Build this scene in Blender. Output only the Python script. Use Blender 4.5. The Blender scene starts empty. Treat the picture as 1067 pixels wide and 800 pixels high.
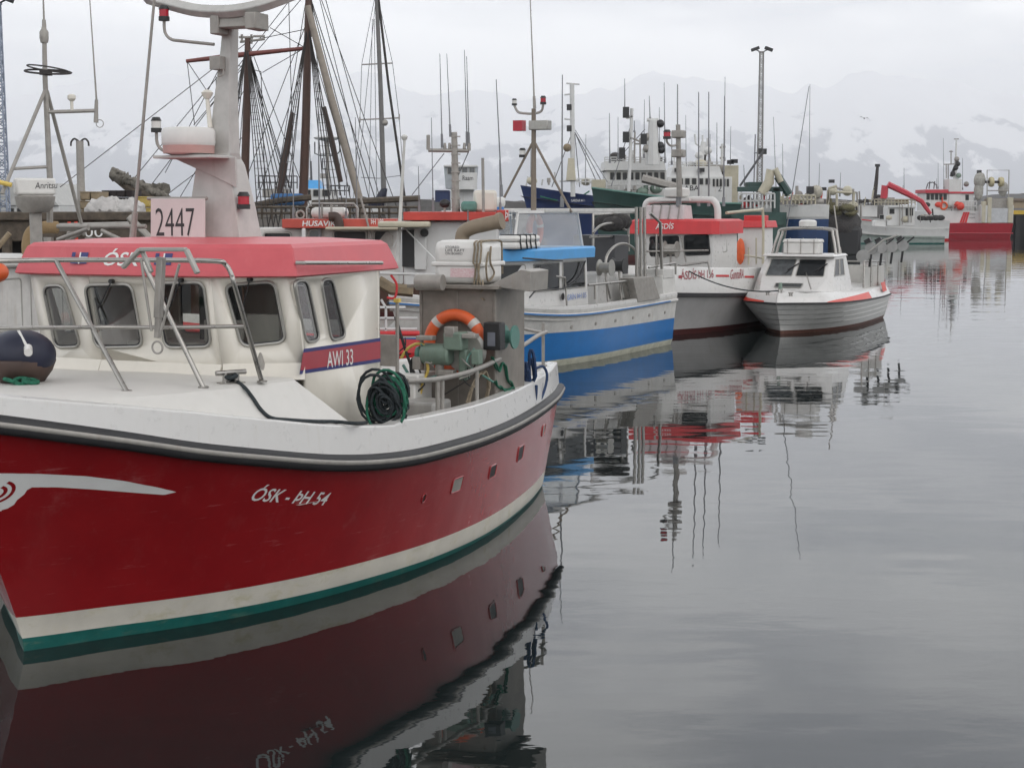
import bpy, math, random
from mathutils import Vector, Matrix, noise
from mathutils.geometry import tessellate_polygon
from mathutils.bvhtree import BVHTree
R = math.radians
PI = math.pi
scene = bpy.context.scene
COL = scene.collection

# ------------------------------------------------------------------ camera
FPX, HZ, CAMH = 1700.0, 217.0, 3.6          # focal length in photo pixels, horizon row, eye height
PITCH = math.atan((400 - HZ) / FPX)
cd = bpy.data.cameras.new('camera')
cam = bpy.data.objects.new('camera', cd)
COL.objects.link(cam)
cam.location = (0, 0, CAMH)
cam.rotation_euler = (PI / 2 - PITCH, 0, 0)
cd.sensor_width = 36.0
cd.lens = FPX / 1067.0 * 36.0
cd.clip_start = 0.1
cd.clip_end = 60000
scene.camera = cam

# ------------------------------------------------------------------ light
SUN_EL, SUN_AZ = R(48), R(140)               # overcast; the brightest sky lies behind the camera to the right
world = bpy.data.worlds.new('World')
scene.world = world
world.use_nodes = True
nt = world.node_tree
for n in list(nt.nodes):
    nt.nodes.remove(n)
N = nt.nodes.new
wo = N('ShaderNodeOutputWorld'); bg = N('ShaderNodeBackground')
sky = N('ShaderNodeTexSky'); sky.sky_type = 'NISHITA'; sky.sun_disc = False
sky.sun_elevation = SUN_EL; sky.sun_rotation = SUN_AZ; sky.air_density = 1.0; sky.dust_density = 3.0
tc = N('ShaderNodeTexCoord'); mp = N('ShaderNodeMapping'); mp.inputs['Scale'].default_value = (1.6, 1.6, 9.0)
nz = N('ShaderNodeTexNoise'); nz.inputs['Scale'].default_value = 2.1; nz.inputs['Detail'].default_value = 7
nz.inputs['Roughness'].default_value = 0.55; nz.inputs['Distortion'].default_value = 0.4
cr = N('ShaderNodeValToRGB')
cr.color_ramp.elements[0].position = 0.40; cr.color_ramp.elements[0].color = (7.6, 7.8, 8.3, 1)
cr.color_ramp.elements[1].position = 0.60; cr.color_ramp.elements[1].color = (12.4, 12.4, 12.4, 1)
mx = N('ShaderNodeMix'); mx.data_type = 'RGBA'; mx.inputs[0].default_value = 0.90
lk = nt.links.new
lk(tc.outputs['Generated'], mp.inputs['Vector']); lk(mp.outputs['Vector'], nz.inputs['Vector'])
lk(nz.outputs['Fac'], cr.inputs['Fac']); lk(sky.outputs['Color'], mx.inputs[6]); lk(cr.outputs['Color'], mx.inputs[7])
# sky dimmed overhead, with a brighter low band added to lift the water reflections
sx = N('ShaderNodeSeparateXYZ'); lk(tc.outputs['Generated'], sx.inputs[0])
gr_ = N('ShaderNodeValToRGB'); el = gr_.color_ramp.elements
el[0].position = 0.0; el[0].color = (1.28, 1.28, 1.28, 1); el[1].position = 1.0; el[1].color = (0.45, 0.45, 0.45, 1)
for p_, c_ in ((0.10, 1.36), (0.25, 1.72), (0.45, 1.98), (0.7, 1.15), (0.88, 0.5)):
    e_ = el.new(p_); e_.color = (c_, c_, c_, 1)
lk(sx.outputs['Z'], gr_.inputs['Fac'])
ml = N('ShaderNodeVectorMath'); lk(mx.outputs[2], ml.inputs[0]); ml.operation = 'MULTIPLY'; lk(gr_.outputs['Color'], ml.inputs[1])
lk(ml.outputs[0], bg.inputs['Color']); bg.inputs['Strength'].default_value = 0.10
lk(bg.outputs[0], wo.inputs['Surface'])
sd = bpy.data.lights.new('sun', 'SUN')
sd.energy = 0.5; sd.angle = R(25); sd.color = (1.0, 0.965, 0.92)
sun = bpy.data.objects.new('sun', sd); COL.objects.link(sun)
_sv = Vector((math.sin(SUN_AZ) * math.cos(SUN_EL), math.cos(SUN_AZ) * math.cos(SUN_EL), math.sin(SUN_EL)))
sun.rotation_euler = _sv.to_track_quat('Z', 'Y').to_euler()
vs = scene.view_settings
vs.view_transform = 'Standard'; vs.look = 'None'; vs.exposure = -0.07; vs.gamma = 1.0; vs.use_curve_mapping = False
scene.cycles.max_bounces = 8
scene.cycles.transparent_max_bounces = 12
scene.cycles.glossy_bounces = 4
scene.cycles.use_denoising = True
scene.cycles.volume_bounces = 3

# ------------------------------------------------------------------ image point -> world point
def ray(u, v):
    x = (u - 533.5) / FPX; y = -(v - 400) / FPX
    c, s = math.cos(PITCH), math.sin(PITCH)
    return Vector((x, c + y * s, -s + y * c))
EYE = Vector((0, 0, CAMH))
def pz(u, v, z):
    r = ray(u, v); return EYE + r * ((z - CAMH) / r.z)
def at(u, v, d):
    r = ray(u, v); return EYE + r * (d / r.y)

# ------------------------------------------------------------------ materials
MATS = {}
def mat(name, col, rough=0.5, metal=0.0, var=0.12, vscale=3.0, col2=None, streak=0.0, streak_col=(0.16, 0.09, 0.045),
        bump=0.0, bscale=40.0, coat=0.0, spec=0.5, emit=None, sscale=(6, 6, 0.5), amount=0.5):
    """procedural paint: blotchy base, optional second colour in patches, optional run-down streaks"""
    if name in MATS: return MATS[name]
    m = bpy.data.materials.new(name); MATS[name] = m; m.use_nodes = True
    t = m.node_tree; b = t.nodes['Principled BSDF']; n = t.nodes.new; l = t.links.new
    b.inputs['Roughness'].default_value = rough; b.inputs['Metallic'].default_value = metal
    b.inputs['Specular IOR Level'].default_value = spec
    b.inputs['Coat Weight'].default_value = coat; b.inputs['Coat Roughness'].default_value = 0.12
    c = n('ShaderNodeTexCoord')
    z1 = n('ShaderNodeTexNoise'); z1.inputs['Scale'].default_value = vscale; z1.inputs['Detail'].default_value = 8
    z1.inputs['Roughness'].default_value = 0.65
    l(c.outputs['Object'], z1.inputs['Vector'])
    r1 = n('ShaderNodeMapRange'); r1.inputs[1].default_value = amount - 0.2; r1.inputs[2].default_value = amount + 0.2
    l(z1.outputs['Fac'], r1.inputs[0])
    k = n('ShaderNodeMix'); k.data_type = 'RGBA'
    a = col2 if col2 else tuple(x * (1 - var * 2.2) for x in col)
    k.inputs[6].default_value = (*a, 1); k.inputs[7].default_value = (*col, 1); l(r1.outputs[0], k.inputs[0])
    out = k.outputs[2]
    if streak > 0:
        mp2 = n('ShaderNodeMapping'); mp2.inputs['Scale'].default_value = sscale; l(c.outputs['Object'], mp2.inputs['Vector'])
        z2 = n('ShaderNodeTexNoise'); z2.inputs['Scale'].default_value = 2.0; z2.inputs['Detail'].default_value = 6
        z2.inputs['Roughness'].default_value = 0.7; l(mp2.outputs[0], z2.inputs['Vector'])
        r2 = n('ShaderNodeMapRange'); r2.inputs[1].default_value = 0.56; r2.inputs[2].default_value = 0.78
        r2.inputs[4].default_value = streak; l(z2.outputs['Fac'], r2.inputs[0])
        k2 = n('ShaderNodeMix'); k2.data_type = 'RGBA'; l(r2.outputs[0], k2.inputs[0]); l(out, k2.inputs[6])
        k2.inputs[7].default_value = (*streak_col, 1); out = k2.outputs[2]
    l(out, b.inputs['Base Color'])
    # uneven gloss
    rr = n('ShaderNodeMapRange'); rr.inputs[3].default_value = max(0.02, rough - 0.1); rr.inputs[4].default_value = min(1, rough + 0.14)
    l(z1.outputs['Fac'], rr.inputs[0]); l(rr.outputs[0], b.inputs['Roughness'])
    if bump > 0:
        z3 = n('ShaderNodeTexNoise'); z3.inputs['Scale'].default_value = bscale; z3.inputs['Detail'].default_value = 5
        l(c.outputs['Object'], z3.inputs['Vector'])
        bp = n('ShaderNodeBump'); bp.inputs['Strength'].default_value = bump; bp.inputs['Distance'].default_value = 0.02
        l(z3.outputs['Fac'], bp.inputs['Height']); l(bp.outputs[0], b.inputs['Normal'])
    if emit:
        b.inputs['Emission Color'].default_value = (*col, 1); b.inputs['Emission Strength'].default_value = emit
    return m
def glass(name, tint=0.75, gloss=0.05, refl=0.28):
    if name in MATS: return MATS[name]
    m = bpy.data.materials.new(name); MATS[name] = m; m.use_nodes = True
    t = m.node_tree; n = t.nodes.new; l = t.links.new
    for q in list(t.nodes): t.nodes.remove(q)
    o = n('ShaderNodeOutputMaterial'); tr = n('ShaderNodeBsdfTransparent'); tr.inputs[0].default_value = (tint, tint * 1.02, tint * 1.0, 1)
    g = n('ShaderNodeBsdfGlossy'); g.inputs['Roughness'].default_value = gloss
    f = n('ShaderNodeFresnel'); f.inputs[0].default_value = 1.6
    ad = n('ShaderNodeMath'); ad.operation = 'MULTIPLY_ADD'; ad.inputs[1].default_value = refl; ad.inputs[2].default_value = 0.02
    l(f.outputs[0], ad.inputs[0])
    x = n('ShaderNodeMixShader'); l(ad.outputs[0], x.inputs[0]); l(tr.outputs[0], x.inputs[1]); l(g.outputs[0], x.inputs[2]); l(x.outputs[0], o.inputs[0])
    return m

WHITE = mat('white_gelcoat', (0.60, 0.59, 0.57), 0.28, var=0.025, vscale=8.0, streak=0.26, streak_col=(0.42, 0.37, 0.28), coat=0.2, sscale=(11, 11, .5))
CREAM = mat('aged_cream_gelcoat', (0.66, 0.625, 0.55), 0.3, var=0.025, vscale=9, streak=0.22, streak_col=(0.44, 0.37, 0.27), coat=0.15, sscale=(13, 13, .45))
DIRTYWHITE = mat('weathered_white_paint', (0.60, 0.59, 0.56), 0.5, var=0.1, vscale=4, streak=0.45, streak_col=(0.33, 0.25, 0.16))
RED = mat('red_hull_paint', (0.27, 0.009, 0.012), 0.2, var=0.05, vscale=1.6, col2=(0.215, 0.006, 0.009), coat=0.35, streak=0.10, streak_col=(0.42, 0.17, 0.16), sscale=(2.2, 2.2, 0.9))
def bleach(m, x0, x1, col):
    """sun bleached and scuffed paint towards one end of the boat"""
    t = m.node_tree; b = t.nodes['Principled BSDF']; n = t.nodes.new; l = t.links.new; src = b.inputs['Base Color'].links[0].from_socket
    c = n('ShaderNodeTexCoord'); s = n('ShaderNodeSeparateXYZ'); l(c.outputs['Object'], s.inputs[0])
    r = n('ShaderNodeMapRange'); r.inputs[1].default_value = x0; r.inputs[2].default_value = x1; l(s.outputs['X'], r.inputs[0])
    mp_ = n('ShaderNodeMapping'); mp_.inputs['Scale'].default_value = (2.2, 2.2, .6); l(c.outputs['Object'], mp_.inputs[0])
    q = n('ShaderNodeTexNoise'); q.inputs['Scale'].default_value = 1.8; q.inputs['Detail'].default_value = 7; q.inputs['Roughness'].default_value = .7; l(mp_.outputs[0], q.inputs['Vector'])
    r2 = n('ShaderNodeMapRange'); r2.inputs[1].default_value = .35; r2.inputs[2].default_value = .7; r2.inputs[3].default_value = .25; l(q.outputs['Fac'], r2.inputs[0])
    mu = n('ShaderNodeMath'); mu.operation = 'MULTIPLY'; l(r.outputs[0], mu.inputs[0]); l(r2.outputs[0], mu.inputs[1])
    k = n('ShaderNodeMix'); k.data_type = 'RGBA'; l(mu.outputs[0], k.inputs[0]); l(src, k.inputs[6]); k.inputs[7].default_value = (*col, 1); l(k.outputs[2], b.inputs['Base Color'])
def scuff(m, col, scale, lo, hi, amount):
    t = m.node_tree; b = t.nodes['Principled BSDF']; n = t.nodes.new; l = t.links.new; src = b.inputs['Base Color'].links[0].from_socket
    c = n('ShaderNodeTexCoord'); mp_ = n('ShaderNodeMapping'); mp_.inputs['Scale'].default_value = scale; l(c.outputs['Object'], mp_.inputs[0])
    q = n('ShaderNodeTexNoise'); q.inputs['Scale'].default_value = 1.0; q.inputs['Detail'].default_value = 9; q.inputs['Roughness'].default_value = .72; l(mp_.outputs[0], q.inputs['Vector'])
    r = n('ShaderNodeMapRange'); r.inputs[1].default_value = lo; r.inputs[2].default_value = hi; r.inputs[4].default_value = amount; l(q.outputs['Fac'], r.inputs[0])
    k = n('ShaderNodeMix'); k.data_type = 'RGBA'; l(r.outputs[0], k.inputs[0]); l(src, k.inputs[6]); k.inputs[7].default_value = (*col, 1); l(k.outputs[2], b.inputs['Base Color'])
scuff(RED, (.48, .22, .22), (1.6, 1.6, 16), .60, .72, .45); scuff(RED, (.36, .13, .13), (1.1, 1.1, 1.1), .58, .75, .4); scuff(RED, (.10, .03, .025), (9, 9, .6), .64, .76, .5)
bleach(RED, 1.8, -4.5, (0.44, 0.10, 0.10))
PINKRED = mat('sun_bleached_red_gelcoat', (0.56, 0.095, 0.11), 0.42, var=0.05, vscale=3.2, col2=(0.48, 0.07, 0.085), bump=0.08, bscale=160, streak=.18, streak_col=(.62, .24, .24), sscale=(5, 5, 1.2))
BRIGHTRED = mat('bright_red_paint', (0.58, 0.03, 0.035), 0.4, var=0.1)
GREENAF = mat('green_antifouling', (0.008, 0.115, 0.10), 0.45, var=0.15, vscale=8, streak=0.2, streak_col=(0.10, 0.16, 0.13), sscale=(3, 3, 3))
BOOTWHITE = mat('stained_white_boot_stripe', (0.58, 0.55, 0.48), 0.4, var=0.08, vscale=3, streak=0.4, streak_col=(0.50, 0.43, 0.24), sscale=(2, 2, 1.4))
RUBBER = mat('black_rubber', (0.022, 0.022, 0.024), 0.55, var=0.2, vscale=12, bump=0.1)
ALU = mat('dull_aluminium', (0.40, 0.39, 0.36), 0.45, 0.75, var=0.1, vscale=9)
STEEL = mat('stainless_tube', (0.37, 0.355, 0.33), 0.28, 0.9, var=0.08, vscale=14)
GALV = mat('weathered_galvanised_steel', (0.37, 0.35, 0.32), 0.55, 0.35, var=0.14, vscale=7, streak=0.35, streak_col=(0.24, 0.17, 0.11))
HOUSING = mat('brownish_steel_plate', (0.27, 0.245, 0.215), 0.5, 0.25, var=0.16, vscale=5, streak=0.4, streak_col=(0.17, 0.13, 0.09), sscale=(7, 7, .5))
MASTGREY = mat('mast_grey_paint', (0.50, 0.49, 0.465), 0.5, 0.0, var=0.1, vscale=5, streak=0.4, streak_col=(0.29, 0.26, 0.21))
TINT = mat('dark_window_glass', (0.02, 0.023, 0.025), 0.05, 0, var=0.3, vscale=2.0, spec=0.3)
TINT2 = mat('grey_window_glass', (0.10, 0.11, 0.115), 0.08, 0, var=0.3, vscale=3.0, spec=0.7)
DARKCLEAR = glass('dark_side_window_glass', 0.30, 0.04, 0.10)  # for the side panes: tinted darker and reflecting less than the front ones
CLEAR = glass('clear_window_glass', 0.80)
BLACK = mat('black_plastic', (0.02, 0.02, 0.021), 0.45, var=0.2)
BLACKPAINT = mat('black_lettering', (0.03, 0.03, 0.032), 0.5)
WHITEPLAS = mat('white_plastic', (0.67, 0.66, 0.63), 0.4, var=0.05, vscale=5, streak=0.15, streak_col=(0.4, 0.36, 0.28))
LETTERWHITE = mat('white_lettering', (0.72, 0.72, 0.70), 0.4, var=0.05)
NAVY = mat('navy_lettering', (0.03, 0.035, 0.16), 0.45)
BANDRED = mat('faded_red_band', (0.36, 0.045, 0.06), 0.4, var=0.08, vscale=6)
ORANGE = mat('orange_plastic', (0.72, 0.12, 0.03), 0.5, var=0.12, vscale=6, streak=0.15, streak_col=(0.35, 0.1, 0.05))
REDLENS = mat('red_lens', (0.42, 0.012, 0.03), 0.2, var=0.1)
BLUELENS = mat('blue_lens', (0.03, 0.06, 0.45), 0.2)
GREENMACH = mat('grey_green_machine_paint', (0.18, 0.25, 0.20), 0.45, var=0.12, vscale=9, streak=0.3)
HYD = mat('sea_green_paint', (0.10, 0.24, 0.20), 0.45, var=0.12, vscale=9, streak=0.2)
YELLOW = mat('yellow_rubber', (0.72, 0.52, 0.12), 0.5, var=0.1)
ROPEDARK = mat('dark_blue_grey_rope', (0.035, 0.045, 0.05), 0.85, var=0.25, vscale=30, bump=0.6, bscale=90)
ROPEBLUE = mat('blue_rope', (0.03, 0.065, 0.16), 0.85, var=0.25, vscale=30, bump=0.6, bscale=90)
ROPEGREEN = mat('green_rope', (0.02, 0.17, 0.10), 0.85, var=0.25, vscale=30, bump=0.6, bscale=90)
ROPETAN = mat('tan_rope', (0.33, 0.27, 0.19), 0.85, var=0.25, vscale=30, bump=0.6, bscale=90)
WIRE = mat('stay_wire', (0.10, 0.10, 0.105), 0.5, 0.3)
WIREPALE = mat('pale_stay_wire', (0.22, 0.225, 0.235), 0.5, 0.3)
RIGDARK = mat('tarred_rigging', (0.045, 0.04, 0.038), 0.8)
MASTWOOD = mat('varnished_dark_mast_wood', (0.085, 0.040, 0.026), 0.45, var=0.15, vscale=3, streak=0.3, streak_col=(0.15, 0.09, 0.06))
MASTTAN = mat('weathered_spar_wood', (0.30, 0.26, 0.215), 0.6, var=0.15, vscale=4)
REDSPAR = mat('red_brown_spar', (0.20, 0.06, 0.05), 0.55, var=0.15)
BLUEHULL = mat('blue_hull_paint', (0.010, 0.16, 0.46), 0.3, var=0.1, vscale=2.0, coat=0.2, streak=0.16, streak_col=(0.06, 0.22, 0.40))
SKYBLUE = mat('sky_blue_paint', (0.09, 0.36, 0.72), 0.4, var=0.08, vscale=3)
SLIME = mat('weedy_bottom_paint', (0.50, 0.50, 0.40), 0.55, var=0.15, vscale=5, streak=0.6, streak_col=(0.22, 0.24, 0.14), sscale=(2, 2, 2))
GREYHULL = mat('pale_grey_hull', (0.46, 0.45, 0.44), 0.35, var=0.07, vscale=2, streak=0.25, streak_col=(0.30, 0.26, 0.21), coat=0.15)
DARKRED = mat('dark_red_antifouling', (0.085, 0.02, 0.018), 0.5, var=0.2, vscale=5)
ORANGERED = mat('orange_red_stripe', (0.66, 0.055, 0.03), 0.4, var=0.08)
NAVYHULL = mat('navy_ship_paint', (0.016, 0.035, 0.12), 0.4, var=0.12, vscale=1)
GREENHULL = mat('dark_green_ship_paint', (0.022, 0.062, 0.054), 0.45, var=0.15, vscale=1, streak=0.3)
SHIPWHITE = mat('ship_white_paint', (0.60, 0.60, 0.585), 0.45, var=0.06, vscale=1.2, streak=0.35, streak_col=(0.36, 0.30, 0.22), sscale=(3, 3, 0.3))
BEIGE = mat('beige_ship_paint', (0.50, 0.46, 0.35), 0.5, var=0.1, vscale=1.5, streak=0.4)
TIMBER = mat('old_quay_timber', (0.12, 0.095, 0.07), 0.8, var=0.3, vscale=6, bump=0.4, bscale=12)
PALETIMBER = mat('pale_timber', (0.30, 0.235, 0.15), 0.75, var=0.2, vscale=5)
CONC = mat('quay_concrete', (0.24, 0.23, 0.215), 0.85, var=0.2, vscale=1.5, streak=0.4, streak_col=(0.08, 0.075, 0.06), bump=0.3, bscale=6)
DARKTYRE = mat('tyre_rubber', (0.018, 0.018, 0.02), 0.7, var=0.3, vscale=8)
NETS = mat('piled_black_net', (0.022, 0.021, 0.024), 0.95, col2=(0.07, 0.065, 0.06), vscale=9, bump=1.0, bscale=14)
KHAKI = mat('khaki_net', (0.17, 0.155, 0.08), 0.95, var=0.3, vscale=9, bump=1.0, bscale=14)
YELLOWQ = mat('yellow_kerb_paint', (0.62, 0.42, 0.05), 0.6, var=0.15)
BUFF = mat('buff_quay_wall', (0.36, 0.285, 0.19), 0.8, var=0.15, vscale=1)
CRANERED = mat('crane_red_paint', (0.50, 0.03, 0.05), 0.45, var=0.1)
ROCK = mat('dark_rock', (0.09, 0.085, 0.08), 0.9, var=0.3, vscale=0.2, bump=0.6, bscale=1)
INTERIOR = mat('cabin_lining', (0.33, 0.31, 0.28), 0.7, var=0.1)
DARKBLUEFAB = mat('dark_blue_vinyl', (0.010, 0.013, 0.036), 0.5, var=0.2)
BROWNVINYL = mat('brown_cover', (0.075, 0.045, 0.035), 0.6, var=0.2)
BIRDGREY = mat('gull_plumage', (0.25, 0.25, 0.26), 0.8)

scuff(BOOTWHITE, (.36, .33, .17), (2.5, 2.5, 5), .54, .68, .6); scuff(GREENAF, (.12, .17, .12), (3, 3, 10), .56, .68, .5)
scuff(WHITE, (.36, .29, .18), (18, 18, .9), .66, .76, .5); scuff(WHITE, (.30, .28, .25), (1.3, 1.3, 7), .66, .76, .35); scuff(DIRTYWHITE, (.30, .19, .10), (10, 10, .6), .62, .74, .6); scuff(BLUEHULL, (.20, .30, .40), (2, 2, 12), .60, .72, .4); scuff(BLUEHULL, (.16, .12, .09), (8, 8, .5), .64, .75, .5); scuff(GREYHULL, (.28, .24, .19), (3, 3, .8), .58, .72, .5)
scuff(SHIPWHITE, (.34, .22, .12), (4, 4, .25), .62, .72, .6)

# ------------------------------------------------------------------ mesh builder
class M:
    def __init__(s): s.v = []; s.f = []; s.i = []; s.mi = 0
    def add(s, vs, fs, mi=None):
        o = len(s.v); s.v += [tuple(p) for p in vs]; s.f += [tuple(o + k for k in f) for f in fs]
        s.i += [s.mi if mi is None else mi] * len(fs); return s
    def box(s, c, d, rz=0, ry=0, rx=0, taper=1.0, mi=None):
        x, y, z = d[0] / 2, d[1] / 2, d[2] / 2
        q = [(-x, -y, -z), (x, -y, -z), (x, y, -z), (-x, y, -z), (-x * taper, -y * taper, z), (x * taper, -y * taper, z), (x * taper, y * taper, z), (-x * taper, y * taper, z)]
        m = Matrix.Translation(c) @ Matrix.Rotation(rz, 4, 'Z') @ Matrix.Rotation(ry, 4, 'Y') @ Matrix.Rotation(rx, 4, 'X')
        return s.add([m @ Vector(p) for p in q], [(3, 2, 1, 0), (4, 5, 6, 7), (0, 1, 5, 4), (1, 2, 6, 5), (2, 3, 7, 6), (3, 0, 4, 7)], mi)
    def hexa(s, p8, mi=None):      # bottom 4 ccw, top 4 ccw
        return s.add(p8, [(3, 2, 1, 0), (4, 5, 6, 7), (0, 1, 5, 4), (1, 2, 6, 5), (2, 3, 7, 6), (3, 0, 4, 7)], mi)
    def tube(s, pts, r, n=8, closed=False, cap=True, mi=None):
        pts = [Vector(p) for p in pts]; k = len(pts)
        rs = r if isinstance(r, (list, tuple)) else [r] * k
        up = None; rings = []
        for j in range(k):
            if closed: d = pts[(j + 1) % k] - pts[j - 1]
            else: d = pts[min(j + 1, k - 1)] - pts[max(j - 1, 0)]
            if d.length < 1e-9: d = Vector((0, 0, 1))
            d.normalize()
            if up is None:
                up = Vector((0, 0, 1)) if abs(d.z) < 0.9 else Vector((1, 0, 0))
            a = (up - d * up.dot(d))
            if a.length < 1e-6: a = d.orthogonal()
            a.normalize(); b = d.cross(a); up = a
            rings.append([pts[j] + (a * math.cos(2 * PI * t / n) + b * math.sin(2 * PI * t / n)) * rs[j] for t in range(n)])
        vs = [p for q in rings for p in q]; fs = []
        for j in range(k if closed else k - 1):
            j2 = (j + 1) % k
            for t in range(n):
                t2 = (t + 1) % n; fs.append((j * n + t, j * n + t2, j2 * n + t2, j2 * n + t))
        if cap and not closed:
            fs.append(tuple(range(n))[::-1]); fs.append(tuple((k - 1) * n + t for t in range(n)))
        return s.add(vs, fs, mi)
    def cyl(s, p, q, r, r2=None, n=12, mi=None): return s.tube([p, q], [r, r if r2 is None else r2], n, mi=mi)
    def bar(s, p, q, w, h, mi=None):             # rectangular beam, w sideways, h vertical-ish
        p = Vector(p); q = Vector(q); d = (q - p).normalized()
        a = d.cross(Vector((0, 0, 1)))
        if a.length < 1e-3: a = Vector((1, 0, 0))
        a.normalize(); b = a.cross(d).normalized(); a *= w / 2; b *= h / 2
        return s.hexa([p - a - b, p + a - b, q + a - b, q - a - b, p - a + b, p + a + b, q + a + b, q - a + b], mi)
    def lathe(s, prof, o=(0, 0, 0), n=24, axis='Z', mi=None):
        vs = []; fs = []; k = len(prof)
        for t in range(n):
            c, sn = math.cos(2 * PI * t / n), math.sin(2 * PI * t / n)
            for r, z in prof:
                p = (r * c, r * sn, z)
                if axis == 'X': p = (z, r * c, r * sn)
                if axis == 'Y': p = (r * sn, z, r * c)
                vs.append((o[0] + p[0], o[1] + p[1], o[2] + p[2]))
        for t in range(n):
            t2 = (t + 1) % n
            for j in range(k - 1): fs.append((t * k + j, t2 * k + j, t2 * k + j + 1, t * k + j + 1))
        if prof[0][0] > 1e-6: fs.append(tuple(t * k for t in range(n))[::-1])
        if prof[-1][0] > 1e-6: fs.append(tuple(t * k + k - 1 for t in range(n)))
        return s.add(vs, fs, mi)
    def torus(s, c, R_, r, n=32, m=12, ax=(1, 0, 0), mi=None):
        ax = Vector(ax).normalized(); a = ax.orthogonal().normalized(); b = ax.cross(a); c = Vector(c)
        return s.tube([c + (a * math.cos(2 * PI * t / n) + b * math.sin(2 * PI * t / n)) * R_ for t in range(n)], r, m, closed=True, mi=mi)
    def grid(s, rows, mi=None, mirow=None):      # rows of equal-length point lists
        n = len(rows[0]); vs = [p for r in rows for p in r]; o = len(s.v); s.v += [tuple(p) for p in vs]
        for j in range(len(rows) - 1):
            for t in range(n - 1):
                s.f.append((o + j * n + t, o + j * n + t + 1, o + (j + 1) * n + t + 1, o + (j + 1) * n + t))
                s.i.append(mirow[j] if mirow else (s.mi if mi is None else mi))
        return s
    def poly(s, pts, mi=None): return s.add(pts, [tuple(range(len(pts)))], mi)
    def panel(s, outer, holes=(), mi=None):      # flat 3-D polygon with holes
        loops = [[Vector(p) for p in outer]] + [[Vector(p) for p in h] for h in holes]
        tris = tessellate_polygon(loops); vs = [p for l in loops for p in l]
        nrm = Vector((0, 0, 0)); L = loops[0]
        for j in range(len(L)): nrm += L[j].cross(L[(j + 1) % len(L)])
        fs = []
        for t in tris:
            a, b, c = (vs[k] for k in t)
            fs.append(t if (b - a).cross(c - a).dot(nrm) > 0 else t[::-1])
        return s.add(vs, fs, mi)
    def prism(s, pts, d, mi=None):               # polygon pts extruded by vector d
        n = len(pts); d = Vector(d); q = [Vector(p) for p in pts]
        return s.add(q + [p + d for p in q], [tuple(range(n))[::-1], tuple(range(n, 2 * n))] + [(j, (j + 1) % n, n + (j + 1) % n, n + j) for j in range(n)], mi)
    def ball(s, c, r, n=14, m=9, sc=(1, 1, 1), mi=None):
        prof = [(math.sin(PI * j / m) * r * 1.0, -math.cos(PI * j / m) * r) for j in range(m + 1)]
        o = len(s.v); s.lathe([(max(a, 1e-7), b) for a, b in prof], (0, 0, 0), n, mi=mi)
        for k in range(o, len(s.v)):
            p = s.v[k]; s.v[k] = (c[0] + p[0] * sc[0], c[1] + p[1] * sc[1], c[2] + p[2] * sc[2])
        return s
    def build(s, name, mats, parent=None, label=None, smooth=35, bevel=0, off=(0, 0, 0), solid=0):
        me = bpy.data.meshes.new(name)
        me.from_pydata([(p[0] + off[0], p[1] + off[1], p[2] + off[2]) for p in s.v], [], s.f)
        if not isinstance(mats, (list, tuple)): mats = [mats]
        for m_ in mats: me.materials.append(m_)
        me.polygons.foreach_set('material_index', s.i)
        me.update()
        if smooth:
            me.shade_smooth(); me.set_sharp_from_angle(angle=R(smooth))
        o = bpy.data.objects.new(name, me); COL.objects.link(o)
        if parent: o.parent = parent
        if label: o['label'] = label
        if solid:
            d = o.modifiers.new('solid', 'SOLIDIFY'); d.thickness = solid; d.offset = -1
        if bevel:
            d = o.modifiers.new('bevel', 'BEVEL'); d.width = bevel; d.segments = 2; d.limit_method = 'ANGLE'; d.angle_limit = R(40)
        return o
def thing(name, label, cat, loc=(0, 0, 0), rz=0, group=None):
    o = bpy.data.objects.new(name, None); COL.objects.link(o); o.empty_display_size = 0.3
    o.location = loc; o.rotation_euler = (0, 0, rz); o['label'] = label; o['category'] = cat
    if group: o['group'] = group
    return o
def tag(o, label, cat, group=None, kind=None):
    o['label'] = label; o['category'] = cat
    if group: o['group'] = group
    if kind: o['kind'] = kind
    return o
def struct(o, label=None, kind='structure'):
    o['kind'] = kind
    if label: o['label'] = label; 
    return o
def curve(pts, n=8, closed=False):               # Catmull-Rom through points
    P = [Vector(p) for p in pts]; k = len(P); out = []
    g = (lambda j: P[j % k]) if closed else (lambda j: P[min(max(j, 0), k - 1)])
    for j in range(k if closed else k - 1):
        a, b, c, d = g(j - 1), g(j), g(j + 1), g(j + 2)
        for t in range(n):
            t /= n
            out.append(0.5 * ((2 * b) + (c - a) * t + (2 * a - 5 * b + 4 * c - d) * t * t + (3 * b - a - 3 * c + d) * t ** 3))
    if not closed: out.append(P[-1])
    return out
def lerp(x, xs, ys):
    if x <= xs[0]: return ys[0]
    for j in range(1, len(xs)):
        if x <= xs[j]:
            t = (x - xs[j - 1]) / (xs[j] - xs[j - 1]); return ys[j - 1] + (ys[j] - ys[j - 1]) * t
    return ys[-1]
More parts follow.
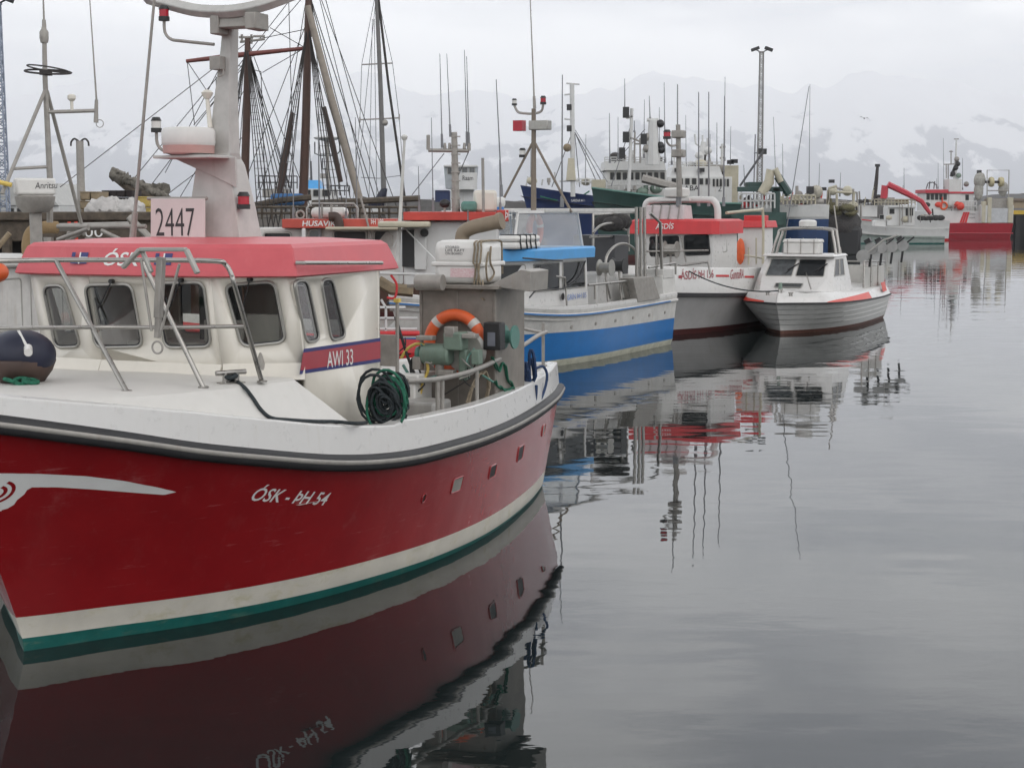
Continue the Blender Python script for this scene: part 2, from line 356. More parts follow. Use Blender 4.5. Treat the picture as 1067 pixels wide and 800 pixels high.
def smooth_table(xs, ys):                        # monotone-ish cubic through a table
    k = len(xs)
    m_ = [0] * k
    for j in range(k):
        a = (ys[j] - ys[j - 1]) / (xs[j] - xs[j - 1]) if j > 0 else None
        b = (ys[j + 1] - ys[j]) / (xs[j + 1] - xs[j]) if j < k - 1 else None
        m_[j] = b if a is None else a if b is None else (0 if a * b <= 0 and False else (a + b) / 2)
    def f(x):
        if x <= xs[0]: return ys[0]
        if x >= xs[-1]: return ys[-1]
        for j in range(1, k):
            if x <= xs[j]: break
        h_ = xs[j] - xs[j - 1]; t = (x - xs[j - 1]) / h_
        return (2*t**3 - 3*t*t + 1) * ys[j-1] + (t**3 - 2*t*t + t) * h_ * m_[j-1] + (-2*t**3 + 3*t*t) * ys[j] + (t**3 - t*t) * h_ * m_[j]
    return f
def text_pts(txt, size, shear=0.0, squash=1.0, bold=0.0):
    """flat letter mesh (verts in xy, faces) centred on the baseline start"""
    cu = bpy.data.curves.new('lettering', 'FONT'); cu.body = txt; cu.size = size; cu.shear = shear; cu.offset = bold; cu.resolution_u = 3
    ob = bpy.data.objects.new('lettering', cu); COL.objects.link(ob)
    dg = bpy.context.evaluated_depsgraph_get(); me = bpy.data.meshes.new_from_object(ob.evaluated_get(dg))
    vs = [(p.co.x * squash, p.co.y) for p in me.vertices]; fs = [tuple(p.vertices) for p in me.polygons]
    bpy.data.objects.remove(ob); bpy.data.curves.remove(cu); bpy.data.meshes.remove(me)
    return vs, fs
def letters(txt, width, height, org, ex, ey, shear=0.0, bold=0.0, fn=None):
    """letters scaled to width x height, laid at org along ex / ey (or through fn(x, y))"""
    vs, fs = text_pts(txt, 1.0, shear, bold=bold)
    x0 = min(v[0] for v in vs); x1 = max(v[0] for v in vs); y0 = min(v[1] for v in vs); y1 = max(v[1] for v in vs)
    m = M(); org = Vector(org); ex = Vector(ex); ey = Vector(ey)
    nn = ex.cross(ey).normalized()
    P = []
    for x, y in vs:
        a = (x - x0) / (x1 - x0) * width; b = (y - y0) / (y1 - y0) * height
        P.append(fn(a, b) if fn else org + ex * a + ey * b)
    m.add(P, fs)
    return m
# ------------------------------------------------------------------ water, sky-line, mountains
def water_mat():
    m = bpy.data.materials.new('harbour_water'); m.use_nodes = True
    t = m.node_tree; b = t.nodes['Principled BSDF']; n = t.nodes.new; l = t.links.new
    b.inputs['Base Color'].default_value = (0.010, 0.014, 0.014, 1); b.inputs['IOR'].default_value = 1.333
    b.inputs['Roughness'].default_value = 0.015; b.inputs['Specular IOR Level'].default_value = 0.5
    c = n('ShaderNodeTexCoord')
    def wav(scale, sx, sy, rot, det=2):
        mp_ = n('ShaderNodeMapping'); mp_.inputs['Scale'].default_value = (sx, sy, 1); mp_.inputs['Rotation'].default_value = (0, 0, rot)
        l(c.outputs['Object'], mp_.inputs[0]); q = n('ShaderNodeTexNoise'); q.inputs['Scale'].default_value = scale
        q.inputs['Detail'].default_value = det; q.inputs['Roughness'].default_value = 0.5; l(mp_.outputs[0], q.inputs['Vector']); return q.outputs['Fac']
    a = wav(0.55, 0.6, 1.3, R(12)); d = wav(2.6, 0.7, 1.2, R(-15), 3); e = wav(0.075, 0.6, 1.6, R(8), 3)
    # wind-ruffled patches carry more of the small ripples
    mr = n('ShaderNodeMapRange'); mr.inputs[1].default_value = 0.42; mr.inputs[2].default_value = 0.62; mr.inputs[3].default_value = 0.10; mr.inputs[4].default_value = 1.0
    l(e, mr.inputs[0])
    mu = n('ShaderNodeMath'); mu.operation = 'MULTIPLY'; l(d, mu.inputs[0]); l(mr.outputs[0], mu.inputs[1])
    m1 = n('ShaderNodeMath'); m1.operation = 'MULTIPLY'; l(a, m1.inputs[0]); m1.inputs[1].default_value = 0.0105
    m2 = n('ShaderNodeMath'); m2.operation = 'MULTIPLY_ADD'; l(mu.outputs[0], m2.inputs[0]); m2.inputs[1].default_value = 0.0024; l(m1.outputs[0], m2.inputs[2])
    bp = n('ShaderNodeBump'); bp.inputs['Strength'].default_value = 1.0; bp.inputs['Distance'].default_value = 1.0
    l(m2.outputs[0], bp.inputs['Height']); l(bp.outputs[0], b.inputs['Normal'])
    return m
w = M(); w.poly([(-8800, -300, 0), (8800, -300, 0), (8800, 13300, 0), (-8800, 13300, 0)])
water = struct(w.build('water', water_mat(), smooth=0), 'calm grey harbour water')

def mountain_mat():
    m = bpy.data.materials.new('snowy_mountain'); m.use_nodes = True
    t = m.node_tree; b = t.nodes['Principled BSDF']; n = t.nodes.new; l = t.links.new
    b.inputs['Roughness'].default_value = 0.9
    c = n('ShaderNodeTexCoord'); s = n('ShaderNodeSeparateXYZ'); l(c.outputs['Object'], s.inputs[0])
    mp_ = n('ShaderNodeMapping'); mp_.inputs['Scale'].default_value = (1, 0.6, 0.5); mp_.inputs['Rotation'].default_value = (0, R(24), 0); l(c.outputs['Object'], mp_.inputs[0])
    q = n('ShaderNodeTexNoise'); q.inputs['Scale'].default_value = 0.0048; q.inputs['Detail'].default_value = 9; q.inputs['Roughness'].default_value = 0.6; q.inputs['Distortion'].default_value = 0.15
    l(mp_.outputs[0], q.inputs['Vector'])
    h_ = n('ShaderNodeMapRange'); h_.inputs[1].default_value = 100; h_.inputs[2].default_value = 760; h_.inputs[3].default_value = -0.13; h_.inputs[4].default_value = 0.24  # extra snow high up whitens the tops, painting in the cloudy fade into sky
    l(s.outputs['Z'], h_.inputs[0])
    ad = n('ShaderNodeMath'); ad.operation = 'ADD'; l(q.outputs['Fac'], ad.inputs[0]); l(h_.outputs[0], ad.inputs[1])
    r = n('ShaderNodeMapRange'); r.inputs[1].default_value = 0.485; r.inputs[2].default_value = 0.535; l(ad.outputs[0], r.inputs[0])
    k = n('ShaderNodeMix'); k.data_type = 'RGBA'; l(r.outputs[0], k.inputs[0]); k.inputs[6].default_value = (0.36, 0.385, 0.44, 1); k.inputs[7].default_value = (0.86, 0.87, 0.9, 1)
    l(k.outputs[2], b.inputs['Base Color'])
    return m
def mountains():
    m = M(); rows = []
    Y0, Y1 = 8600, 13000
    ridge = [(-5200, 520), (-4300, 640), (-3400, 790), (-2600, 930), (-2000, 980), (-1500, 900), (-1000, 980), (-600, 820), (-250, 880), (100, 760),
             (600, 840), (1000, 1000), (1400, 900), (1800, 880), (2300, 960), (2900, 900), (3600, 800), (4400, 640), (5600, 420)]
    for j in range(64):
        fy = j / 63; y = Y0 + (Y1 - Y0) * fy; row = []
        prof = math.sin(min(1, fy / 0.62) * PI / 2) ** 1.25 if fy < 0.62 else math.cos((fy - 0.62) / 0.38 * PI / 2) ** 0.6
        for i in range(260):
            x = -6200 + 12400 * i / 259
            hgt = lerp(x, [p[0] for p in ridge], [p[1] for p in ridge])
            r1 = 1 - abs(noise.noise(Vector((x * 0.0011, y * 0.0007, 1.7)))) * 1.2
            r2 = 1 - abs(noise.noise(Vector((x * 0.0034, y * 0.0014, 5.1)))) * 1.6
            r3 = noise.noise(Vector((x * 0.011, y * 0.006, 9.3)))
            z = hgt * 0.94 * prof * (0.80 + 0.17 * r1 + 0.08 * r2) + r3 * 22 * prof - 3
            row.append((x, y, z))
        rows.append(row)
    m.grid(rows)
    o = struct(m.build('mountains', mountain_mat(), smooth=180), 'snow streaked mountains across the bay')
mountains()

def haze():
    m = bpy.data.materials.new('sea_haze'); m.use_nodes = True
    t = m.node_tree
    for q in list(t.nodes): t.nodes.remove(q)
    o = t.nodes.new('ShaderNodeOutputMaterial'); v = t.nodes.new('ShaderNodeVolumePrincipled')
    v.inputs['Color'].default_value = (0.98, 0.985, 1.0, 1); v.inputs['Density'].default_value = HAZE; v.inputs['Anisotropy'].default_value = 0.6
    t.links.new(v.outputs[0], o.inputs['Volume'])
    b = M(); b.box((0, 6500, 549), (18000, 14000, 1100)); b.build('haze', m, smooth=0)['kind'] = 'stuff'
HAZE = 0.00015
haze()
# ------------------------------------------------------------------ boat tools
class Frame:
    """a boat's own axes: x forward, y to port, z up, origin amidships on the waterline"""
    def __init__(s, org, heading, off=0.0):       # heading: angle (deg) by which the bow points left of straight-at-the-camera
        a = R(heading); s.F = Vector((-math.sin(a), -math.cos(a), 0)); s.P = Vector((math.cos(a), -math.sin(a), 0))
        s.o = Vector((org[0], org[1], 0)) + s.F * off
        s.rz = math.atan2(s.F.y, s.F.x)
    def loc(s, w):
        q = w - s.o; return Vector((q.dot(s.F), q.dot(s.P), w.z))
    def _pl(s, u, v, n, d):
        r = ray(u, v); q = EYE - s.o
        t = (d - q.dot(n)) / r.dot(n); return s.loc(EYE + r * t)
    def y(s, u, v, y): return s._pl(u, v, s.P, y)
    def x(s, u, v, x): return s._pl(u, v, s.F, x)
    def z(s, u, v, z): return s.loc(pz(u, v, z))
    def pl(s, u, v, a, b, c):                      # plane through three local points
        g = lambda p: s.o + s.F * p[0] + s.P * p[1] + Vector((0, 0, p[2]))
        A, B, C = g(a), g(b), g(c); n = (B - A).cross(C - A)
        r = ray(u, v); t = (A - EYE).dot(n) / r.dot(n); return s.loc(EYE + r * t)
class Hull:
    def __init__(s, ws, wy, rs, ry, rz, flare=1.3, bottom=-0.45):
        """tables along the length: waterline (station, half breadth), rail (station, half breadth, height)"""
        s.w0, s.w1, s.r0, s.r1 = ws[0], ws[-1], rs[0], rs[-1]
        s.yw = smooth_table([(a - ws[0]) / (ws[-1] - ws[0]) for a in ws], wy)
        tr = [(a - rs[0]) / (rs[-1] - rs[0]) for a in rs]
        s.yr = smooth_table(tr, ry); s.zr = smooth_table(tr, rz); s.asym = 0.0; s.fl = flare; s.bot = bottom
    def pt(s, t, z, side=1, push=0.0):
        zr = s.zr(t); q = max(0.0, z / zr)
        a = s.w0 + t * (s.w1 - s.w0); b = s.r0 + t * (s.r1 - s.r0)
        x = a + (b - a) * (q ** 1.15 if t > 0.5 else q)
        yw, yr = s.yw(t), s.yr(t)
        y = yw + (yr - yw) * q ** s.fl if z >= 0 else yw * (1 + 0.5 * z)
        y = max(y, 0)
        if side < 0 and s.asym: y *= 1 + s.asym * max(0.0, min(1.0, (t - .55) / .3))
        return (x, side * (y + push), z)
    def rail(s, t, side=1, dy=0, dz=0): return (s.r0 + t * (s.r1 - s.r0), side * max(0, s.yr(t) + dy), s.zr(t) + dz)
    def t_at(s, x, z):
        lo, hi = 0.0, 1.0
        for _ in range(40):
            m_ = (lo + hi) / 2
            if s.pt(m_, z)[0] < x: lo = m_
            else: hi = m_
        return lo
    def on(s, x, z, push=0.004):
        t = s.t_at(x, z); return s.pt(t, z, 1, push)
    def mesh(s, bands, nt=70, sub=5):
        """bands: (height function of t, material index) from the keel up; the last one ends at the rail"""
        m = M()
        ts = [1 - (1 - k / nt) ** 1.6 for k in range(nt + 1)]
        for side in (1, -1):
            rows = []; mats_ = []
            lv = [lambda t: s.bot] + [b[0] for b in bands]
            for j, (zf, mi) in enumerate(bands):
                n_ = sub if j == len(bands) - 1 else 2
                for k in range(n_):
                    f = k / n_
                    rows.append([s.pt(t, lv[j](t) * (1 - f) + lv[j + 1](t) * f, side) for t in ts]); mats_.append(mi)
            rows.append([s.pt(t, lv[-1](t), side) for t in ts])
            if side == 1: rows = [r[::-1] for r in rows]
            m.grid(rows, mirow=mats_)
            # transom half
            tr = [r[-1] if side == 1 else r[0] for r in rows]
            m.grid([[p, (p[0], 0, p[2])] if side == -1 else [(p[0], 0, p[2]), p] for p in tr][::1], mirow=mats_)
        return m
    def sweep(s, sec, t0=0.0, t1=1.0, n=70, sides=(1, -1), mi=0, m=None, dz=lambda t: 0):
        """sweep an open/closed section [(out, up)] along the rail"""
        m = m or M()
        for side in sides:
            rows = []
            for k in range(n + 1):
                t = t0 + (t1 - t0) * (1 - (1 - k / n) ** 1.5)
                e = 1e-3
                a = Vector(s.rail(max(0, t - e))); b = Vector(s.rail(min(1, t + e))); d = (b - a); d.z = 0; d.normalize()
                nx, ny = -d.y, d.x
                p = s.rail(t)
                row = []
                for o_, u_ in sec:
                    uu = u_(t) if callable(u_) else u_
                    y = p[1] + ny * o_
                    row.append((p[0] + nx * o_, side * max(y, 0.0), p[2] + uu))
                rows.append(row if side == 1 else row[::-1])
            m.grid(rows, mi=mi)
        return m
def rounded(P, r=0.06, n=5):                     # rounded 3-D polygon
    P = [Vector(p) for p in P]; out = []
    for j in range(len(P)):
        a, b, c = P[j - 1], P[j], P[(j + 1) % len(P)]
        u = (a - b); v = (c - b); ru = min(r, u.length * 0.45); rv = min(r, v.length * 0.45)
        p0 = b + u.normalized() * ru; p1 = b + v.normalized() * rv
        for k in range(n + 1):
            f = k / n; out.append(p0 * (1 - f) ** 2 + b * 2 * f * (1 - f) + p1 * f * f)
    return out
def window(parent, loop, framemat=ALU, panemat=CLEAR, fr=0.014, label=None):
    f = M(); f.tube(loop, fr, 6, closed=True); fo = f.build('window', framemat, parent, label)
    p = M(); p.poly(loop); p.build('pane', panemat, fo, smooth=0)
    return fo
def whip(parent, a, b, r0=0.014, r1=0.004, m_=GALV, base=True, name='whip_antenna'):
    w_ = M(); a = Vector(a); b = Vector(b); w_.tube([a, a + (b - a) * .3, b], [r0, r0 * .6 + r1 * .4, r1], 6)
    if base: w_.cyl(a, a + (b - a).normalized() * min(0.28, (b - a).length * .15), r0 * 1.9, r0 * 1.6, 8)
    return w_.build(name, m_, parent)
def radar(parent, c, r, h_, tint=None, m_=WHITEPLAS):
    w_ = M(); x, y, z = c
    w_.lathe([(r * .55, z - .02), (r * .82, z), (r * .98, z + h_ * .35), (r, z + h_ * .42), (r, z + h_ * .85), (r * .93, z + h_ * .97), (r * .7, z + h_), (0.001, z + h_ * 1.02)], (x, y, 0), 32)
    return w_.build('radar_dome', m_, parent, smooth=40)
def lamp(parent, c, r=0.05, h_=0.13, lens=REDLENS):
    b = M(); x, y, z = c
    b.cyl((x, y, z), (x, y, z + h_ * .28), r * 1.05, n=12); b.cyl((x, y, z + h_ * .75), (x, y, z + h_), r * 1.05, r * .7, 12)
    o = b.build('navigation_light', BLACK, parent)
    q = M(); q.cyl((x, y, z + h_ * .28), (x, y, z + h_ * .75), r * .92, n=12); q.build('lens', lens, o)
    return o
def lifebuoy(name, label, fr, c, R_, r, ax, bands=WHITEPLAS, m_=ORANGE, nb=4, ph=0.4, group=None):
    """top-level ring: c and ax in the frame of boat fr"""
    q = M(); q.torus((0, 0, 0), R_, r, 40, 12, (1, 0, 0))
    g = fr.o + fr.F * c[0] + fr.P * c[1] + Vector((0, 0, c[2]))
    axw = fr.F * ax[0] + fr.P * ax[1] + Vector((0, 0, ax[2]))
    t = thing(name, label, 'lifebuoy', g, 0, group)
    t.rotation_euler = axw.to_track_quat('X', 'Z').to_euler()
    q.build('ring', m_, t, smooth=60)
    for k in range(nb):
        a = ph + 2 * PI * k / nb; b = M()
        pts = [(0, math.cos(a + d) * R_, math.sin(a + d) * R_) for d in (-.11, -.05, 0, .05, .11)]
        b.tube(pts, r * 1.04, 12); b.build('reflective_band', bands, t, smooth=60)
    return t

# ------------------------------------------------------------------ the red boat in front
_b = pz(28, 677, 0)
K = Frame((_b.x, _b.y), 22, off=-4.4); O = 4.4   # station s (0 at the stem on the waterline) -> local x = s + O
osk = thing('fishing_boat', 'large red fishing boat in the foreground with white waterline stripe and pink-red roof', 'fishing boat', K.o, K.rz)
ws = [-9, -8.75, -7.6, -5.6, -4.2, -3.2, -2.28, -1.5, -.96, -.57, -.22, 0.02]
wy = [1.08, 1.15, 1.42, 1.72, 1.72, 1.57, 1.33, 1.0, .67, .39, .165, 0]
rs = [-9.72, -8.65, -6.3, -5, -4.2, -3, -2, -1, -.5, 0, .5, .8, .95]
ry = [1.05, 1.36, 1.82, 1.98, 2.03, 1.97, 1.83, 1.55, 1.33, 1.05, .66, .32, 0]
rz = [1.20, 1.20, 1.20, 1.215, 1.235, 1.265, 1.365, 1.545, 1.65, 1.78, 1.91, 1.99, 2.03]
H1 = Hull([a + O for a in ws], wy, [a + O for a in rs], ry, rz, flare=1.25)
gz = lambda t: 0.025 + 0.085 * t
wz = lambda t: 0.20 + 0.10 * t
H1.asym = .45                                     # full, blunt starboard bow
hm = H1.mesh([(gz, 0), (wz, 1), (lambda t: H1.zr(t), 2)], nt=90, sub=9)
hull = hm.build('hull', [GREENAF, BOOTWHITE, RED], osk, smooth=50)
# rub rail: rubber with a metal strip let in
rr = H1.sweep([(0.0, -0.075), (0.045, -0.07), (0.065, -0.045), (0.068, -0.012)])
H1.sweep([(0.068, 0.03), (0.062, 0.055), (0.03, 0.075), (-0.02, 0.078)], m=rr)
rub = rr.build('rub_rail', RUBBER, osk, smooth=60)
H1.sweep([(0.066, -0.014), (0.076, -0.006), (0.076, 0.022), (0.066, 0.032)]).build('metal_strip', GALV, rub, smooth=60)
# bulwark
def bw(t):
    s_ = H1.rail(t)[0] - O
    b = lerp(s_, [-9.7, -4.2, -3.05, -2.98, -2.2, -1.4, -.5, .3, .95], [.36, .36, .365, .325, .335, .335, .32, .25, .20])
    return b
bl = H1.sweep([(-0.005, 0.06), (-0.018, lambda t: bw(t) * .6), (-0.03, lambda t: bw(t) - .014), (-0.042, lambda t: bw(t)), (-0.16, lambda t: bw(t) + .004), (-0.175, lambda t: bw(t) - .02), (-0.18, lambda t: bw(t) - .55)], n=120)
a0 = H1.rail(0)
bl.prism([(a0[0] + .02, -a0[1], 1.22), (a0[0] + .02, a0[1], 1.22), (a0[0] + .02, a0[1] - .05, 1.55), (a0[0] + .02, -a0[1] + .05, 1.55)], (0.12, 0, 0))
bl.build('bulwark', WHITE, osk, smooth=24)
# working deck and foredeck
dk = M(); ts = [k / 40 for k in range(41)]
dk.grid([[(H1.rail(t)[0], sg * max(0, H1.yr(t) - .17), 1.02) for t in ts if H1.rail(t)[0] < O - 1.7] for sg in (-1, 1)][::-1])
dk.build('working_deck', DIRTYWHITE, osk)
fd = M(); L1 = []; L2 = []; L3 = []
for k in range(41):
    s_ = -1.93 + (0.93 + 1.93) * (k / 40) ** .8; t = (s_ + O - H1.r0) / (H1.r1 - H1.r0)
    y = H1.yr(t); ins = lerp(s_, [-1.93, -.9, 0, .6, .93], [.50, .40, .33, .28, .1])
    L1.append((s_ + O, max(0, y - .15), H1.zr(t) + bw(t) - .03)); L2.append((s_ + O - ins * .25, max(0, y - ins + .05), 2.075 + .03 * k / 40)); L3.append((s_ + O - ins * .35, max(0, y - ins), 2.09 + .03 * k / 40))
mid = [(p[0], 0, p[2] + .015) for p in L3]
fd.grid([L1, L2, L3, mid]); fd.grid([mid, [(p[0], -p[1], p[2]) for p in L3], [(p[0], -p[1], p[2]) for p in L2], [(p[0], -p[1], p[2]) for p in L1]])
# side decks past the wheelhouse and the slanting end of the trunk
for sg in (1, -1):
    a = L3[0]; b = L1[0]; tp = (O - 2.5 - H1.r0) / (H1.r1 - H1.r0); e = (O - 2.5, (H1.yr(tp) - .16), H1.zr(tp) + bw(tp) - .02)
    f = (O - 2.42, 1.30, 1.63); g = (O - 2.0, 1.30, 2.09); h_ = (O - 2.5, 1.30, 1.6)
    q = [a, b, e, h_, g]; q = [(p[0], p[1] * sg, p[2]) for p in q]
    fd.add(q, [(0, 1, 2), (0, 2, 3), (0, 3, 4)] if sg < 0 else [(2, 1, 0), (3, 2, 0), (4, 3, 0)])
    r_ = [(O - 2.5, 1.30, 1.6), e, (O - 2.5, e[1], 1.0), (O - 2.5, 1.30, 1.0)]; r_ = [(p[0], p[1] * sg, p[2]) for p in r_]
    fd.poly(r_ if sg > 0 else r_[::-1])
fd.build('foredeck', mat('non_slip_white_deck', (0.60, 0.585, 0.55), .5, var=.03, vscale=7, streak=.2, streak_col=(.42, .37, .29), sscale=(6, 6, 6), bump=.12, bscale=150), osk, smooth=14)
FDT = BVHTree.FromPolygons([Vector(p) for p in fd.v], fd.f)
def on_deck(u, v, up=.016):                       # point on the foredeck moulding under a photo pixel
    o_ = K.loc(EYE); r_ = ray(u, v); d_ = Vector((r_.dot(K.F), r_.dot(K.P), r_.z)); h_ = FDT.ray_cast(o_, d_.normalized())
    if h_[0] is None: return K.z(u, v, 1.7)
    n_ = h_[1] if h_[1].dot(d_) < 0 else -h_[1]
    return h_[0] + n_ * up
# hull writing and emblem
def on_hull(px, z0): return lambda a, b: H1.on(px - a, z0 + b)
p0 = K.y(262, 524, 0)
def hull_s(u, v):                                 # hull point under a photo pixel
    best = None
    for k in range(400):
        x = O - 6 + 7 * k / 400; q = K.x(u, v, x); t = H1.t_at(x, max(0.05, min(q.z, 1.8)))
        e = abs(H1.pt(t, max(0.05, min(q.z, 1.8)))[1] - q.y)
        if best is None or e < best[0]: best = (e, x, q.z)
    return best[1], best[2]
xa, za = hull_s(261, 521); xb, zb = hull_s(339, 526)
nl = xa - xb
letters('ÓSK - ÞH 54', nl, 0.150, (0, 0, 0), (1, 0, 0), (0, 1, 0), shear=0.32, bold=0.012,
        fn=lambda a, b: H1.on(xa - a, za + (zb - za) * a / nl + b - .005)).build('hull_lettering', LETTERWHITE, hull, smooth=0)
sw = M(); up = []; lo = []
for k in range(41):
    f = k / 40; u = -16 + 199 * f
    vu = lerp(u, [-16, 0, 40, 90, 130, 170, 183], [492, 493, 493.5, 496, 501, 509, 512.5]); vl = lerp(u, [-16, 0, 8, 18, 26, 34, 60, 100, 150, 172, 183], [533, 532, 530.5, 522, 512, 507.5, 507.5, 510, 514, 515.5, 512.5])
    up.append((u, vu)); lo.append((u, vl))
rows = [[], [], [], [], []]
for (u, a), (_, b) in zip(up, lo):
    x1, z1 = hull_s(u, a); x2, z2 = hull_s(u, b)
    for j in range(5): f = j / 4; rows[j].append(H1.on(x1 + (x2 - x1) * f, z1 + (z2 - z1) * f))
sw.grid(rows); em = sw.build('swoosh_emblem', LETTERWHITE, hull, smooth=60)
xc, zc = hull_s(-6, 514)
sp = M()
for r0_, r1_ in ((.105, .085), (.065, .045)):
    sp.grid([[H1.on(xc + math.cos(a) * r * .8, zc + math.sin(a) * r, .007) for a in [PI * .1 - PI * 1.5 * k / 24 for k in range(25)]] for r in (r0_, r1_)])
sp.build('emblem_spiral', RED, em, smooth=0)
# hull openings: scuppers with a metal rim
for (u, v, w_, h_) in ((441, 519, .06, .09), (476, 505, .25, .15), (513, 491, .22, .14), (542, 472, .27, .17), (566, 448, .2, .13)):
    best = None
    for k in range(500):
        x = O - 9.4 + 7 * k / 500; q = K.x(u, v, x); zz = max(.05, min(q.z, 1.15)); e = abs(H1.pt(H1.t_at(x, zz), zz)[1] - q.y)
        if best is None or e < best[0]: best = (e, x, zz)
    x, z = best[1], best[2]
    P = [H1.on(x + a * w_ / 2, z + b * h_ / 2, .005) for a, b in ((-1, -1), (1, -1), (1, 1), (-1, 1))]
    s_ = M(); lp = rounded(P, .03, 4); s_.tube(lp, .008, 6, closed=True); so = s_.build('scupper', RED, hull)
    s2 = M(); s2.poly(lp); s2.build('opening', BLACK if u in (542, 441, 513) else GALV, so, smooth=0)

# ------------------------------------------------------------------ wheelhouse
TZ, BZ = 3.0, 2.06
top = {'cs': (O - 1.84, -.65, TZ), 'cp': (O - 1.84, .65, TZ), 'pp': (O - 2.2, 1.31, TZ), 'ps': (O - 1.95, -1.40, TZ), 'ap': (O - 3.86, 1.33, TZ), 'as': (O - 3.86, -1.36, TZ)}
rk = .19
bot = {k: (v[0] - (rk if k[0] in 'cp' else 0), v[1] * (.985 if k[0] != 'c' else 1), BZ) for k, v in top.items()}
bot['pp'] = (O - 2.36, 1.31, BZ); bot['ps'] = (O - 2.1, -1.36, BZ)
wh = osk
WINS = {'c': [[(163, 295), (212, 294), (220, 361), (172, 362)], [(88, 297), (137, 296), (149, 361), (100, 362)]],
        'p': [[(234, 297), (286, 293), (298, 356), (252, 361)]],
        's': [[(45, 298), (66, 297), (84, 361), (58, 362)]],
        'side': [[(306, 293), (320, 292), (333, 354), (319, 357)], [(334, 292), (346, 290), (360, 351), (345, 355)]]}
walls = M(); wl = []
def wall(outer, wins, flip=False):
    holes = []
    for w_ in wins:
        if len(w_[0]) == 2: P = [K.pl(u, v, outer[0], outer[1], outer[2]) for u, v in w_]
        else: P = [Vector(p) for p in w_]
        lp = rounded(P, .085, 5); holes.append(lp); wl.append(lp)
    walls.panel(outer, holes); return holes
def lowered(p, z): return (p[0], p[1], z)
wall([bot['cs'], bot['cp'], top['cp'], top['cs']], WINS['c'])
wall([bot['cp'], bot['pp'], top['pp'], top['cp']], WINS['p'])
wall([bot['ps'], bot['cs'], top['cs'], top['ps']], WINS['s'])
pa = [lowered(bot['pp'], 1.02), lowered(bot['ap'], 1.02), top['ap'], top['pp']]
pa = [(O - 2.36, 1.32, 1.02), (O - 3.86, 1.32, 1.02), (O - 3.86, 1.32, TZ), (O - 2.2, 1.32, TZ), (O - 2.36, 1.32, BZ)]
hs = wall(pa, WINS['side'])
sb = [(O - 2.1, -1.36, BZ), (O - 1.95, -1.40, TZ), (O - 3.86, -1.36, TZ), (O - 3.86, -1.36, 1.02), (O - 2.1, -1.36, 1.02)]
wall(sb, [[(p.x, -1.365 - (p.z - BZ) * .03, p.z) for p in h_] for h_ in [[K.pl(u, v, pa[0], pa[1], pa[2]) for u, v in w_] for w_ in WINS['side']]])
ax = O - 3.86
wall([(ax, 1.32, 1.02), (ax, -1.36, 1.02), (ax, -1.36, TZ), (ax, 1.32, TZ)], [[(ax, 1.05, 2.3), (ax, .25, 2.3), (ax, .25, 2.85), (ax, 1.05, 2.85)], [(ax, -.2, 2.3), (ax, -1.0, 2.3), (ax, -1.0, 2.85), (ax, -.2, 2.85)]])
house = walls.build('wheelhouse', CREAM, osk, smooth=25, solid=.045)
for n_, lp in enumerate(wl):
    wo_ = window(osk, lp, ALU, DARKCLEAR if len(lp) and abs(lp[0].y) > 1.29 and lp[0].x < O - 2.2 else CLEAR, .017)
    cen = sum(lp, Vector()) / len(lp); g_ = M(); g_.tube([cen + (p - cen) * .955 + Vector((.004, 0, 0)) for p in lp], .009, 5, closed=True); g_.build('rubber_seal', RUBBER, wo_)
# foot moulding round the front of the wheelhouse
ft = M(); fl = [bot['ps'], bot['cs'], bot['cp'], bot['pp']]
for a, b in zip(fl, fl[1:]):
    a = Vector(a); b = Vector(b); d = (b - a).normalized(); nn = Vector((d.y, -d.x, 0)); nn = nn if nn.x > 0 else -nn
    ft.hexa([a - nn * .02 + Vector((0, 0, .0)), a + nn * .10, b + nn * .10, b - nn * .02, a - nn * .02 + Vector((0, 0, .16)), a + nn * .014 + Vector((0, 0, .16)), b + nn * .014 + Vector((0, 0, .16)), b - nn * .02 + Vector((0, 0, .16))])
ft.build('wheelhouse_foot', CREAM, osk, smooth=0)
# inside: sole, console, helm seat, so the panes have something to show
iz = M(); iz.box((O - 3.0, 0, 1.75), (1.5, 2.5, .04)); iz.build('cabin_sole', INTERIOR, osk)
cs_ = M(); cs_.box((O - 2.35, .25, 2.12), (.45, 1.6, .5), taper=.9); cs_.box((O - 2.3, .5, 2.43), (.05, .42, .3)); cs_.build('console', INTERIOR, osk, bevel=.02)
st = M(); st.box((O - 3.05, -.15, 2.2), (.48, .5, .14)); st.box((O - 3.28, -.15, 2.58), (.12, .46, .7)); st.cyl((O - 3.05, -.15, 1.77), (O - 3.05, -.15, 2.13), .06); st.build('helm_seat', BLACK, osk, bevel=.04)
mo = M(); mo.box((O - 2.32, .92, 2.47), (.08, .34, .34)); mo.build('chart_screen', INTERIOR, osk, bevel=.01)
# red roof
rf = M(); RB = [(-1.77, -.66), (-1.77, .66), (-2.12, 1.37), (-4.28, 1.33), (-4.28, -1.40), (-1.86, -1.50)]
def ring(k, z, dz=None): return [(O + x * 1 + (.0 if True else 0), y, z) for x, y in k]
def inset(k, d):
    c = Vector((sum(p[0] for p in k) / 6, 0)); out = []
    for x, y in k:
        out.append((x + (-d if x > c.x else d), y - math.copysign(d, y)))
    return out
lv = [ring(inset(RB, .03), 2.985), ring(RB, 3.0), ring(inset(RB, .012), 3.045), ring(inset(RB, .085), 3.245), ring(inset(RB, .13), 3.28), ring(inset(RB, .55), 3.315)]
for a, b in zip(lv, lv[1:]): rf.grid([a[::-1] + [a[-1]], b[::-1] + [b[-1]]])
rf.poly(lv[-1]); rf.poly(lv[0][::-1])
roof = rf.build('roof', PINKRED, osk, smooth=30, bevel=.012)
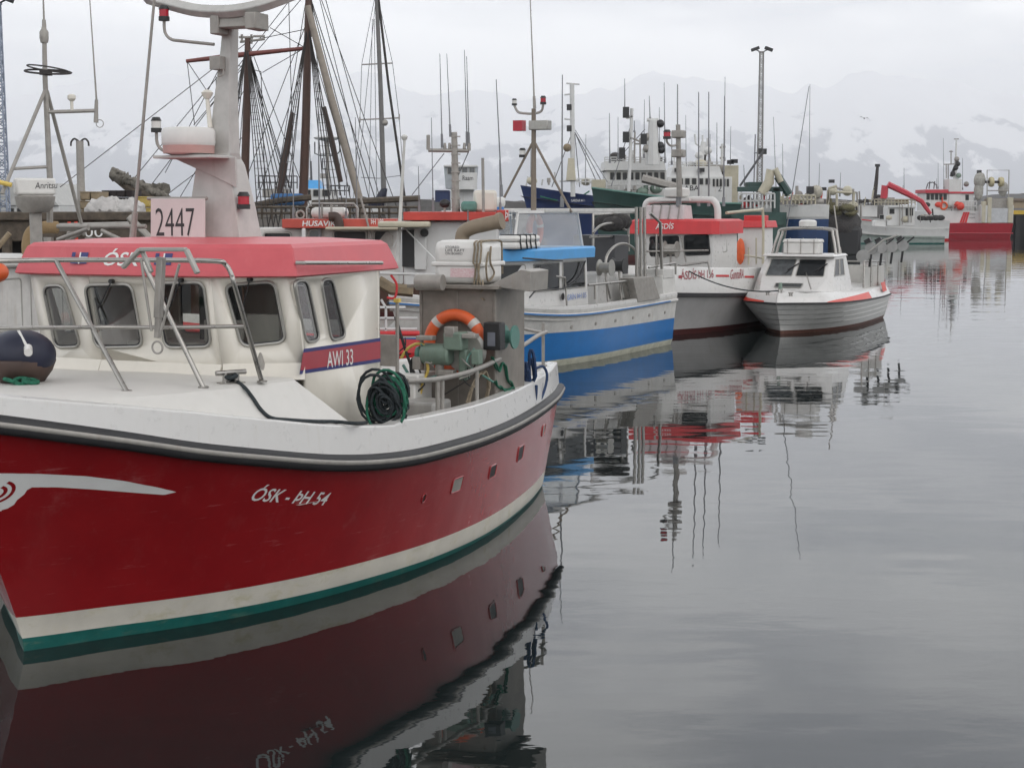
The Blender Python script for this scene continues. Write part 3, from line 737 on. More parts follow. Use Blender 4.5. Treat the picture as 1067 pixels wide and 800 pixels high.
# roof name with little flags, on the sloping front of the roof
Fa = Vector((O - 1.782, 0, 3.045)); Fb = Vector((O - 1.855, 0, 3.245)); eu = (Fb - Fa).normalized(); nf = Vector((eu.z, 0, -eu.x)) * .006
def fr_pt(y, f): return Fa + nf + Vector((0, y, 0)) + eu * f
ya = K.x(108, 266, O - 1.81).y
letters('ÓSK', .40, .165, fr_pt(ya, .035), (0, 1, 0), eu, shear=.25, bold=.015).build('roof_lettering', LETTERWHITE, roof, smooth=0)
for y0_ in (K.x(74, 266, O - 1.81).y, ya + .55):
    fg = M(); 
    for a, b, c, d in ((0, .05, .085, .045), (.10, .05, .08, .045), (0, .115, .04, .045), (.10, .115, .08, .045)): fg.poly([fr_pt(y0_ + a, b), fr_pt(y0_ + a + c, b), fr_pt(y0_ + a + c, b + d), fr_pt(y0_ + a, b + d)])
    fo = fg.build('flag_emblem', NAVY, roof, smooth=0)
    fg = M(); fg.poly([fr_pt(y0_ + .085, .05), fr_pt(y0_ + .10, .05), fr_pt(y0_ + .10, .16), fr_pt(y0_ + .085, .16)]); fg.poly([fr_pt(y0_ + .1, .095), fr_pt(y0_ + .18, .095), fr_pt(y0_ + .18, .115), fr_pt(y0_ + .1, .115)])
    fg.build('flag_cross', LETTERWHITE, fo, smooth=0)
# grab rail on the roof's port side
gr = M(); a = K.y(317, 274, 1.43); b = K.y(398, 274, 1.43)
gr.tube([a + Vector((0, -.08, 0)), a, a + (b - a) * .5, b], .018, 8); gr.build('grab_rail', STEEL, osk)
# side band with lettering
def sidept(u, v, y): return K.y(u, v, y)
def band(P, y, mt, nm, par):
    q = M(); q.poly([sidept(u, v, y) for u, v in P][::-1]); q.prism; return q.build(nm, mt, par, smooth=0)
bd = band([(316.5, 363.5), (396.5, 352), (396.5, 377), (312, 390)], 1.324, NAVY, 'name_band', osk)
band([(315.8, 367.5), (396.5, 355.5), (396.5, 373.5), (313, 386)], 1.327, BANDRED, 'red_field', bd)
A = sidept(341, 383.5, 1.330); B = sidept(368, 379.8, 1.330); C_ = sidept(341, 366.5, 1.330)
letters('AWI 33', (B - A).length, abs(C_.z - A.z), A, (B - A).normalized(), (0, 0, 1), bold=.004).build('band_lettering', LETTERWHITE, bd, smooth=0)

# ------------------------------------------------------------------ mast on the roof
xs_ = O - 3.55
mt = M(); secs = []
for (u0, u1, v, dx) in ((204, 262, 252, .42), (206, 256, 215, .38), (211, 247, 172, .32), (216, 245, 166, .28), (221, 246, 160, .2), (227, 245, 100, .17), (233, 246, 50, .15), (236, 247, 12, .14)):
    a = K.x(u0, v, xs_); b = K.x(u1, v, xs_)
    secs.append([(xs_ + dx * .35, a.y, a.z), (xs_ + dx * .35, b.y - .03, a.z), (xs_ - dx * .65, b.y - .03, a.z), (xs_ - dx * .65, a.y + .02, a.z)])
for a, b in zip(secs, secs[1:]): mt.hexa(a[::1] + b) if False else mt.grid([a + [a[0]], b + [b[0]]])
mt.poly(secs[-1]); mast = mt.build('mast', MASTGREY, osk, smooth=20, bevel=.012)
cb = M(); pts = curve([K.x(u, v, xs_ + dx) for u, v, dx in ((153, -2, -.25), (175, 4, .0), (205, 11, .16), (240, 12, .22), (272, 6, .16), (300, -4, .0), (322, -12, -.25))], 6)
cb.tube(pts, .068, 4); cb.build('cross_beam', MASTGREY, mast, smooth=30, bevel=.012)
fl = M()
c = K.x(250, 24, xs_ + .12); fl.box(c, (.22, .46, .10), taper=.75); fl.box(c + Vector((.02, .2, .0)), (.26, .12, .16)); fl.box(c + Vector((.02, -.22, -.02)), (.2, .1, .18)); fl.build('flood_light', GALV, mast, bevel=.01)
rb = M(); c = K.x(198, 164, xs_ + .25)
rb.prism([(xs_ + .1, c.y - .28, c.z), (xs_ + .1, c.y + .45, c.z), (xs_ + .1, c.y + .45, c.z - .30), (xs_ + .1, c.y + .22, c.z - .20)], (.035, 0, 0)); rb.box((xs_ + .27, c.y + .05, c.z + .0), (.42, .66, .03)); rb.build('radar_bracket', MASTGREY, mast, bevel=.006)
rd = radar(mast, (xs_ + .3, c.y + .02, c.z + .03), .262, .26)
r2 = M(); r2.lathe([(.25, c.z + .035), (.253, c.z + .12)], (xs_ + .3, c.y + .02, 0), 32); r2.build('dome_base', mat('pinkish_faded_plastic', (.52, .30, .27), .5), rd)
lg = letters('no', .09, .05, (xs_ + .55, c.y + .13, c.z + .17), Vector((-.5, .86, 0)), (0, 0, 1)) if False else None
for (pp, lz) in (([(176, 22), (177, 34), (183, 41), (195, 43), (228, 46.5)], (169, 19)), ([(163, 138), (164, 150), (170, 157), (180, 159)], (163, 135))):
    q = M(); P = curve([K.x(u - 5 if pp[0][0] == 176 else u, v, xs_ + .15) for u, v in pp], 5); q.tube(P, .016, 8); q.build('lamp_arm', GALV, mast)
    lamp(mast, P[0], .052, .15, REDLENS if pp[0][0] == 176 else WHITEPLAS)
q = M(); a = K.x(219, 133, xs_ + .1); b = K.x(216, 103, xs_ + .1); q.cyl(a, b, .025, .02); q.lathe([(.03, b.z), (.05, b.z + .03), (.06, b.z + .06), (.03, b.z + .085), (.001, b.z + .09)], (b.x, b.y, 0), 16); q.build('satellite_antenna', CREAM, mast)
q = M(); a = K.x(243, 164, xs_ - .1); q.cyl(a, a + Vector((0, 0, .12)), .05, .05); q.build('beacon_base', MASTGREY, mast)
q = M(); a += Vector((0, 0, .12)); q.ball(a + Vector((0, 0, .045)), .055, sc=(1, 1, 1.2)); q.build('blue_beacon', BLUELENS, mast)
lamp(mast, K.x(254, 218, xs_ + .1), .062, .17, REDLENS)
q = M(); q.bar(K.x(243, 216, xs_ + .08), K.x(254, 216, xs_ + .08), .03, .03); q.build('lamp_bracket', GALV, mast)
q = M(); c = K.x(227, 66, xs_ + .1); q.box(c, (.12, .12, .13)); q.tube(curve([c + Vector((0, .02, -.07)), c + Vector((.03, .02, -.13)), c + Vector((.03, .07, -.12)), c + Vector((0, .06, -.06))], 5), .008, 6); q.build('junction_box', GALV, mast, bevel=.01)
ghost = whip(osk, K.x(138, 250, xs_ + .2), K.x(161, -3, xs_ + .2), .019, .014, GALV)
# number board
nb = M(); P = [K.x(u, v, xs_ + .3) for u, v in ((157, 207), (213, 207), (213, 252), (157, 252))]; nb.prism(P[::-1], (-.02, 0, 0)); board = nb.build('number_board', mat('pinkish_white_board', (.62, .555, .54), .5, var=.05), osk, bevel=.003)
q = M(); q.cyl(K.x(154, 207, xs_ + .27), K.x(216, 207, xs_ + .27), .018); q.build('board_rail', GALV, osk)
A = K.x(162.5, 246, xs_ + .303); B = K.x(203, 246, xs_ + .303); C_ = K.x(162.5, 217, xs_ + .303)
letters('2447', (B - A).length, (C_ - A).length, A, (B - A).normalized(), (0, 0, 1), bold=-.006).build('board_number', BLACKPAINT, board, smooth=0)
# roof clutter behind the number board: grating of small pipes
q = M()
for u0, v0, u1, v1 in ((95, 236, 152, 236), (60, 250, 92, 238), (60, 236, 92, 236)): q.cyl(K.x(u0, v0, O - 3.9), K.x(u1, v1, O - 3.9), .024)
q.build('roof_pipe', GALV, osk)

# ------------------------------------------------------------------ pulpit rail
pu = M()
zt, zm = 3.16, 2.66
E3 = [K.y(222, 272, 1.16), K.y(235, 276, 1.24), K.y(241.5, 287, 1.29), K.y(246, 303, 1.32)]
feet = [K.z(132, 408, 2.1), K.z(212, 404, 2.1), K.z(273, 398, 2.1)]
y_of = lambda p: p
topP = [K.y(-40, 272, -.55 - .2), K.y(10, 272, .05), K.y(58, 272, .55)]
def out(p, d): return p
tops = [None] * 3
T1 = K.z(58, 271, zt); T2 = K.z(148, 271, zt); T3 = K.z(225, 271, zt)
Md = []
line = curve([K.z(-70, 272, zt), K.z(-10, 272, zt), T1, T2, *E3, feet[2]], 7)
pu.tube(line, .021, 8)
for a, b in ((T1, feet[0]), (T2, feet[1])): pu.tube([a, b], .021, 8); pu.cyl(b, b + Vector((0, 0, .012)), .045)
pu.cyl(feet[2], feet[2] + Vector((0, 0, .012)), .045)
def midp(a, b, v):
    # point of the stanchion that appears at row v
    best = None
    for k in range(101):
        q = a + (b - a) * k / 100; g = K.o + K.F * q.x + K.P * q.y + Vector((0, 0, q.z)); d = g - EYE
        c, s = math.cos(PITCH), math.sin(PITCH); yy = 400 - FPX * (d.y * s + d.z * c) / (d.y * c - d.z * s)
        if best is None or abs(yy - v) < best[0]: best = (abs(yy - v), q)
    return best[1]
m1 = midp(T1, feet[0], 341); m2 = midp(T2, feet[1], 340.5); m3 = midp(E3[3], feet[2], 340)
pu.tube(curve([K.z(-60, 342, zm), K.z(0, 342, zm), m1, m2, m3], 6), .017, 8)
pu.build('pulpit_rail', STEEL, osk, smooth=60)
# bow roller bracket and stowed lifting block behind the rail
br = M(); zq = O - .75
P = [K.x(u, v, zq) for u, v in ((128, 279), (146, 260), (194, 260), (206, 285))]
for a, b in zip(P, P[1:]): br.bar(a, b, .05, .035)
br.bar(P[1] + Vector((-.02, 0, 0)), K.x(158, 284, zq), .035, .035); br.build('roller_bracket', ALU, osk, bevel=.008)
an = M(); a = K.x(168, 268, zq - .06); b = K.x(164, 352, zq - .06); an.bar(a, a + (b - a) * .75, .06, .06); an.bar(a + (b - a) * .72, b, .045, .045); an.cyl(K.x(147, 270, zq), K.x(158, 345, zq), .012); an.cyl(K.x(187, 275, zq), K.x(168, 345, zq), .012)
an.torus(K.x(164, 362, zq - .06), .05, .010, 20, 6, (1, 0, 0)); an.build('stowed_anchor', GALV, osk, bevel=.006)
# cleats
def cleat(pa, pb, pf, par):
    q = M(); q.tube([pa, pb], .022, 8)
    c = (pa + pb) / 2; d = (pb - pa) * .2
    for k in (-1, 1): q.cyl(c + d * k, (c + d * k) + Vector((0, 0, -.085)), .022)
    q.box(c + Vector((0, 0, -.09)), ((pb - pa).length * .8, .1, .015), rz=math.atan2((pb - pa).y, (pb - pa).x)); return q.build('cleat', STEEL, par)
cleat(K.z(225, 389, 2.19), K.z(256, 387, 2.19), None, osk); cleat(K.z(-14, 388, 2.2), K.z(32, 386, 2.2), None, osk)
# bow line led aft over the trunk to the coil
rp = M(); P = curve([K.z(235, 394, 2.13)] + [on_deck(u, v) for u, v in ((244, 398), (253, 404), (262, 415), (271, 428), (282, 436.5), (300, 438.5), (325, 440), (350, 440.5), (370, 441))] + [K.y(382, 440, 1.68)], 8)
rp.tube(P, .017, 7); rp.torus(K.z(240, 394, 2.13), .05, .017, 16, 7, (0, .2, 1)); rp.torus(K.z(241, 392, 2.16), .045, .017, 16, 7, (.2, 0, 1)); rope = rp.build('mooring_rope', ROPEDARK, None, smooth=60)
rope.location = K.o; rope.rotation_euler.z = K.rz; tag(rope, 'dark rope wound on the foredeck cleat and led aft along the white trunk side', 'rope')
def coil(name, label, cen, ax, R_, n, mats_, seed, cat='rope', r=.016, sq=.55, group=None, sides=18):
    """hanging hank: many loose loops"""
    rnd = random.Random(seed); t = thing(name, label, cat, K.o, K.rz, group)
    for mi, (m_, frac) in enumerate(mats_):
        q = M(); P = []
        for k in range(int(n * frac)):
            rr_ = R_ * rnd.uniform(.30, 1.0); ox = rnd.uniform(-.05, .05); oz = rnd.uniform(-.12, .06); oy = rnd.uniform(-.06, .06); tw = rnd.uniform(-.3, .3)
            for j in range(sides):
                a = 2 * PI * j / sides
                P.append(Vector((ax[0] * ox + rnd.uniform(-.012, .012), 0, 0)) + Vector(cen) + Vector((math.sin(a) * tw * .2 + ox, math.cos(a) * rr_ * sq + oy, math.sin(a) * rr_ + oz)))
        q.tube(P, r, 6); q.build('rope_loops' if mi == 0 else 'green_rope_loops', m_, t, smooth=60)
    return t
coil('rope_coil', 'big hank of dark grey and green rope hung behind the wheelhouse of the red boat', K.y(401, 414, 1.72), (1, 0, 0), .26, 40, ((ROPEDARK, .82), (ROPEGREEN, .2)), 3, sq=.78, r=.014)
coil('rope_coil', 'blue rope hung over the stern bulwark of the red boat', K.y(550, 396, 1.53), (1, 0, 0), .33, 9, ((ROPEBLUE, 1.0),), 7, sq=.12, r=.02)
t = tag(M().tube(curve([K.y(558, 384, 1.50), K.y(566, 382, 1.52), K.y(570, 392, 1.54), K.y(566, 410, 1.54), K.y(558, 424, 1.54), K.y(554, 418, 1.54)], 8), .017, 7).build('mooring_rope', ROPEBLUE), 'short blue rope tail looped on the outside of the stern bulwark', 'rope'); t.location = K.o; t.rotation_euler.z = K.rz
q = M()
for k in range(5): q.torus(K.z(12 + 5 * k, 397 - k % 2 * 2, 2.14), .06 + .01 * (k % 2), .018, 16, 6, (.3 * (k % 3 - 1), .2, 1))
t = tag(q.build('rope_heap', ROPEGREEN), 'small heap of green rope by the cleat at the left edge', 'rope'); t.location = K.o; t.rotation_euler.z = K.rz

# navy cover ball on the foredeck, left
q = K.z(-6, 400, 2.12); t = thing('fender', 'big navy blue float with brown underside and white end knob on the foredeck', 'float', K.o + K.F * (q.x - .35) + K.P * q.y + Vector((0, 0, 2.12)), K.rz)
f = M(); f.ball((0, 0, .22), .275, 28, 18, (1.0, 1.15, .8)); f.build('float_body', DARKBLUEFAB, t, smooth=180)
f = M(); f.lathe([(.02, .0), (.2, .0), (.265, .09), (.30, .18), (.285, .2)], (0, 0, -.01), 28); f.build('brown_skirt', BROWNVINYL, t, smooth=60)
f = M(); f.cyl((.17, .22, .30), (.27, .30, .27), .035, n=16); f.cyl((.08, .05, .44), (.2, .24, .3), .012); f.build('end_knob', WHITEPLAS, t)

# ------------------------------------------------------------------ aft deck: steel housing, hauler, rails
BX0, BX1 = O - 6.0, O - 6.85
hb = M(); P = [K.x(u, v, BX0) for u, v in ((437, 300), (517, 300))]; y0_, y1_ = P[0].y, P[1].y; zt_ = P[0].z
hb.box(((BX0 + BX1) / 2, (y0_ + y1_) / 2, (1.02 + zt_) / 2), (BX0 - BX1, y1_ - y0_, zt_ - 1.02))
for k in (.02, .5, .98): hb.box((BX0 + .008, y0_ + (y1_ - y0_) * k, (1.02 + zt_) / 2), (.012, .03, zt_ - 1.06))
housing = hb.build('steel_housing', HOUSING, osk, bevel=.008)
q = M(); q.prism([(BX0 + .12, y0_ - .1, zt_ + .004), (BX0 + .12, y1_ + .08, zt_ + .004), (BX1 - .05, y1_ + .08, zt_ + .004), (BX1 - .05, y0_ - .1, zt_ + .004)], (0, 0, .04)); q.build('housing_top', HOUSING, housing, bevel=.005)
q = M(); q.prism([K.x(u, v, BX0 + .05) for u, v in ((508, 298), (552, 304), (553, 283), (543, 281))][::-1], (-.55, 0, 0)); q.build('chute', GALV, housing, bevel=.006)
q = M(); a = K.x(436, 294, BX0 + .2); q.lathe([(.085, a.y - .02), (.088, a.y), (.088, a.y + .3)], (a.x, 0, a.z), 20, 'Y'); q.build('vent_pipe', GALV, housing)
q = M(); P = curve([K.x(482, 262, BX1 - .1), K.x(482, 245, BX1 - .1), K.x(490, 238, BX1 - .1), K.x(505, 234, BX1 - .1), K.x(519, 231, BX1 - .1)], 6); q.tube(P, .085, 14); q.tube([P[-1], P[-1] + (P[-1] - P[-2]).normalized() * .05], .1, 14); q.build('exhaust_pipe', mat('brown_exhaust_pipe', (.26, .21, .15), .6, .2, streak=.4), osk)
# liferaft canister, strapped on the housing
c = K.x(486, 273, BX0 - .3); hh = .235
t = thing('liferaft_canister', 'large white liferaft canister strapped on the steel housing of the red boat', 'liferaft', K.o + K.F * (BX0 - .36) + K.P * c.y + Vector((0, 0, zt_ + .044)), K.rz)
for nm, z0, z1, e in (('lower_shell', 0, .27, .0), ('upper_shell', .19, .49, .0)):
    f = M(); f.box((0, 0, (z0 + z1) / 2), (.60, .62, z1 - z0), taper=1.0); f.build(nm, WHITEPLAS, t, bevel=.085)
f = M(); f.box((0, 0, .225), (.63, .65, .05)); f.build('flange', WHITEPLAS, t, bevel=.015)
f = M(); rnd = random.Random(2)
for k in range(3):
    y = .20 + .04 * k; f.tube(curve([(.312, y, -.0), (.325, y + rnd.uniform(-.03, .03), .2), (.325, y, .25), (.31, y + .01, .4), (.27, y, .475), (0, y + .02, .483), (-.27, y, .475), (-.31, y, .4), (-.325, y, .1)], 6), .011, 6)
f.tube(curve([(.1, .318, .42), (.16, .335, .25), (.05, .335, .12), (.2, .325, .04), (.28, .335, .2), (.18, .32, .36)], 8), .011, 6); f.tube(curve([(.30, .30, .05), (.36, .33, -.03), (.34, .28, -.12), (.37, .35, -.16)], 6), .012, 6)
f.build('lashing', ROPETAN, t, smooth=60)
for j, (tx, w_, zz) in enumerate((('STORED', .13, .40), ('LIFE RAFT', .18, .365), ('ON BOARD', .16, .33))): letters(tx, w_ * 1.3, .028, (.303, -.15, zz), (0, 1, 0), (0, 0, 1)).build('stencil', BLACKPAINT, t, smooth=0)
f = M(); f.box((.303, .06, .13), (.004, .30, .10)); lb = f.build('notice_label', mat('printed_notice', (.70, .63, .62), .5, col2=(.55, .30, .32), vscale=60), t)
# lifebuoy in front of the housing
lc = K.x(474, 357, BX0 + .1)
lifebuoy('lifebuoy', 'orange lifebuoy with pale bands hung on the steel housing of the red boat', K, (BX0 + .1, lc.y, lc.z), .31, .066, (1, .0, .05), mat('grey_reflective_tape', (.55, .52, .48), .4), ph=.75)
# hydraulic hauler
hx = BX0 + .42
hz = M(); c = K.x(458, 369, hx); hz.lathe([(.001, -.2), (.1, -.2), (.12, -.17), (.12, .12), (.1, .14), (.001, .14)], (c.x, c.y, c.z), 22, 'Y'); hau = hz.build('hauler_motor', GREENMACH, osk, smooth=40)
q = M(); q.box(K.x(475, 355, hx), (.2, .22, .2)); q.box(K.x(484, 380, hx - .05), (.12, .1, .34)); q.build('gearbox', GREENMACH, hau, bevel=.02)
q = M(); d = K.x(487, 366, hx - .18); q.lathe([(.02, -.05), (.2, -.05), (.22, -.02), (.15, .02), (.14, .06), (.22, .1), (.02, .1)], (d.x, d.y, d.z), 28, 'X'); q.build('hauler_wheel', ALU, hau, smooth=40)
q = M(); q.lathe([(.02, -.03), (.075, -.03), (.085, 0), (.06, .03), (.02, .03)], (c.x, c.y - .24, c.z), 20, 'Y'); q.build('flange', HYD, hau)
q = M(); c2 = K.x(455, 400, hx); q.cyl((c.x, c.y, c.z - .1), (c.x, c.y, 1.03), .05); q.box((c.x, c.y, 1.04), (.3, .3, .03)); q.build('pedestal', GALV, hau)
for pp, mm in (([(418, 373), (425, 363), (436, 358), (446, 362)], YELLOW), ([(443, 372), (446, 385), (441, 398), (438, 410)], YELLOW), ([(430, 395), (428, 380), (433, 372), (448, 378)], BLACK), ([(420, 380), (428, 392), (440, 396), (455, 392)], HYD), ([(412, 330), (418, 350), (425, 372), (432, 390)], BLACK)):
    q = M(); q.tube(curve([K.x(u, v, hx + .05) for u, v in pp], 6), .017, 7); q.build('hydraulic_hose', mm, hau, smooth=60)
q = M(); c = K.x(515, 350, BX0 + .2); q.box(c, (.16, .20, .30)); cbx = q.build('control_box', BLACK, osk, bevel=.012)
q = M(); q.box(c + Vector((.082, 0, -.03)), (.006, .09, .15)); q.build('display', mat('pale_display', (.16, .17, .2), .2), cbx)
q = M(); c = K.x(531, 351, BX0 - .1); q.lathe([(.02, -.07), (.13, -.07), (.13, -.05), (.07, -.04), (.07, .04), (.13, .05), (.13, .07), (.02, .07)], (c.x, c.y, c.z), 22, 'Y'); q.build('line_reel', HYD, osk, smooth=40)
q = M(); q.cyl(K.x(414, 395, O - 4.9), K.x(414, 313, O - 4.9), .02); pst = q.build('deck_post', GALV, osk)
q = M(); a = K.x(414, 313, O - 4.9); q.box(a, (.06, .06, .04)); q.build('yellow_cap', YELLOW, pst)
# hatch of grey plastic and crates on the deck by the rail
q = M(); c = K.x(440, 424, O - 4.9); q.box((O - 5.0, c.y, 1.3), (.5, .42, .55), taper=.92); t = tag(q.build('fish_tub', mat('milky_plastic', (.36, .35, .33), .4, var=.15, vscale=8), None, bevel=.03), 'greyish plastic tub on the working deck beside the rope hank', 'tub'); t.location = K.o; t.rotation_euler.z = K.rz
q = M(); c = K.x(420, 372, O - 5.6); q.box((O - 5.6, c.y - .1, 1.75), (.5, .8, .10)); q.box((O - 5.6, c.y - .1, 1.4), (.45, .7, .6)); q.build('sorting_table', WHITEPLAS, osk, bevel=.02)
# stern rail
sr = M(); P = curve([K.y(424, 397, 1.75), K.y(455, 395, 1.83), K.y(490, 387, 1.80), K.y(520, 374, 1.66), K.y(545, 360, 1.5), K.y(560, 350, 1.38), K.y(569, 346, 1.25)], 8); sr.tube(P, .026, 10)
rl = sr.build('stern_rail', GALV, osk, smooth=60)
for (u, v, vb, y) in ((456, 396, 437, 1.82), (461, 394, 437, 1.82), (540, 362, 403, 1.54), (566, 336, 381, 1.27), (497, 385, 421, 1.78)):
    q = M(); q.cyl(K.y(u, vb, y), K.y(u, v, y), .022, n=8); q.box(K.y(u, vb, y), (.08, .08, .02)); q.build('stanchion', GALV, rl)
q = M(); P = K.y(532, 345, 1.3); q.tube([K.x(543, 342, BX0 - 1.8), K.y(566, 347, 1.27)], .02, 8); q.build('cross_pipe', GALV, osk)
for pp, mm, lab in (([(512, 372), (518, 385), (524, 378), (528, 395), (534, 404), (522, 405), (515, 398)], ROPEGREEN, 'teal rope hanging in loops from the stern rail'), ([(486, 420), (493, 400), (501, 388), (507, 392), (508, 405), (505, 418)], ROPETAN, 'tan rope slung over the stern rail near the lifebuoy')):
    q = M(); P = curve([K.y(u, v, 1.68) for u, v in pp], 7); q.tube(P, .012, 6); q.tube([p + Vector((.02, .03, -.02 * math.sin(j))) for j, p in enumerate(P)], .012, 6)
    t = tag(q.build('hanging_rope', mm, None, smooth=60), lab, 'rope'); t.location = K.o; t.rotation_euler.z = K.rz

# wipers over the forward windows
for u0, v0, u1, v1 in ((118, 293, 104, 322), (190, 292, 178, 322), (262, 291, 254, 324)):
    pl_ = (bot['cs'], bot['cp'], top['cp']) if u0 < 225 else (bot['cp'], bot['pp'], top['pp'])
    a = K.pl(u0, v0, *pl_) + Vector((.03, 0, 0)); b = K.pl(u1, v1, *pl_) + Vector((.03, 0, 0)); q = M(); q.tube([a, b], .007, 5); q.tube([b + (a - b) * .02 + Vector((0, -.03, .1)), b, b + Vector((0, .03, -.13))], .008, 5); q.cyl(a + Vector((-.03, 0, 0)), a + Vector((.02, 0, 0)), .02); q.build('wiper', BLACK, osk)
# loose cables and small gear by the hauler
rnd = random.Random(21)
for k in range(9):
    u, v = rnd.uniform(420, 500), rnd.uniform(348, 392); q = M(); P = [K.x(u + rnd.uniform(-14, 14) * j * .6, v + j * rnd.uniform(4, 12), hx + rnd.uniform(-.05, .15)) for j in range(4)]; q.tube(curve(P, 5), rnd.uniform(.006, .012), 5); q.build('hydraulic_hose', (BLACK, HYD, RUBBER, GALV)[k % 4], hau, smooth=60)
for u, v, w_, h_ in ((444, 352, .2, .05), (470, 346, .12, .12), (436, 378, .1, .14), (497, 372, .09, .16), (490, 350, .16, .05), (466, 388, .18, .06)):
    q = M(); q.box(K.x(u, v, hx + .04), (.12, w_, h_)); q.build('bracket', (GALV, GREENMACH)[int(u) % 2], hau, bevel=.01)
q = M(); q.box(K.x(403, 365, O - 5.4), (.02, .3, .35)); q.build('round_guard', GALV, osk, bevel=.06)
# ------------------------------------------------------------------ the blue boat moored behind
def sheet_mat():                                  # cloudy, scratched window sheet
    m = glass('scratched_clear_sheet', .9, .25, .3); t = m.node_tree; o = next(n for n in t.nodes if n.type == 'OUTPUT_MATERIAL'); src = o.inputs[0].links[0].from_socket
    d = t.nodes.new('ShaderNodeBsdfDiffuse'); d.inputs[0].default_value = (.62, .62, .62, 1); z = t.nodes.new('ShaderNodeTexNoise'); z.inputs['Scale'].default_value = 2.5; z.inputs['Detail'].default_value = 6
    r = t.nodes.new('ShaderNodeMapRange'); r.inputs[1].default_value = .3; r.inputs[2].default_value = .7; r.inputs[3].default_value = .06; r.inputs[4].default_value = .30; t.links.new(z.outputs['Fac'], r.inputs[0])
    x = t.nodes.new('ShaderNodeMixShader'); t.links.new(r.outputs[0], x.inputs[0]); t.links.new(src, x.inputs[1]); t.links.new(d.outputs[0], x.inputs[2]); t.links.new(x.outputs[0], o.inputs[0]); return m
def simple_hull(L, B, zr0, zr1, wl=.9, bowfull=2.2, stern=.86, flare=1.4, overhang=.7, mid=None, sheer=None):
    """stern at x=0, stem at x=L on deck; zr0 stern height, zr1 bow height"""
    n = 13; ts = [k / (n - 1) for k in range(n)]
    ry = []; wy = []
    for t in ts:
        e = max(0, (t - .38) / .62)
        s_ = stern + (1 - stern) * min(1, t / .4)
        ry.append(B / 2 * s_ * (1 - e ** bowfull)); wy.append(B / 2 * s_ * wl * (1 - e ** (bowfull * .72)))
    rz = [zr0 + (zr1 - zr0) * t ** 2.2 for t in ts] if sheer is None else [sheer(t) for t in ts]
    return Hull([t * (L - overhang) for t in ts], wy, [t * L for t in ts], ry, rz, flare=flare)
def reel(parent, c, r, w_, m_, ax='Y', name='jigging_reel'):
    q = M(); q.lathe([(.01, -w_ / 2), (r, -w_ / 2), (r, -w_ / 2 + .02), (r * .62, -w_ / 2 + .04), (r * .62, w_ / 2 - .04), (r, w_ / 2 - .02), (r, w_ / 2), (.01, w_ / 2)], tuple(c), 20, ax)
    return q.build(name, m_, parent, smooth=40)
def pipes(parent, lists, r, m_=STEEL, name='rail', n=7):
    """each polyline its own tube inside one railing part"""
    q = M()
    for L_ in lists: q.tube(L_, r, n)
    return q.build(name, m_, parent, smooth=60)
def pane_on(parent, fr, plane, px, m_=TINT, r=.05, frm=ALU, fw=.014, out=None):
    P = [fr.pl(u, v, *plane) for u, v in px]
    nn = (Vector(plane[1]) - Vector(plane[0])).cross(Vector(plane[2]) - Vector(plane[0])).normalized()
    g = fr.loc(EYE)
    if nn.dot(g - Vector(plane[0])) < 0: nn = -nn
    P = [p + nn * .006 for p in P]
    lp = rounded(P, r, 4); return window(parent, lp, frm, m_, fw)

_c = pz(705, 359, 0); _a = R(27)
_st = Vector((_c.x, _c.y)) - Vector((math.cos(_a), -math.sin(_a))) * 1.62
B1 = Frame(_st, 27, off=5.0); X0 = -5.0
blue = thing('fishing_boat', 'blue and white fishing boat moored astern of the red one, steel posts along its stern', 'fishing boat', B1.o, B1.rz)
sh = smooth_table([0, .3, .6, 1], [1.31, 1.28, 1.32, 1.8])
HB = simple_hull(12.0, 3.5, 1, 1, wl=.92, stern=.93, sheer=sh, overhang=.9, bowfull=2.6)
class Off:                                        # shift a hull so its stern is at X0
    def __init__(s, h_, x0): s.h = h_; s.x0 = x0
def shifted(Hh, x0):
    Hh.w0 += x0; Hh.w1 += x0; Hh.r0 += x0; Hh.r1 += x0; return Hh
shifted(HB, X0)
hb = HB.mesh([(lambda t: .15, 0), (lambda t: .71 + .22 * t ** 2, 1), (lambda t: HB.zr(t), 2)], nt=50, sub=5)
h1 = hb.build('hull', [SLIME, BLUEHULL, DIRTYWHITE], blue, smooth=50)
HB.sweep([(0, -.16), (.03, -.14), (.03, -.10), (0, -.08)]).build('rub_strake', DIRTYWHITE, h1)
q = HB.sweep([(0.004, -.145), (.0345, -.138), (.0345, -.105), (.004, -.09)], t0=.05, t1=1); q.build('blue_stripe', BLUEHULL, h1)
q = M(); q.grid([[(HB.rail(t)[0], sg * max(0, HB.yr(t) - .05), HB.zr(t) - .25) for t in [k / 30 for k in range(31)]] for sg in (1, -1)]); q.build('deck', DIRTYWHITE, blue)
HB.sweep([(0, 0), (.0, .07), (-.03, .085), (-.10, .085), (-.11, -.28)]).build('bulwark', WHITE, blue, smooth=50)
sy = HB.yr(0)
# raised white stern block
q = M(); P = [B1.y(u, v, 1.60) for u, v in ((686, 285), (706, 284), (706, 305), (686, 307))]
q.box((X0 + .45, 0, 1.56), (.9, 3.2, .62), taper=.97); q.box((X0 + .5, 1.2, 1.9), (.75, .75, .25)); q.build('stern_block', DIRTYWHITE, blue, bevel=.02)
# scuppers
for k in range(6):
    x = X0 + .8 + k * 1.15; q = M(); p = HB.on(x, .90, .006); q.box(p, (.1, .015, .07)); q.build('scupper', GALV, h1)
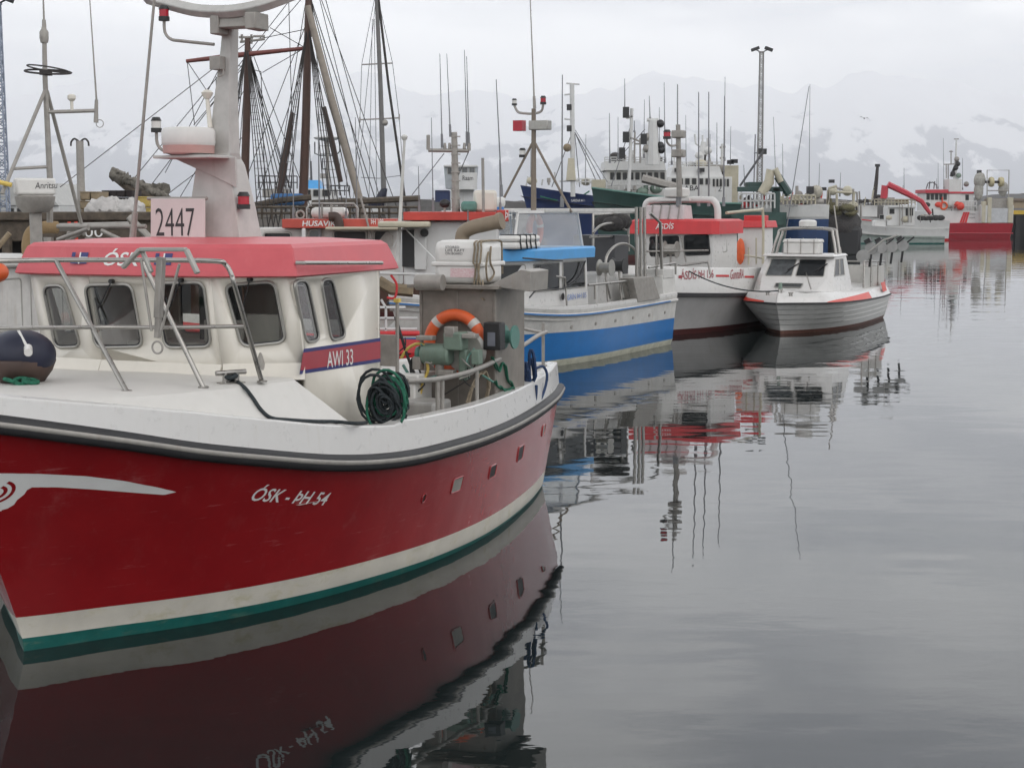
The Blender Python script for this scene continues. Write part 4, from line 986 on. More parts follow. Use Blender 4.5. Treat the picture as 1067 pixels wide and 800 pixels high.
# cabin
def cab(fr, fc, plan_b, plan_t, z0, z1, mt_, parent, name='cabin'):
    q = M(); a = [(x, y, z0) for x, y in plan_b]; b = [(x, y, z1) for x, y in plan_t]
    q.grid([a + [a[0]], b + [b[0]]]); q.poly(b); return q.build(name, mt_, parent, smooth=20, bevel=.02)
cz0, cz1 = 1.0, 2.47
pf = B1.y(553, 269, 1.2); pr = B1.y(613, 268, 1.2)
xf, xa_ = pf.x, pr.x
cb_ = [(xf + 1.0, -.8), (xf + 1.0, .8), (xf + .1, 1.18), (xa_, 1.22), (xa_, -1.22), (xf + .1, -1.18)]
ct_ = [(xf + .75, -.75), (xf + .75, .75), (xf, 1.16), (xa_, 1.16), (xa_, -1.16), (xf, -1.16)]
cabin = cab(B1, None, cb_, ct_, cz0, cz1, WHITE, blue)
pside = ((xf + .1, 1.22, cz0), (xa_, 1.22, cz0), (xa_, 1.16, cz1)); pfr = ((xf + 1.0, .8, cz0), (xf + .1, 1.22, cz0), (xf, 1.16, cz1))
pfc = ((xf + 1.0, -.8, cz0), (xf + 1.0, .8, cz0), (xf + .75, .75, cz1))
def quad_on(plane4, fx0, fx1, fz0, fz1):
    a, b, c, d = (Vector(p) for p in plane4)     # a,b bottom; c,d top (c over b)
    g = lambda u, v: (a * (1 - u) + b * u) * (1 - v) + (d * (1 - u) + c * u) * v
    return [g(fx0, fz0), g(fx1, fz0), g(fx1, fz1), g(fx0, fz1)]
def wq(parent, p4, *f, m_=TINT, frm=ALU, r=.05, fw=.014):
    P = quad_on(p4, *f); n_ = (Vector(p4[1]) - Vector(p4[0])).cross(Vector(p4[3]) - Vector(p4[0])).normalized() * -.006
    return window(parent, rounded([p + n_ for p in P], r, 4), frm, m_, fw)
def faces_of(b, t, z0, z1):
    n_ = len(b); return [((*b[(j + 1) % n_], z0), (*b[j], z0), (*t[j], z1), (*t[(j + 1) % n_], z1)) for j in range(n_)]
fs = faces_of(cb_, ct_, cz0, cz1)
wq(cabin, fs[2], .50, .93, .50, .92); wq(cabin, fs[2], .05, .44, .50, .92); wq(cabin, fs[1], .12, .88, .50, .92); wq(cabin, fs[0], .08, .48, .5, .92); wq(cabin, fs[0], .52, .92, .5, .92)
wq(cabin, fs[4], .12, .42, .50, .9); wq(cabin, fs[4], .5, .9, .50, .9); wq(cabin, fs[5], .12, .88, .5, .92)
# blue roof band
rb_ = [(xf + .95, -.85), (xf + .95, .85), (xf + .05, 1.32), (xa_ - .12, 1.32), (xa_ - .12, -1.32), (xf + .05, -1.32)]
q = M(); lv = [[(x, y, 2.44) for x, y in rb_], [(x * 1, y * 1.01, 2.66) for x, y in rb_], [(x - .03, y * .97, 2.70) for x, y in rb_]]
for a, b in zip(lv, lv[1:]): q.grid([a + [a[0]], b + [b[0]]])
q.poly(lv[-1]); q.poly(lv[0][::-1]); q.build('roof', SKYBLUE, blue, smooth=20, bevel=.01)
# name on the side, porthole
q = M(); A = B1.y(591, 312, 1.23); C_ = B1.y(611, 309, 1.23)
letters('GRÍN ÞH 05', (C_ - A).length, .16, B1.y(591, 313, 1.235), (C_ - A).normalized(), (0, 0, 1), bold=.006).build('name_lettering', mat('pale_blue_lettering', (.16, .25, .52), .5), cabin, smooth=0)
q = M(); p = B1.y(586.5, 309, 1.235); q.lathe([(.001, 0), (.08, 0), (.085, .012), (.001, .013)], (p.x, p.y - .006, p.z), 16, 'Y'); q.build('porthole', BLACK, cabin)
# wheel position on the cabin roof: clear side screens in a white frame
ux0, ux1 = xf + .35, xa_ - .1
fly = M(); zf0, zf1 = 2.70, 3.50
fw_ = [[(ux0, sg * .95, zf0), (ux0 - .3, sg * .9, zf1), (ux1 + .1, sg * .9, zf1), (ux1 - .1, sg * .95, zf0)] for sg in (1, -1)]
for L_ in fw_: fly.tube(L_, .035, 8)
fly.tube([(ux0 - .3, -.9, zf1), (ux0 - .3, .9, zf1)], .03, 8); fly.tube([(ux1 + .1, -.9, zf1), (ux1 + .1, .9, zf1)], .03, 8); fly.box(((ux0 + ux1) / 2 - .1, 0, zf1 + .03), (ux0 - ux1 + .0, 1.85, .04))
fly.build('upper_shelter_frame', WHITE, blue, smooth=50)
q = M()
for L_ in fw_: q.poly(L_)
q.poly([fw_[0][0], fw_[0][1], fw_[1][1], fw_[1][0]]); q.poly([fw_[0][3], fw_[0][2], fw_[1][2], fw_[1][3]])
q.build('clear_screen', sheet_mat(), blue, smooth=0)
rc = B1.y(539, 222, .2)
radar(blue, (ux0 + .1, .45, zf1 + .07), .31, .27)
q = M(); q.cyl((ux0 + .1, .45, zf1 + .05), (ux0 + .1, .45, zf1 + .14), .285, n=28); q.build('blue_radar_base', BLUEHULL, blue)
p = B1.y(573, 243, .55); lifebuoy('lifebuoy', 'faded red lifebuoy behind the clear screens on top of the blue boat', B1, ((ux0 + ux1) / 2 - .1, .55, 3.10), .33, .075, (-.05, 1, 0), m_=mat('faded_red_plastic', (.58, .12, .09), .5), nb=4, ph=.3)
p = B1.y(545, 250, 1.12); t = thing('liferaft_canister', 'flat white liferaft case lashed with black cord on the blue cabin roof', 'liferaft', B1.o + B1.F * p.x + B1.P * 1.02 + Vector((0, 0, 2.71)), B1.rz)
f = M(); f.box((0, 0, .075), (1.2, .5, .15)); f.build('lower_shell', WHITEPLAS, t, bevel=.05); f = M(); f.box((0, 0, .225), (1.2, .5, .14)); f.build('upper_shell', WHITEPLAS, t, bevel=.06)
f = M()
for x in (-.35, -.1, .1, .4): f.tube([(x, .26, .0), (x + .05, .26, .15), (x, .24, .3), (x, -.24, .3), (x, -.26, 0)], .018, 6)
f.build('lashing', BLACK, t)
# mast with lights and a tall whip
mx_ = ux0 - .55
q = M(); a = B1.y(556, 218, 0); b = B1.y(553, 113, 0); mxx = a.x; q.tube([(mxx, 0, 3.5), (mxx, 0, b.z)], [.07, .055], 8)
for s_ in (-1, 1): q.cyl((mxx, 0, 5.2), (mxx - .3 * 0, s_ * 1.0, 3.5), .03); 
ms = q.build('mast', mat('brown_grey_mast', (.20, .165, .13), .6, .1), blue)
q = M(); P = [B1.x(u, v, mxx) for u, v in ((536, 110), (540, 117), (549, 118.5), (556, 118.5), (564, 116), (566, 108))]; q.tube(curve(P, 4), .03, 7); q.build('cross_arm', GALV, ms)
lamp(ms, B1.x(566, 109, mxx), .07, .2, REDLENS); lamp(ms, B1.x(536, 110, mxx), .06, .16, WHITEPLAS); lamp(ms, B1.x(553, 164, mxx) + Vector((0, -.22, 0)), .08, .22, WHITEPLAS)
q = M(); p = B1.x(551, 131, mxx); q.box(p + Vector((0, -.25, 0)), (.2, .25, .25)); q.build('red_lamp', REDLENS, ms); q = M(); q.box(p + Vector((0, .3, 0)), (.25, .5, .22)); q.build('flood_light', ALU, ms, bevel=.02)
whip(blue, B1.x(557, 113, mxx), B1.x(552, -12, mxx), .022, .012, GALV)
whip(blue, B1.y(585.5, 216, -.6), B1.y(586, 78, -.6), .03, .012, WIREPALE)
whip(blue, B1.y(523, 205, -.5), B1.y(517, 83, -.5), .02, .01, WIREPALE)
# aft gear: white frame roof, posts, hoops, reels, rail, steel box
zr_ = B1.y(640, 217, .8).z
q = M(); A = B1.y(566, 216, .9); Bq = B1.y(662, 217, .9); q.bar((A.x, .9, 3.55), (Bq.x, .9, 3.55), .12, .09); q.bar((A.x, -.9, 3.55), (Bq.x, -.9, 3.55), .12, .09)
for x in (A.x - 1.2, Bq.x): q.bar((x, -.9, 3.5), (x, .9, 3.5), .1, .08)
q.build('canopy_frame', DIRTYWHITE, blue, bevel=.01)
xp = B1.y(667, 292, 1.45).x
posts = []
for u in (663.5, 668, 672): a = B1.y(u, 298, 1.35); b = B1.y(u - .5, 216, 1.35); posts.append([a, b])
a = B1.y(690, 290, 1.5); b = B1.y(688, 232, 1.5); posts.append([a, b, B1.y(677, 222, 1.4)])
pipes(blue, posts, .042, STEEL, 'stern_post')
lst = []
c = B1.y(646, 276, 1.0); lst.append(curve([B1.y(631, 285, 1.1), B1.y(632, 268, 1.1), B1.y(640, 257, 1.1), B1.y(650, 254, 1.1), B1.y(659, 258, 1.1), B1.y(664, 268, 1.1), B1.y(665, 290, 1.1)], 4))
lst.append([B1.y(615, 247, .3), B1.y(655, 246, .3)]); lst.append([B1.y(618, 260, .3), B1.y(618, 224, .3), B1.y(655, 222, .3), B1.y(655, 262, .3)])
lst.append(curve([B1.y(618, 243, .5), B1.y(626, 235, .5), B1.y(640, 233, .5), B1.y(652, 240, .5)], 4))
pipes(blue, lst, .035, STEEL, 'hoop_rail')
lst = [[B1.y(613, 297, 1.55), B1.y(662, 292, 1.55)], [B1.y(620, 296, 1.55), B1.y(620, 312, 1.55)], [B1.y(632, 295, 1.55), B1.y(636, 311, 1.55)], [B1.y(652, 293, 1.55), B1.y(656, 308, 1.55)], [B1.y(676, 279, 1.4), B1.y(704, 274, 1.4)], [B1.y(704, 274, 1.4), B1.y(704, 286, 1.4)], [B1.y(684, 276, 1.4), B1.y(684, 288, 1.4)]]
pipes(blue, lst, .03, STEEL, 'side_rail')
for u, v, m_, r in ((631, 279, ALU, .2), (645, 277, BLACK, .2)):
    p = B1.y(u, v, 1.25); rl = reel(blue, p, r, .34, m_, 'Y'); q = M(); q.cyl((p.x, p.y, p.z - .1), (p.x, p.y + .1, 1.1), .03); q.build('reel_post', STEEL, rl)
q = M(); p = B1.y(636, 232, .2); q.ball(p, .3, sc=(.9, 1.6, .8)); q.ball(p + Vector((-.35, .1, .02)), .27, sc=(1, 1.3, .9)); q.ball(p + Vector((.3, .2, -.03)), .22, sc=(1.1, 1.3, .9)); t = tag(q.build('net_bundle', NETS, None, smooth=60), 'black net bundle on the rack of the blue boat', 'net'); t.location = B1.o; t.rotation_euler.z = B1.rz
q = M(); P = [B1.y(u, v, 1.72) for u, v in ((660, 290), (681, 288), (688, 311), (665, 315))]; q.prism(P[::-1], (0, -.35, 0)); q.build('steel_box', GALV, blue, bevel=.01)
q = M(); p = B1.y(630, 295, .9); q.box((p.x, .6, 1.5), (1.6, .9, 1.0)); q.build('engine_casing', WHITE, blue, bevel=.03)
q = M(); p = B1.y(627, 250, .0); q.box((p.x - .4, -.2, 2.2), (.9, 1.2, 1.4)); q.build('aft_shelter', mat('dark_shelter', (.06, .06, .065), .6), blue, bevel=.02)
# towing-post rails forward
pipes(blue, [[(1.2, 1.3, 1.35), (1.2, 1.25, 2.0), (4.2, .35, 2.45), (4.2, -.35, 2.45), (1.2, -1.25, 2.0), (1.2, -1.3, 1.35)], [(2.7, .95, 1.5), (2.7, .85, 2.2)], [(2.7, -.95, 1.5), (2.7, -.85, 2.2)]], .025, STEEL, 'bow_rail')
pipes(blue, [curve([B1.y(552, 310, 1.4), B1.y(562, 301, 1.35), B1.y(585, 301, 1.3), B1.y(602, 290, 1.25), B1.y(610, 272, 1.25)], 4), [B1.y(561, 277, 1.3), B1.y(563, 301, 1.3)], [B1.y(545, 269, 1.35), B1.y(586, 272, 1.35)]], .018, BLACK, 'hand_line')

# ------------------------------------------------------------------ white boat with the bright red roof
_w = pz(668, 351, 0)
B2 = Frame((_w.x, _w.y), 27, off=-5.2)
white = thing('fishing_boat', 'white fishing boat with bright red wheelhouse roof, black rub rail and grey lower hull', 'fishing boat', B2.o, B2.rz)
HW = shifted(simple_hull(11.6, 3.7, 1.05, 1.5, wl=.86, stern=.95, overhang=.8, bowfull=3.2, flare=1.2, sheer=smooth_table([0, .3, .6, 1], [1.05, 1.02, 1.06, 1.25])), -5.4)
HW.mesh([(lambda t: .16, 0), (lambda t: .52 + .3 * t * t, 1), (lambda t: HW.zr(t), 2)], nt=50).build('hull', [DARKRED, GREYHULL, GREYHULL], white, smooth=50)  # bottom paint band heightened, its extra dark painting in shade along the waterline
HW.sweep([(0, -.06), (.05, -.05), (.05, .05), (0, .06)]).build('rub_rail', RUBBER, white)
HW.sweep([(0, .05), (-.02, .75), (-.05, .79), (-.12, .79), (-.13, -.1)]).build('bulwark', WHITE, white, smooth=40)
q = M(); q.box((-5.36, 0, 1.45), (.08, 3.4, .75)); q.build('transom_bulwark', WHITE, white)
q = M(); q.grid([[(HW.rail(t)[0], sg * max(0, HW.yr(t) - .05), HW.zr(t) - .02) for t in [k / 30 for k in range(31)]] for sg in (1, -1)]); q.build('deck', DIRTYWHITE, white)
def on_side(Hh, fr, u, v, dz=.4):                 # point of a bulwark's outer face under a photo pixel
    best = None
    for k in range(300):
        x = Hh.r0 + (Hh.r1 - Hh.r0) * k / 300; q_ = fr.x(u, v, x); e = abs(Hh.yr(k / 300) - q_.y)
        if best is None or e < best[0]: best = (e, x, q_.z)
    return best[1], best[2]
def wpt(x, z): t = (x - HW.r0) / (HW.r1 - HW.r0); return (x, HW.yr(t) - (z - HW.zr(t)) * .027 + .012, z)
ax_, az_ = on_side(HW, B2, 710, 291.5); cx_, cz_ = on_side(HW, B2, 744, 289.5)
letters('ÁSDÍS ÞH 136', ax_ - cx_, .30, (0, 0, 0), (1, 0, 0), (0, 1, 0), bold=.004, fn=lambda a, b: wpt(ax_ - a, az_ + (cz_ - az_) * a / (ax_ - cx_) + b)).build('name_lettering', BANDRED, white, smooth=0)
for u0, u1, v0, v1 in ((746, 760, 286.5, 288.5), (776, 786, 287.5, 289.5)):
    x0_, z0_ = on_side(HW, B2, u0, v1); x1_, z1_ = on_side(HW, B2, u1, v1); q = M(); q.grid([[wpt(x0_ + (x1_ - x0_) * k / 6, z0_ + (z1_ - z0_) * k / 6 + hh_) for k in range(7)] for hh_ in (0, .06)]); q.build('red_stripe', BRIGHTRED, white, smooth=0)
bx_, bz_ = on_side(HW, B2, 761, 291); ex_, _ = on_side(HW, B2, 775, 291)
letters('GunnaRA', bx_ - ex_, .28, (0, 0, 0), (1, 0, 0), (0, 1, 0), shear=.3, fn=lambda a, b: wpt(bx_ - a, bz_ + b)).build('script_mark', BANDRED, white, smooth=0)
dx_, dz_ = on_side(HW, B2, 706.5, 290); q = M(); q.poly([wpt(dx_ - i_, dz_ + j_) for i_, j_ in ((0, 0), (.1, 0), (.1, .08), (0, .08))]); q.build('lettering_dot', BANDRED, white, smooth=0)
# wheelhouse seen from ahead: two wide front windows, the port side falling away
zc1 = B2.y(743, 243, 1.3).z; xf = B2.y(743, 250, 1.3).x; ys_ = B2.x(661, 250, xf).y; xa_ = xf - 2.2
cb_ = [(xf - .12, ys_ + .05), (xf - .12, 1.25), (xa_, 1.28), (xa_, ys_)]
ct_ = [(xf, ys_), (xf, 1.3), (xa_, 1.26), (xa_, ys_)]
wc = cab(B2, None, cb_, ct_, 1.0, zc1, WHITE, white, 'wheelhouse'); fs = faces_of(cb_, ct_, 1.0, zc1)
fpl = ((*cb_[0], 1.0), (*cb_[1], 1.0), (*ct_[1], zc1)); spl = ((*cb_[1], 1.0), (*cb_[2], 1.0), (*ct_[2], zc1))
for P_ in ([(677, 247), (707, 246), (708, 266), (680, 267)], [(713, 245.5), (738, 244.5), (740, 265), (714, 266)]): pane_on(wc, B2, fpl, P_, TINT, .07, RUBBER, .02)
for P_ in ([(744, 243), (749.5, 243), (750.5, 263), (745.5, 264)], [(751.5, 242.5), (756, 242), (757, 262), (752.5, 263)]): pane_on(wc, B2, spl, P_, TINT2, .05, ALU, .02)
q = M(); q.cyl(B2.x(709.5, 246, xf + .03), B2.x(715, 273, xf - .07), .025, n=6); q.build('window_post', STEEL, wc)
z1 = B2.y(743, 228.5, 1.3).z
rb_ = [(xf + .16, ys_ - .08), (xf + .16, 1.30), (xf - .05, 1.46), (xa_ - .1, 1.42), (xa_ - .1, ys_ - .1)]
q = M(); lv = [[(x, y, zc1 - .03) for x, y in rb_], [(x - .04 if x > xa_ else x, y, z1 - .06) for x, y in rb_], [(x - (.2 if x > xa_ else -.12), y * .93, z1) for x, y in rb_]]
for a, b in zip(lv, lv[1:]): q.grid([a + [a[0]], b + [b[0]]])
q.poly(lv[-1]); q.poly(lv[0][::-1]); wr = q.build('roof', BRIGHTRED, white, smooth=20, bevel=.012)
a = B2.x(683, 239, xf + .165); b = B2.x(702, 238.5, xf + .165); letters('ÁSDÍS', (b - a).length, .2, a + Vector((.006, 0, 0)), (b - a).normalized(), (-.06, 0, 1), shear=.1, bold=.008).build('roof_lettering', LETTERWHITE, wr, smooth=0)
# radar arch across the roof
xr = xf - .75
q = M(); q.tube(curve([B2.x(673, 229, xr), B2.x(672.5, 217, xr), B2.x(676, 210, xr), B2.x(690, 208.5, xr), B2.x(735, 208, xr), B2.x(744, 210, xr), B2.x(747.5, 217, xr), B2.x(748, 229, xr)], 6), .10, 10); p = B2.x(705, 208, xr); q.box(p, (.6, 1.0, .08)); arch = q.build('radar_arch', WHITE, white, smooth=50)
zt_ = p.z; q = M(); q.lathe([(.25, zt_ + .05), (.36, zt_ + .09), (.38, zt_ + .14), (.38, zt_ + .30), (.33, zt_ + .34), (.01, zt_ + .35)], (p.x, p.y, 0), 24); q.build('radar_dome', WHITEPLAS, arch, smooth=40)
p = B2.x(697, 223, xf - .35); q = M(); q.box((p.x, p.y, z1 + .19), (.7, 1.25, .42), taper=.93); t = thing('liferaft_canister', 'pale ribbed liferaft box strapped under the arch of the red roofed white boat', 'liferaft', B2.o, B2.rz); q.build('case', mat('pinkish_white_plastic', (.62, .55, .55), .5), t, bevel=.03)
q = M()
for k in (-.42, -.15, .12, .42): q.tube([(p.x + .37, p.y + k, z1), (p.x + .355, p.y + k + .05, z1 + .4), (p.x - .3, p.y + k, z1 + .41)], .018, 6)
q.build('strap', GALV, t)
xf_white = xf
# aft locker with its own red roof, orange suit, rail frame
lx = B2.y(788, 290, .6).x; q = M(); q.box((lx, .55, 1.8), (.95, .95, 2.4), taper=.93); lk_ = q.build('aft_locker', WHITE, white, bevel=.03)
q = M(); q.box((lx, .55, 3.09), (1.15, 1.12, .22), taper=.92); q.box((lx - .05, .55, 3.28), (.7, .6, .18)); q.build('locker_roof', BRIGHTRED, lk_, bevel=.02)
p = B2.y(771.5, 262, 1.0); q = M(); p = B2.x(771.5, 262, lx + .6); q.ball(p, .15, sc=(.7, 1, 2.8)); q.build('orange_bag', ORANGE, white)
q = M(); pp = [B2.y(u, v, 1.2) for u, v in ((757, 222), (790, 219), (795, 223), (795, 275))]; q.tube(curve(pp, 4), .045, 8); q.tube([B2.y(780, 258, 1.65), B2.y(780, 276, 1.65)], .03); q.tube([B2.y(776, 266, 1.65), B2.y(794, 269, 1.65)], .025); q.tube([B2.y(788, 248, 1.65), B2.y(788, 275, 1.65)], .025); q.build('stern_frame', BEIGE, white, smooth=50)
for u, v, m_ in ((686, 259, BLACK), (699, 260, GALV)):
    p = B2.x(u, v, xf + .7); rl = reel(white, p, .24, .4, m_, 'Y'); q = M(); q.cyl((p.x, p.y, p.z - .1), (p.x, p.y, 1.1), .035); q.build('reel_post', STEEL, rl)
pipes(white, [[B2.x(672, 262, xf + 1), B2.x(738, 261, xf + 1)], [B2.x(680, 281, xf + 1.6), B2.x(738, 273, xf + 1.2)], [B2.x(738, 273, xf + 1.2), B2.x(740, 286, xf + 1.2)], [B2.x(684, 244, xf + 1), B2.x(684, 285, xf + 1)]], .03, STEEL, 'side_rail')
for a, b in (((706, 215), (706, 88)), ((708.5, 215), (708, 130)), ((728, 215), (728, 96)), ((738.5, 215), (738.5, 96)), ((754, 215), (755, 100))): whip(white, B2.y(*a, 0.2), B2.y(*b, 0.2), .03, .014, WIREPALE)
# mast of this boat
q = M(); a = B2.y(708, 205, .3); b = B2.y(706.5, 130, .3); q.tube([a, b], [.09, .07], 8); m_ = q.build('mast', GALV, white)
for v in (140, 160): p = B2.y(707, v, .3); q = M(); q.box(p + Vector((0, 0, 0)), (.3, .35, .22)); q.build('mast_lamp', GALV, m_, bevel=.03)
q = M(); P = [B2.y(u, v, .3) for u, v in ((707, 151), (699, 152), (695, 148), (695, 144))]; q.tube(curve(P, 4), .03, 6); q.build('lamp_arm', GALV, m_); lamp(m_, B2.y(695, 145, .3), .11, .26, REDLENS)

# ------------------------------------------------------------------ small motor boat in front of it
_s = pz(813.5, 348, 0)
B3 = Frame((_s.x, _s.y), 25, off=-4.0); OB = 4.0
motor = thing('motor_boat', 'small white motor boat with orange red bow stripes and low cabin, beside open water', 'motor boat', B3.o, B3.rz)
ws_ = [0, .15, .35, .55, .7, .82, .92, 1]
HM = Hull([-4.3 + 8.3 * t for t in ws_], [1.15, 1.22, 1.28, 1.24, 1.06, .76, .38, 0], [-4.6 + 9.1 * t for t in ws_], [1.30, 1.42, 1.52, 1.56, 1.54, 1.42, 1.1, 0], [.78, .78, .80, .83, .86, .88, .90, .90], flare=.75)
hm_ = HM.mesh([(lambda t: .10, 0), (lambda t: HM.zr(t), 1)], nt=60, sub=9).build('hull', [mat('brown_bottom_paint', (.12, .05, .035), .5, streak=.4, streak_col=(.3, .27, .22)), mat('grey_white_lapstrake', (.50, .50, .48), .35, var=.07, streak=.3, coat=.1)], motor, smooth=50)
for z in (.27, .42, .57, .72):
    q = M()
    for sg in (1, -1):
        ts = [k / 40 for k in range(41)]
        q.grid([[HM.pt(t, z + dz, sg, o_) for t in (ts if sg < 0 else ts[::-1])] for dz, o_ in ((-.012, 0), (-.01, .011), (.03, 0.001))])
    q.build('plank_lap', MATS['grey_white_lapstrake'], hm_, smooth=60)
HM.sweep([(0, -.03), (.03, -.025), (.03, .02), (0, .025)]).build('rub_rail', RUBBER, motor)
# white topsides rising to the deck
HM.sweep([(0, .02), (-.07, .14), (-.15, .27), (-.3, .32)], t0=0, t1=1).build('topsides', WHITE, motor, smooth=50)
q = M(); q.grid([[(HM.rail(t)[0] - (.25 if t > .95 else 0), sg * max(0, HM.yr(t) - .28), HM.zr(t) + .315 + (.06 if sg == 0 else 0)) for t in [k / 30 for k in range(31)]] for sg in (1, 0, -1)]); q.build('deck', WHITE, motor, smooth=60)
def mstripe(u0, u1, z0, z1f, sg=1):
    q = M(); t0_, t1_ = u0, u1; n_ = 24; rows = [[], [], []]
    for k in range(n_ + 1):
        t = t0_ + (t1_ - t0_) * k / n_; hh = z1f(k / n_) * 1.15; e = 1e-3
        a = Vector(HM.rail(max(0, t - e))); b = Vector(HM.rail(min(1, t + e))); d = b - a; d.z = 0; d.normalize(); nx, ny = -d.y, d.x
        p = HM.rail(t)
        for j in range(3):
            up_ = .022 + (hh - .022) * j / 2; o_ = -(up_ - .02) * .58 + .006 if up_ < .14 else -.07 - (up_ - .14) * .615 + .007
            rows[j].append((p[0] + nx * o_, sg * max(0, p[1] + ny * o_), p[2] + up_))
    q.grid(rows if sg < 0 else [r[::-1] for r in rows]); return q.build('orange_stripe', ORANGERED, motor, smooth=60)
mstripe(.42, .90, 0, lambda f: .03 + .16 * (1 - f) ** .6); mstripe(.74, .97, 0, lambda f: .17 - .12 * f ** 2, -1)
q = M(); q.grid([[HM.pt(t, z, 1, .008) for t in (.20, .24, .28, .32)][::-1] for z in (.6, .8)]) if False else None
tb = [(HM.rail(.10)), (HM.rail(.19))]; q = M(); q.prism([(tb[0][0], tb[0][1] - .02, .93), (tb[1][0], tb[1][1] - .02, .93), (tb[1][0], tb[1][1] - .10, 1.22), (tb[0][0], tb[0][1] - .10, 1.22)], (0, .012, 0)); q.build('orange_panel', ORANGERED, motor)
# cabin
z0, zw, z1 = 1.16, 1.56, 2.18
yk = .98
xw = B3.x(832, 287, 0).x if False else None
pw = B3.z(836, 288, 1.62); xw = pw.x - .25
cb_ = [(xw + .85, -0.80), (xw + .85, 0.80), (xw + .1, 1.22), (xw - 2.1, 1.24), (xw - 2.1, -1.24), (xw + .1, -1.22)]
cm_ = [(xw + .05, -.98), (xw + .05, .98), (xw - .08, 1.14), (xw - 2.05, 1.17), (xw - 2.05, -1.17), (xw - .08, -1.14)]
ct_ = [(xw - .58, -.90), (xw - .58, .90), (xw - .66, 1.04), (xw - 1.95, 1.06), (xw - 1.95, -1.06), (xw - .66, -1.04)]
q = M(); A_ = [(x, y, z0 - .03) for x, y in cb_]; Bm = [(x, y, zw) for x, y in cm_]; Ct = [(x, y, z1) for x, y in ct_]
q.grid([A_ + [A_[0]], Bm + [Bm[0]], Ct + [Ct[0]]]); q.poly(Ct); mc = q.build('cabin', WHITE, motor, smooth=25, bevel=.025)
fs = faces_of(cm_, ct_, zw, z1)
wq(mc, fs[0], .05, .48, .08, .86, r=.05); wq(mc, fs[0], .54, .95, .08, .86, r=.05, m_=TINT2); wq(mc, fs[2], .66, .97, .1, .86); wq(mc, fs[2], .33, .62, .1, .86); wq(mc, fs[4], .1, .4, .1, .86)
q = M(); q.box((xw - 1.2, 0, z1 + .03), (1.75, 2.2, .07), taper=.94); q.build('cabin_roof', WHITE, motor, bevel=.025)
# hatch on the coachroof, wipers, pulpits
fb = faces_of(cb_, cm_, z0, zw); wq(mc, fb[0], .30, .75, .35, .62, r=.03)
for y in (-.35, .5):
    q = M(); q.tube([(xw - .02, y, zw + .06), (xw - .25, y + .28, zw + .34)], .014, 5); q.tube([(xw - .15, y + .10, zw + .22), (xw - .32, y + .4, zw + .42)], .02, 5); q.build('wiper', BLACK, mc)
pipes(motor, [curve([B3.z(789, 295, 1.3), B3.z(794, 283, 1.55), B3.z(806, 273, 1.8), B3.z(836, 274, 1.85), B3.z(840, 285, 1.7), B3.z(845, 301, 1.3)], 5), [B3.z(794, 283, 1.55), B3.z(795, 299, 1.25)], curve([B3.z(852, 286, 1.6), B3.z(861, 280, 1.7), B3.z(866, 284, 1.65), B3.z(869, 292, 1.45)], 5), [B3.z(853, 284, 1.65), B3.z(858, 297, 1.35)]], .02, STEEL, 'pulpit')
for u, v in ((800, 305), (824, 306), (813, 303)): cleat(B3.z(u - 2.5, v - 1, 1.28), B3.z(u + 2.5, v - 1, 1.28), None, motor)
q = M(); q.cyl(B3.z(813, 304, 1.2), B3.z(813, 304, 1.2) + Vector((0, 0, .26)), .07, .05); q.build('bollard', GREENMACH, motor)
# arch with radar, white box on the roof
q = M()
for dx in (0, -.45):
    q.tube(curve([(xw - 1.0 + dx, -1.0, z1 - .1), (xw - 1.15 + dx, -.85, 2.75), (xw - 1.2 + dx, -.65, 2.98), (xw - 1.2 + dx, .65, 2.98), (xw - 1.15 + dx, .85, 2.75), (xw - 1.0 + dx, 1.0, z1 - .1)], 6), .045, 8)
for y in (-.65, .65): q.tube([(xw - 1.2, y, 2.98), (xw - 1.65, y, 2.98)], .03, 6)
q.box((xw - 1.42, 0, 3.0), (.5, .6, .03)); ar = q.build('roof_arch', STEEL, motor, smooth=60)
q = M(); q.lathe([(.2, 3.02), (.26, 3.06), (.265, 3.2), (.2, 3.25), (.001, 3.26)], (xw - 1.42, 0, 0), 24); q.build('radar_dome', WHITEPLAS, ar, smooth=40)
t = thing('liferaft_box', 'white lidded box lashed to the cabin roof of the motor boat', 'box', B3.o + B3.F * (xw - .95) + Vector((0, 0, z1 + .066)), B3.rz)
q = M(); q.box((0, 0, .17), (.55, 1.08, .34), taper=1.0); q.build('tub', WHITEPLAS, t, bevel=.04); q = M(); q.box((0, 0, .39), (.6, 1.14, .10), taper=.94); q.build('lid', WHITEPLAS, t, bevel=.03)
q = M()
for y in (-.4, 0, .4): q.tube([(.29, y, 0), (.3, y, .42), (0, y, .46)], .012, 5)
q.build('lashing', GALV, t)
whip(motor, (xw - 1.9, .9, 2.2), B3.loc(at(869, 214, (B3.o + B3.F * (xw - 1.9)).y)), .025, .02)
whip(motor, (xw - 1.9, -.9, 2.2), B3.loc(at(843, 90, (B3.o + B3.F * (xw - 1.9)).y)), .02, .010, WIREPALE)
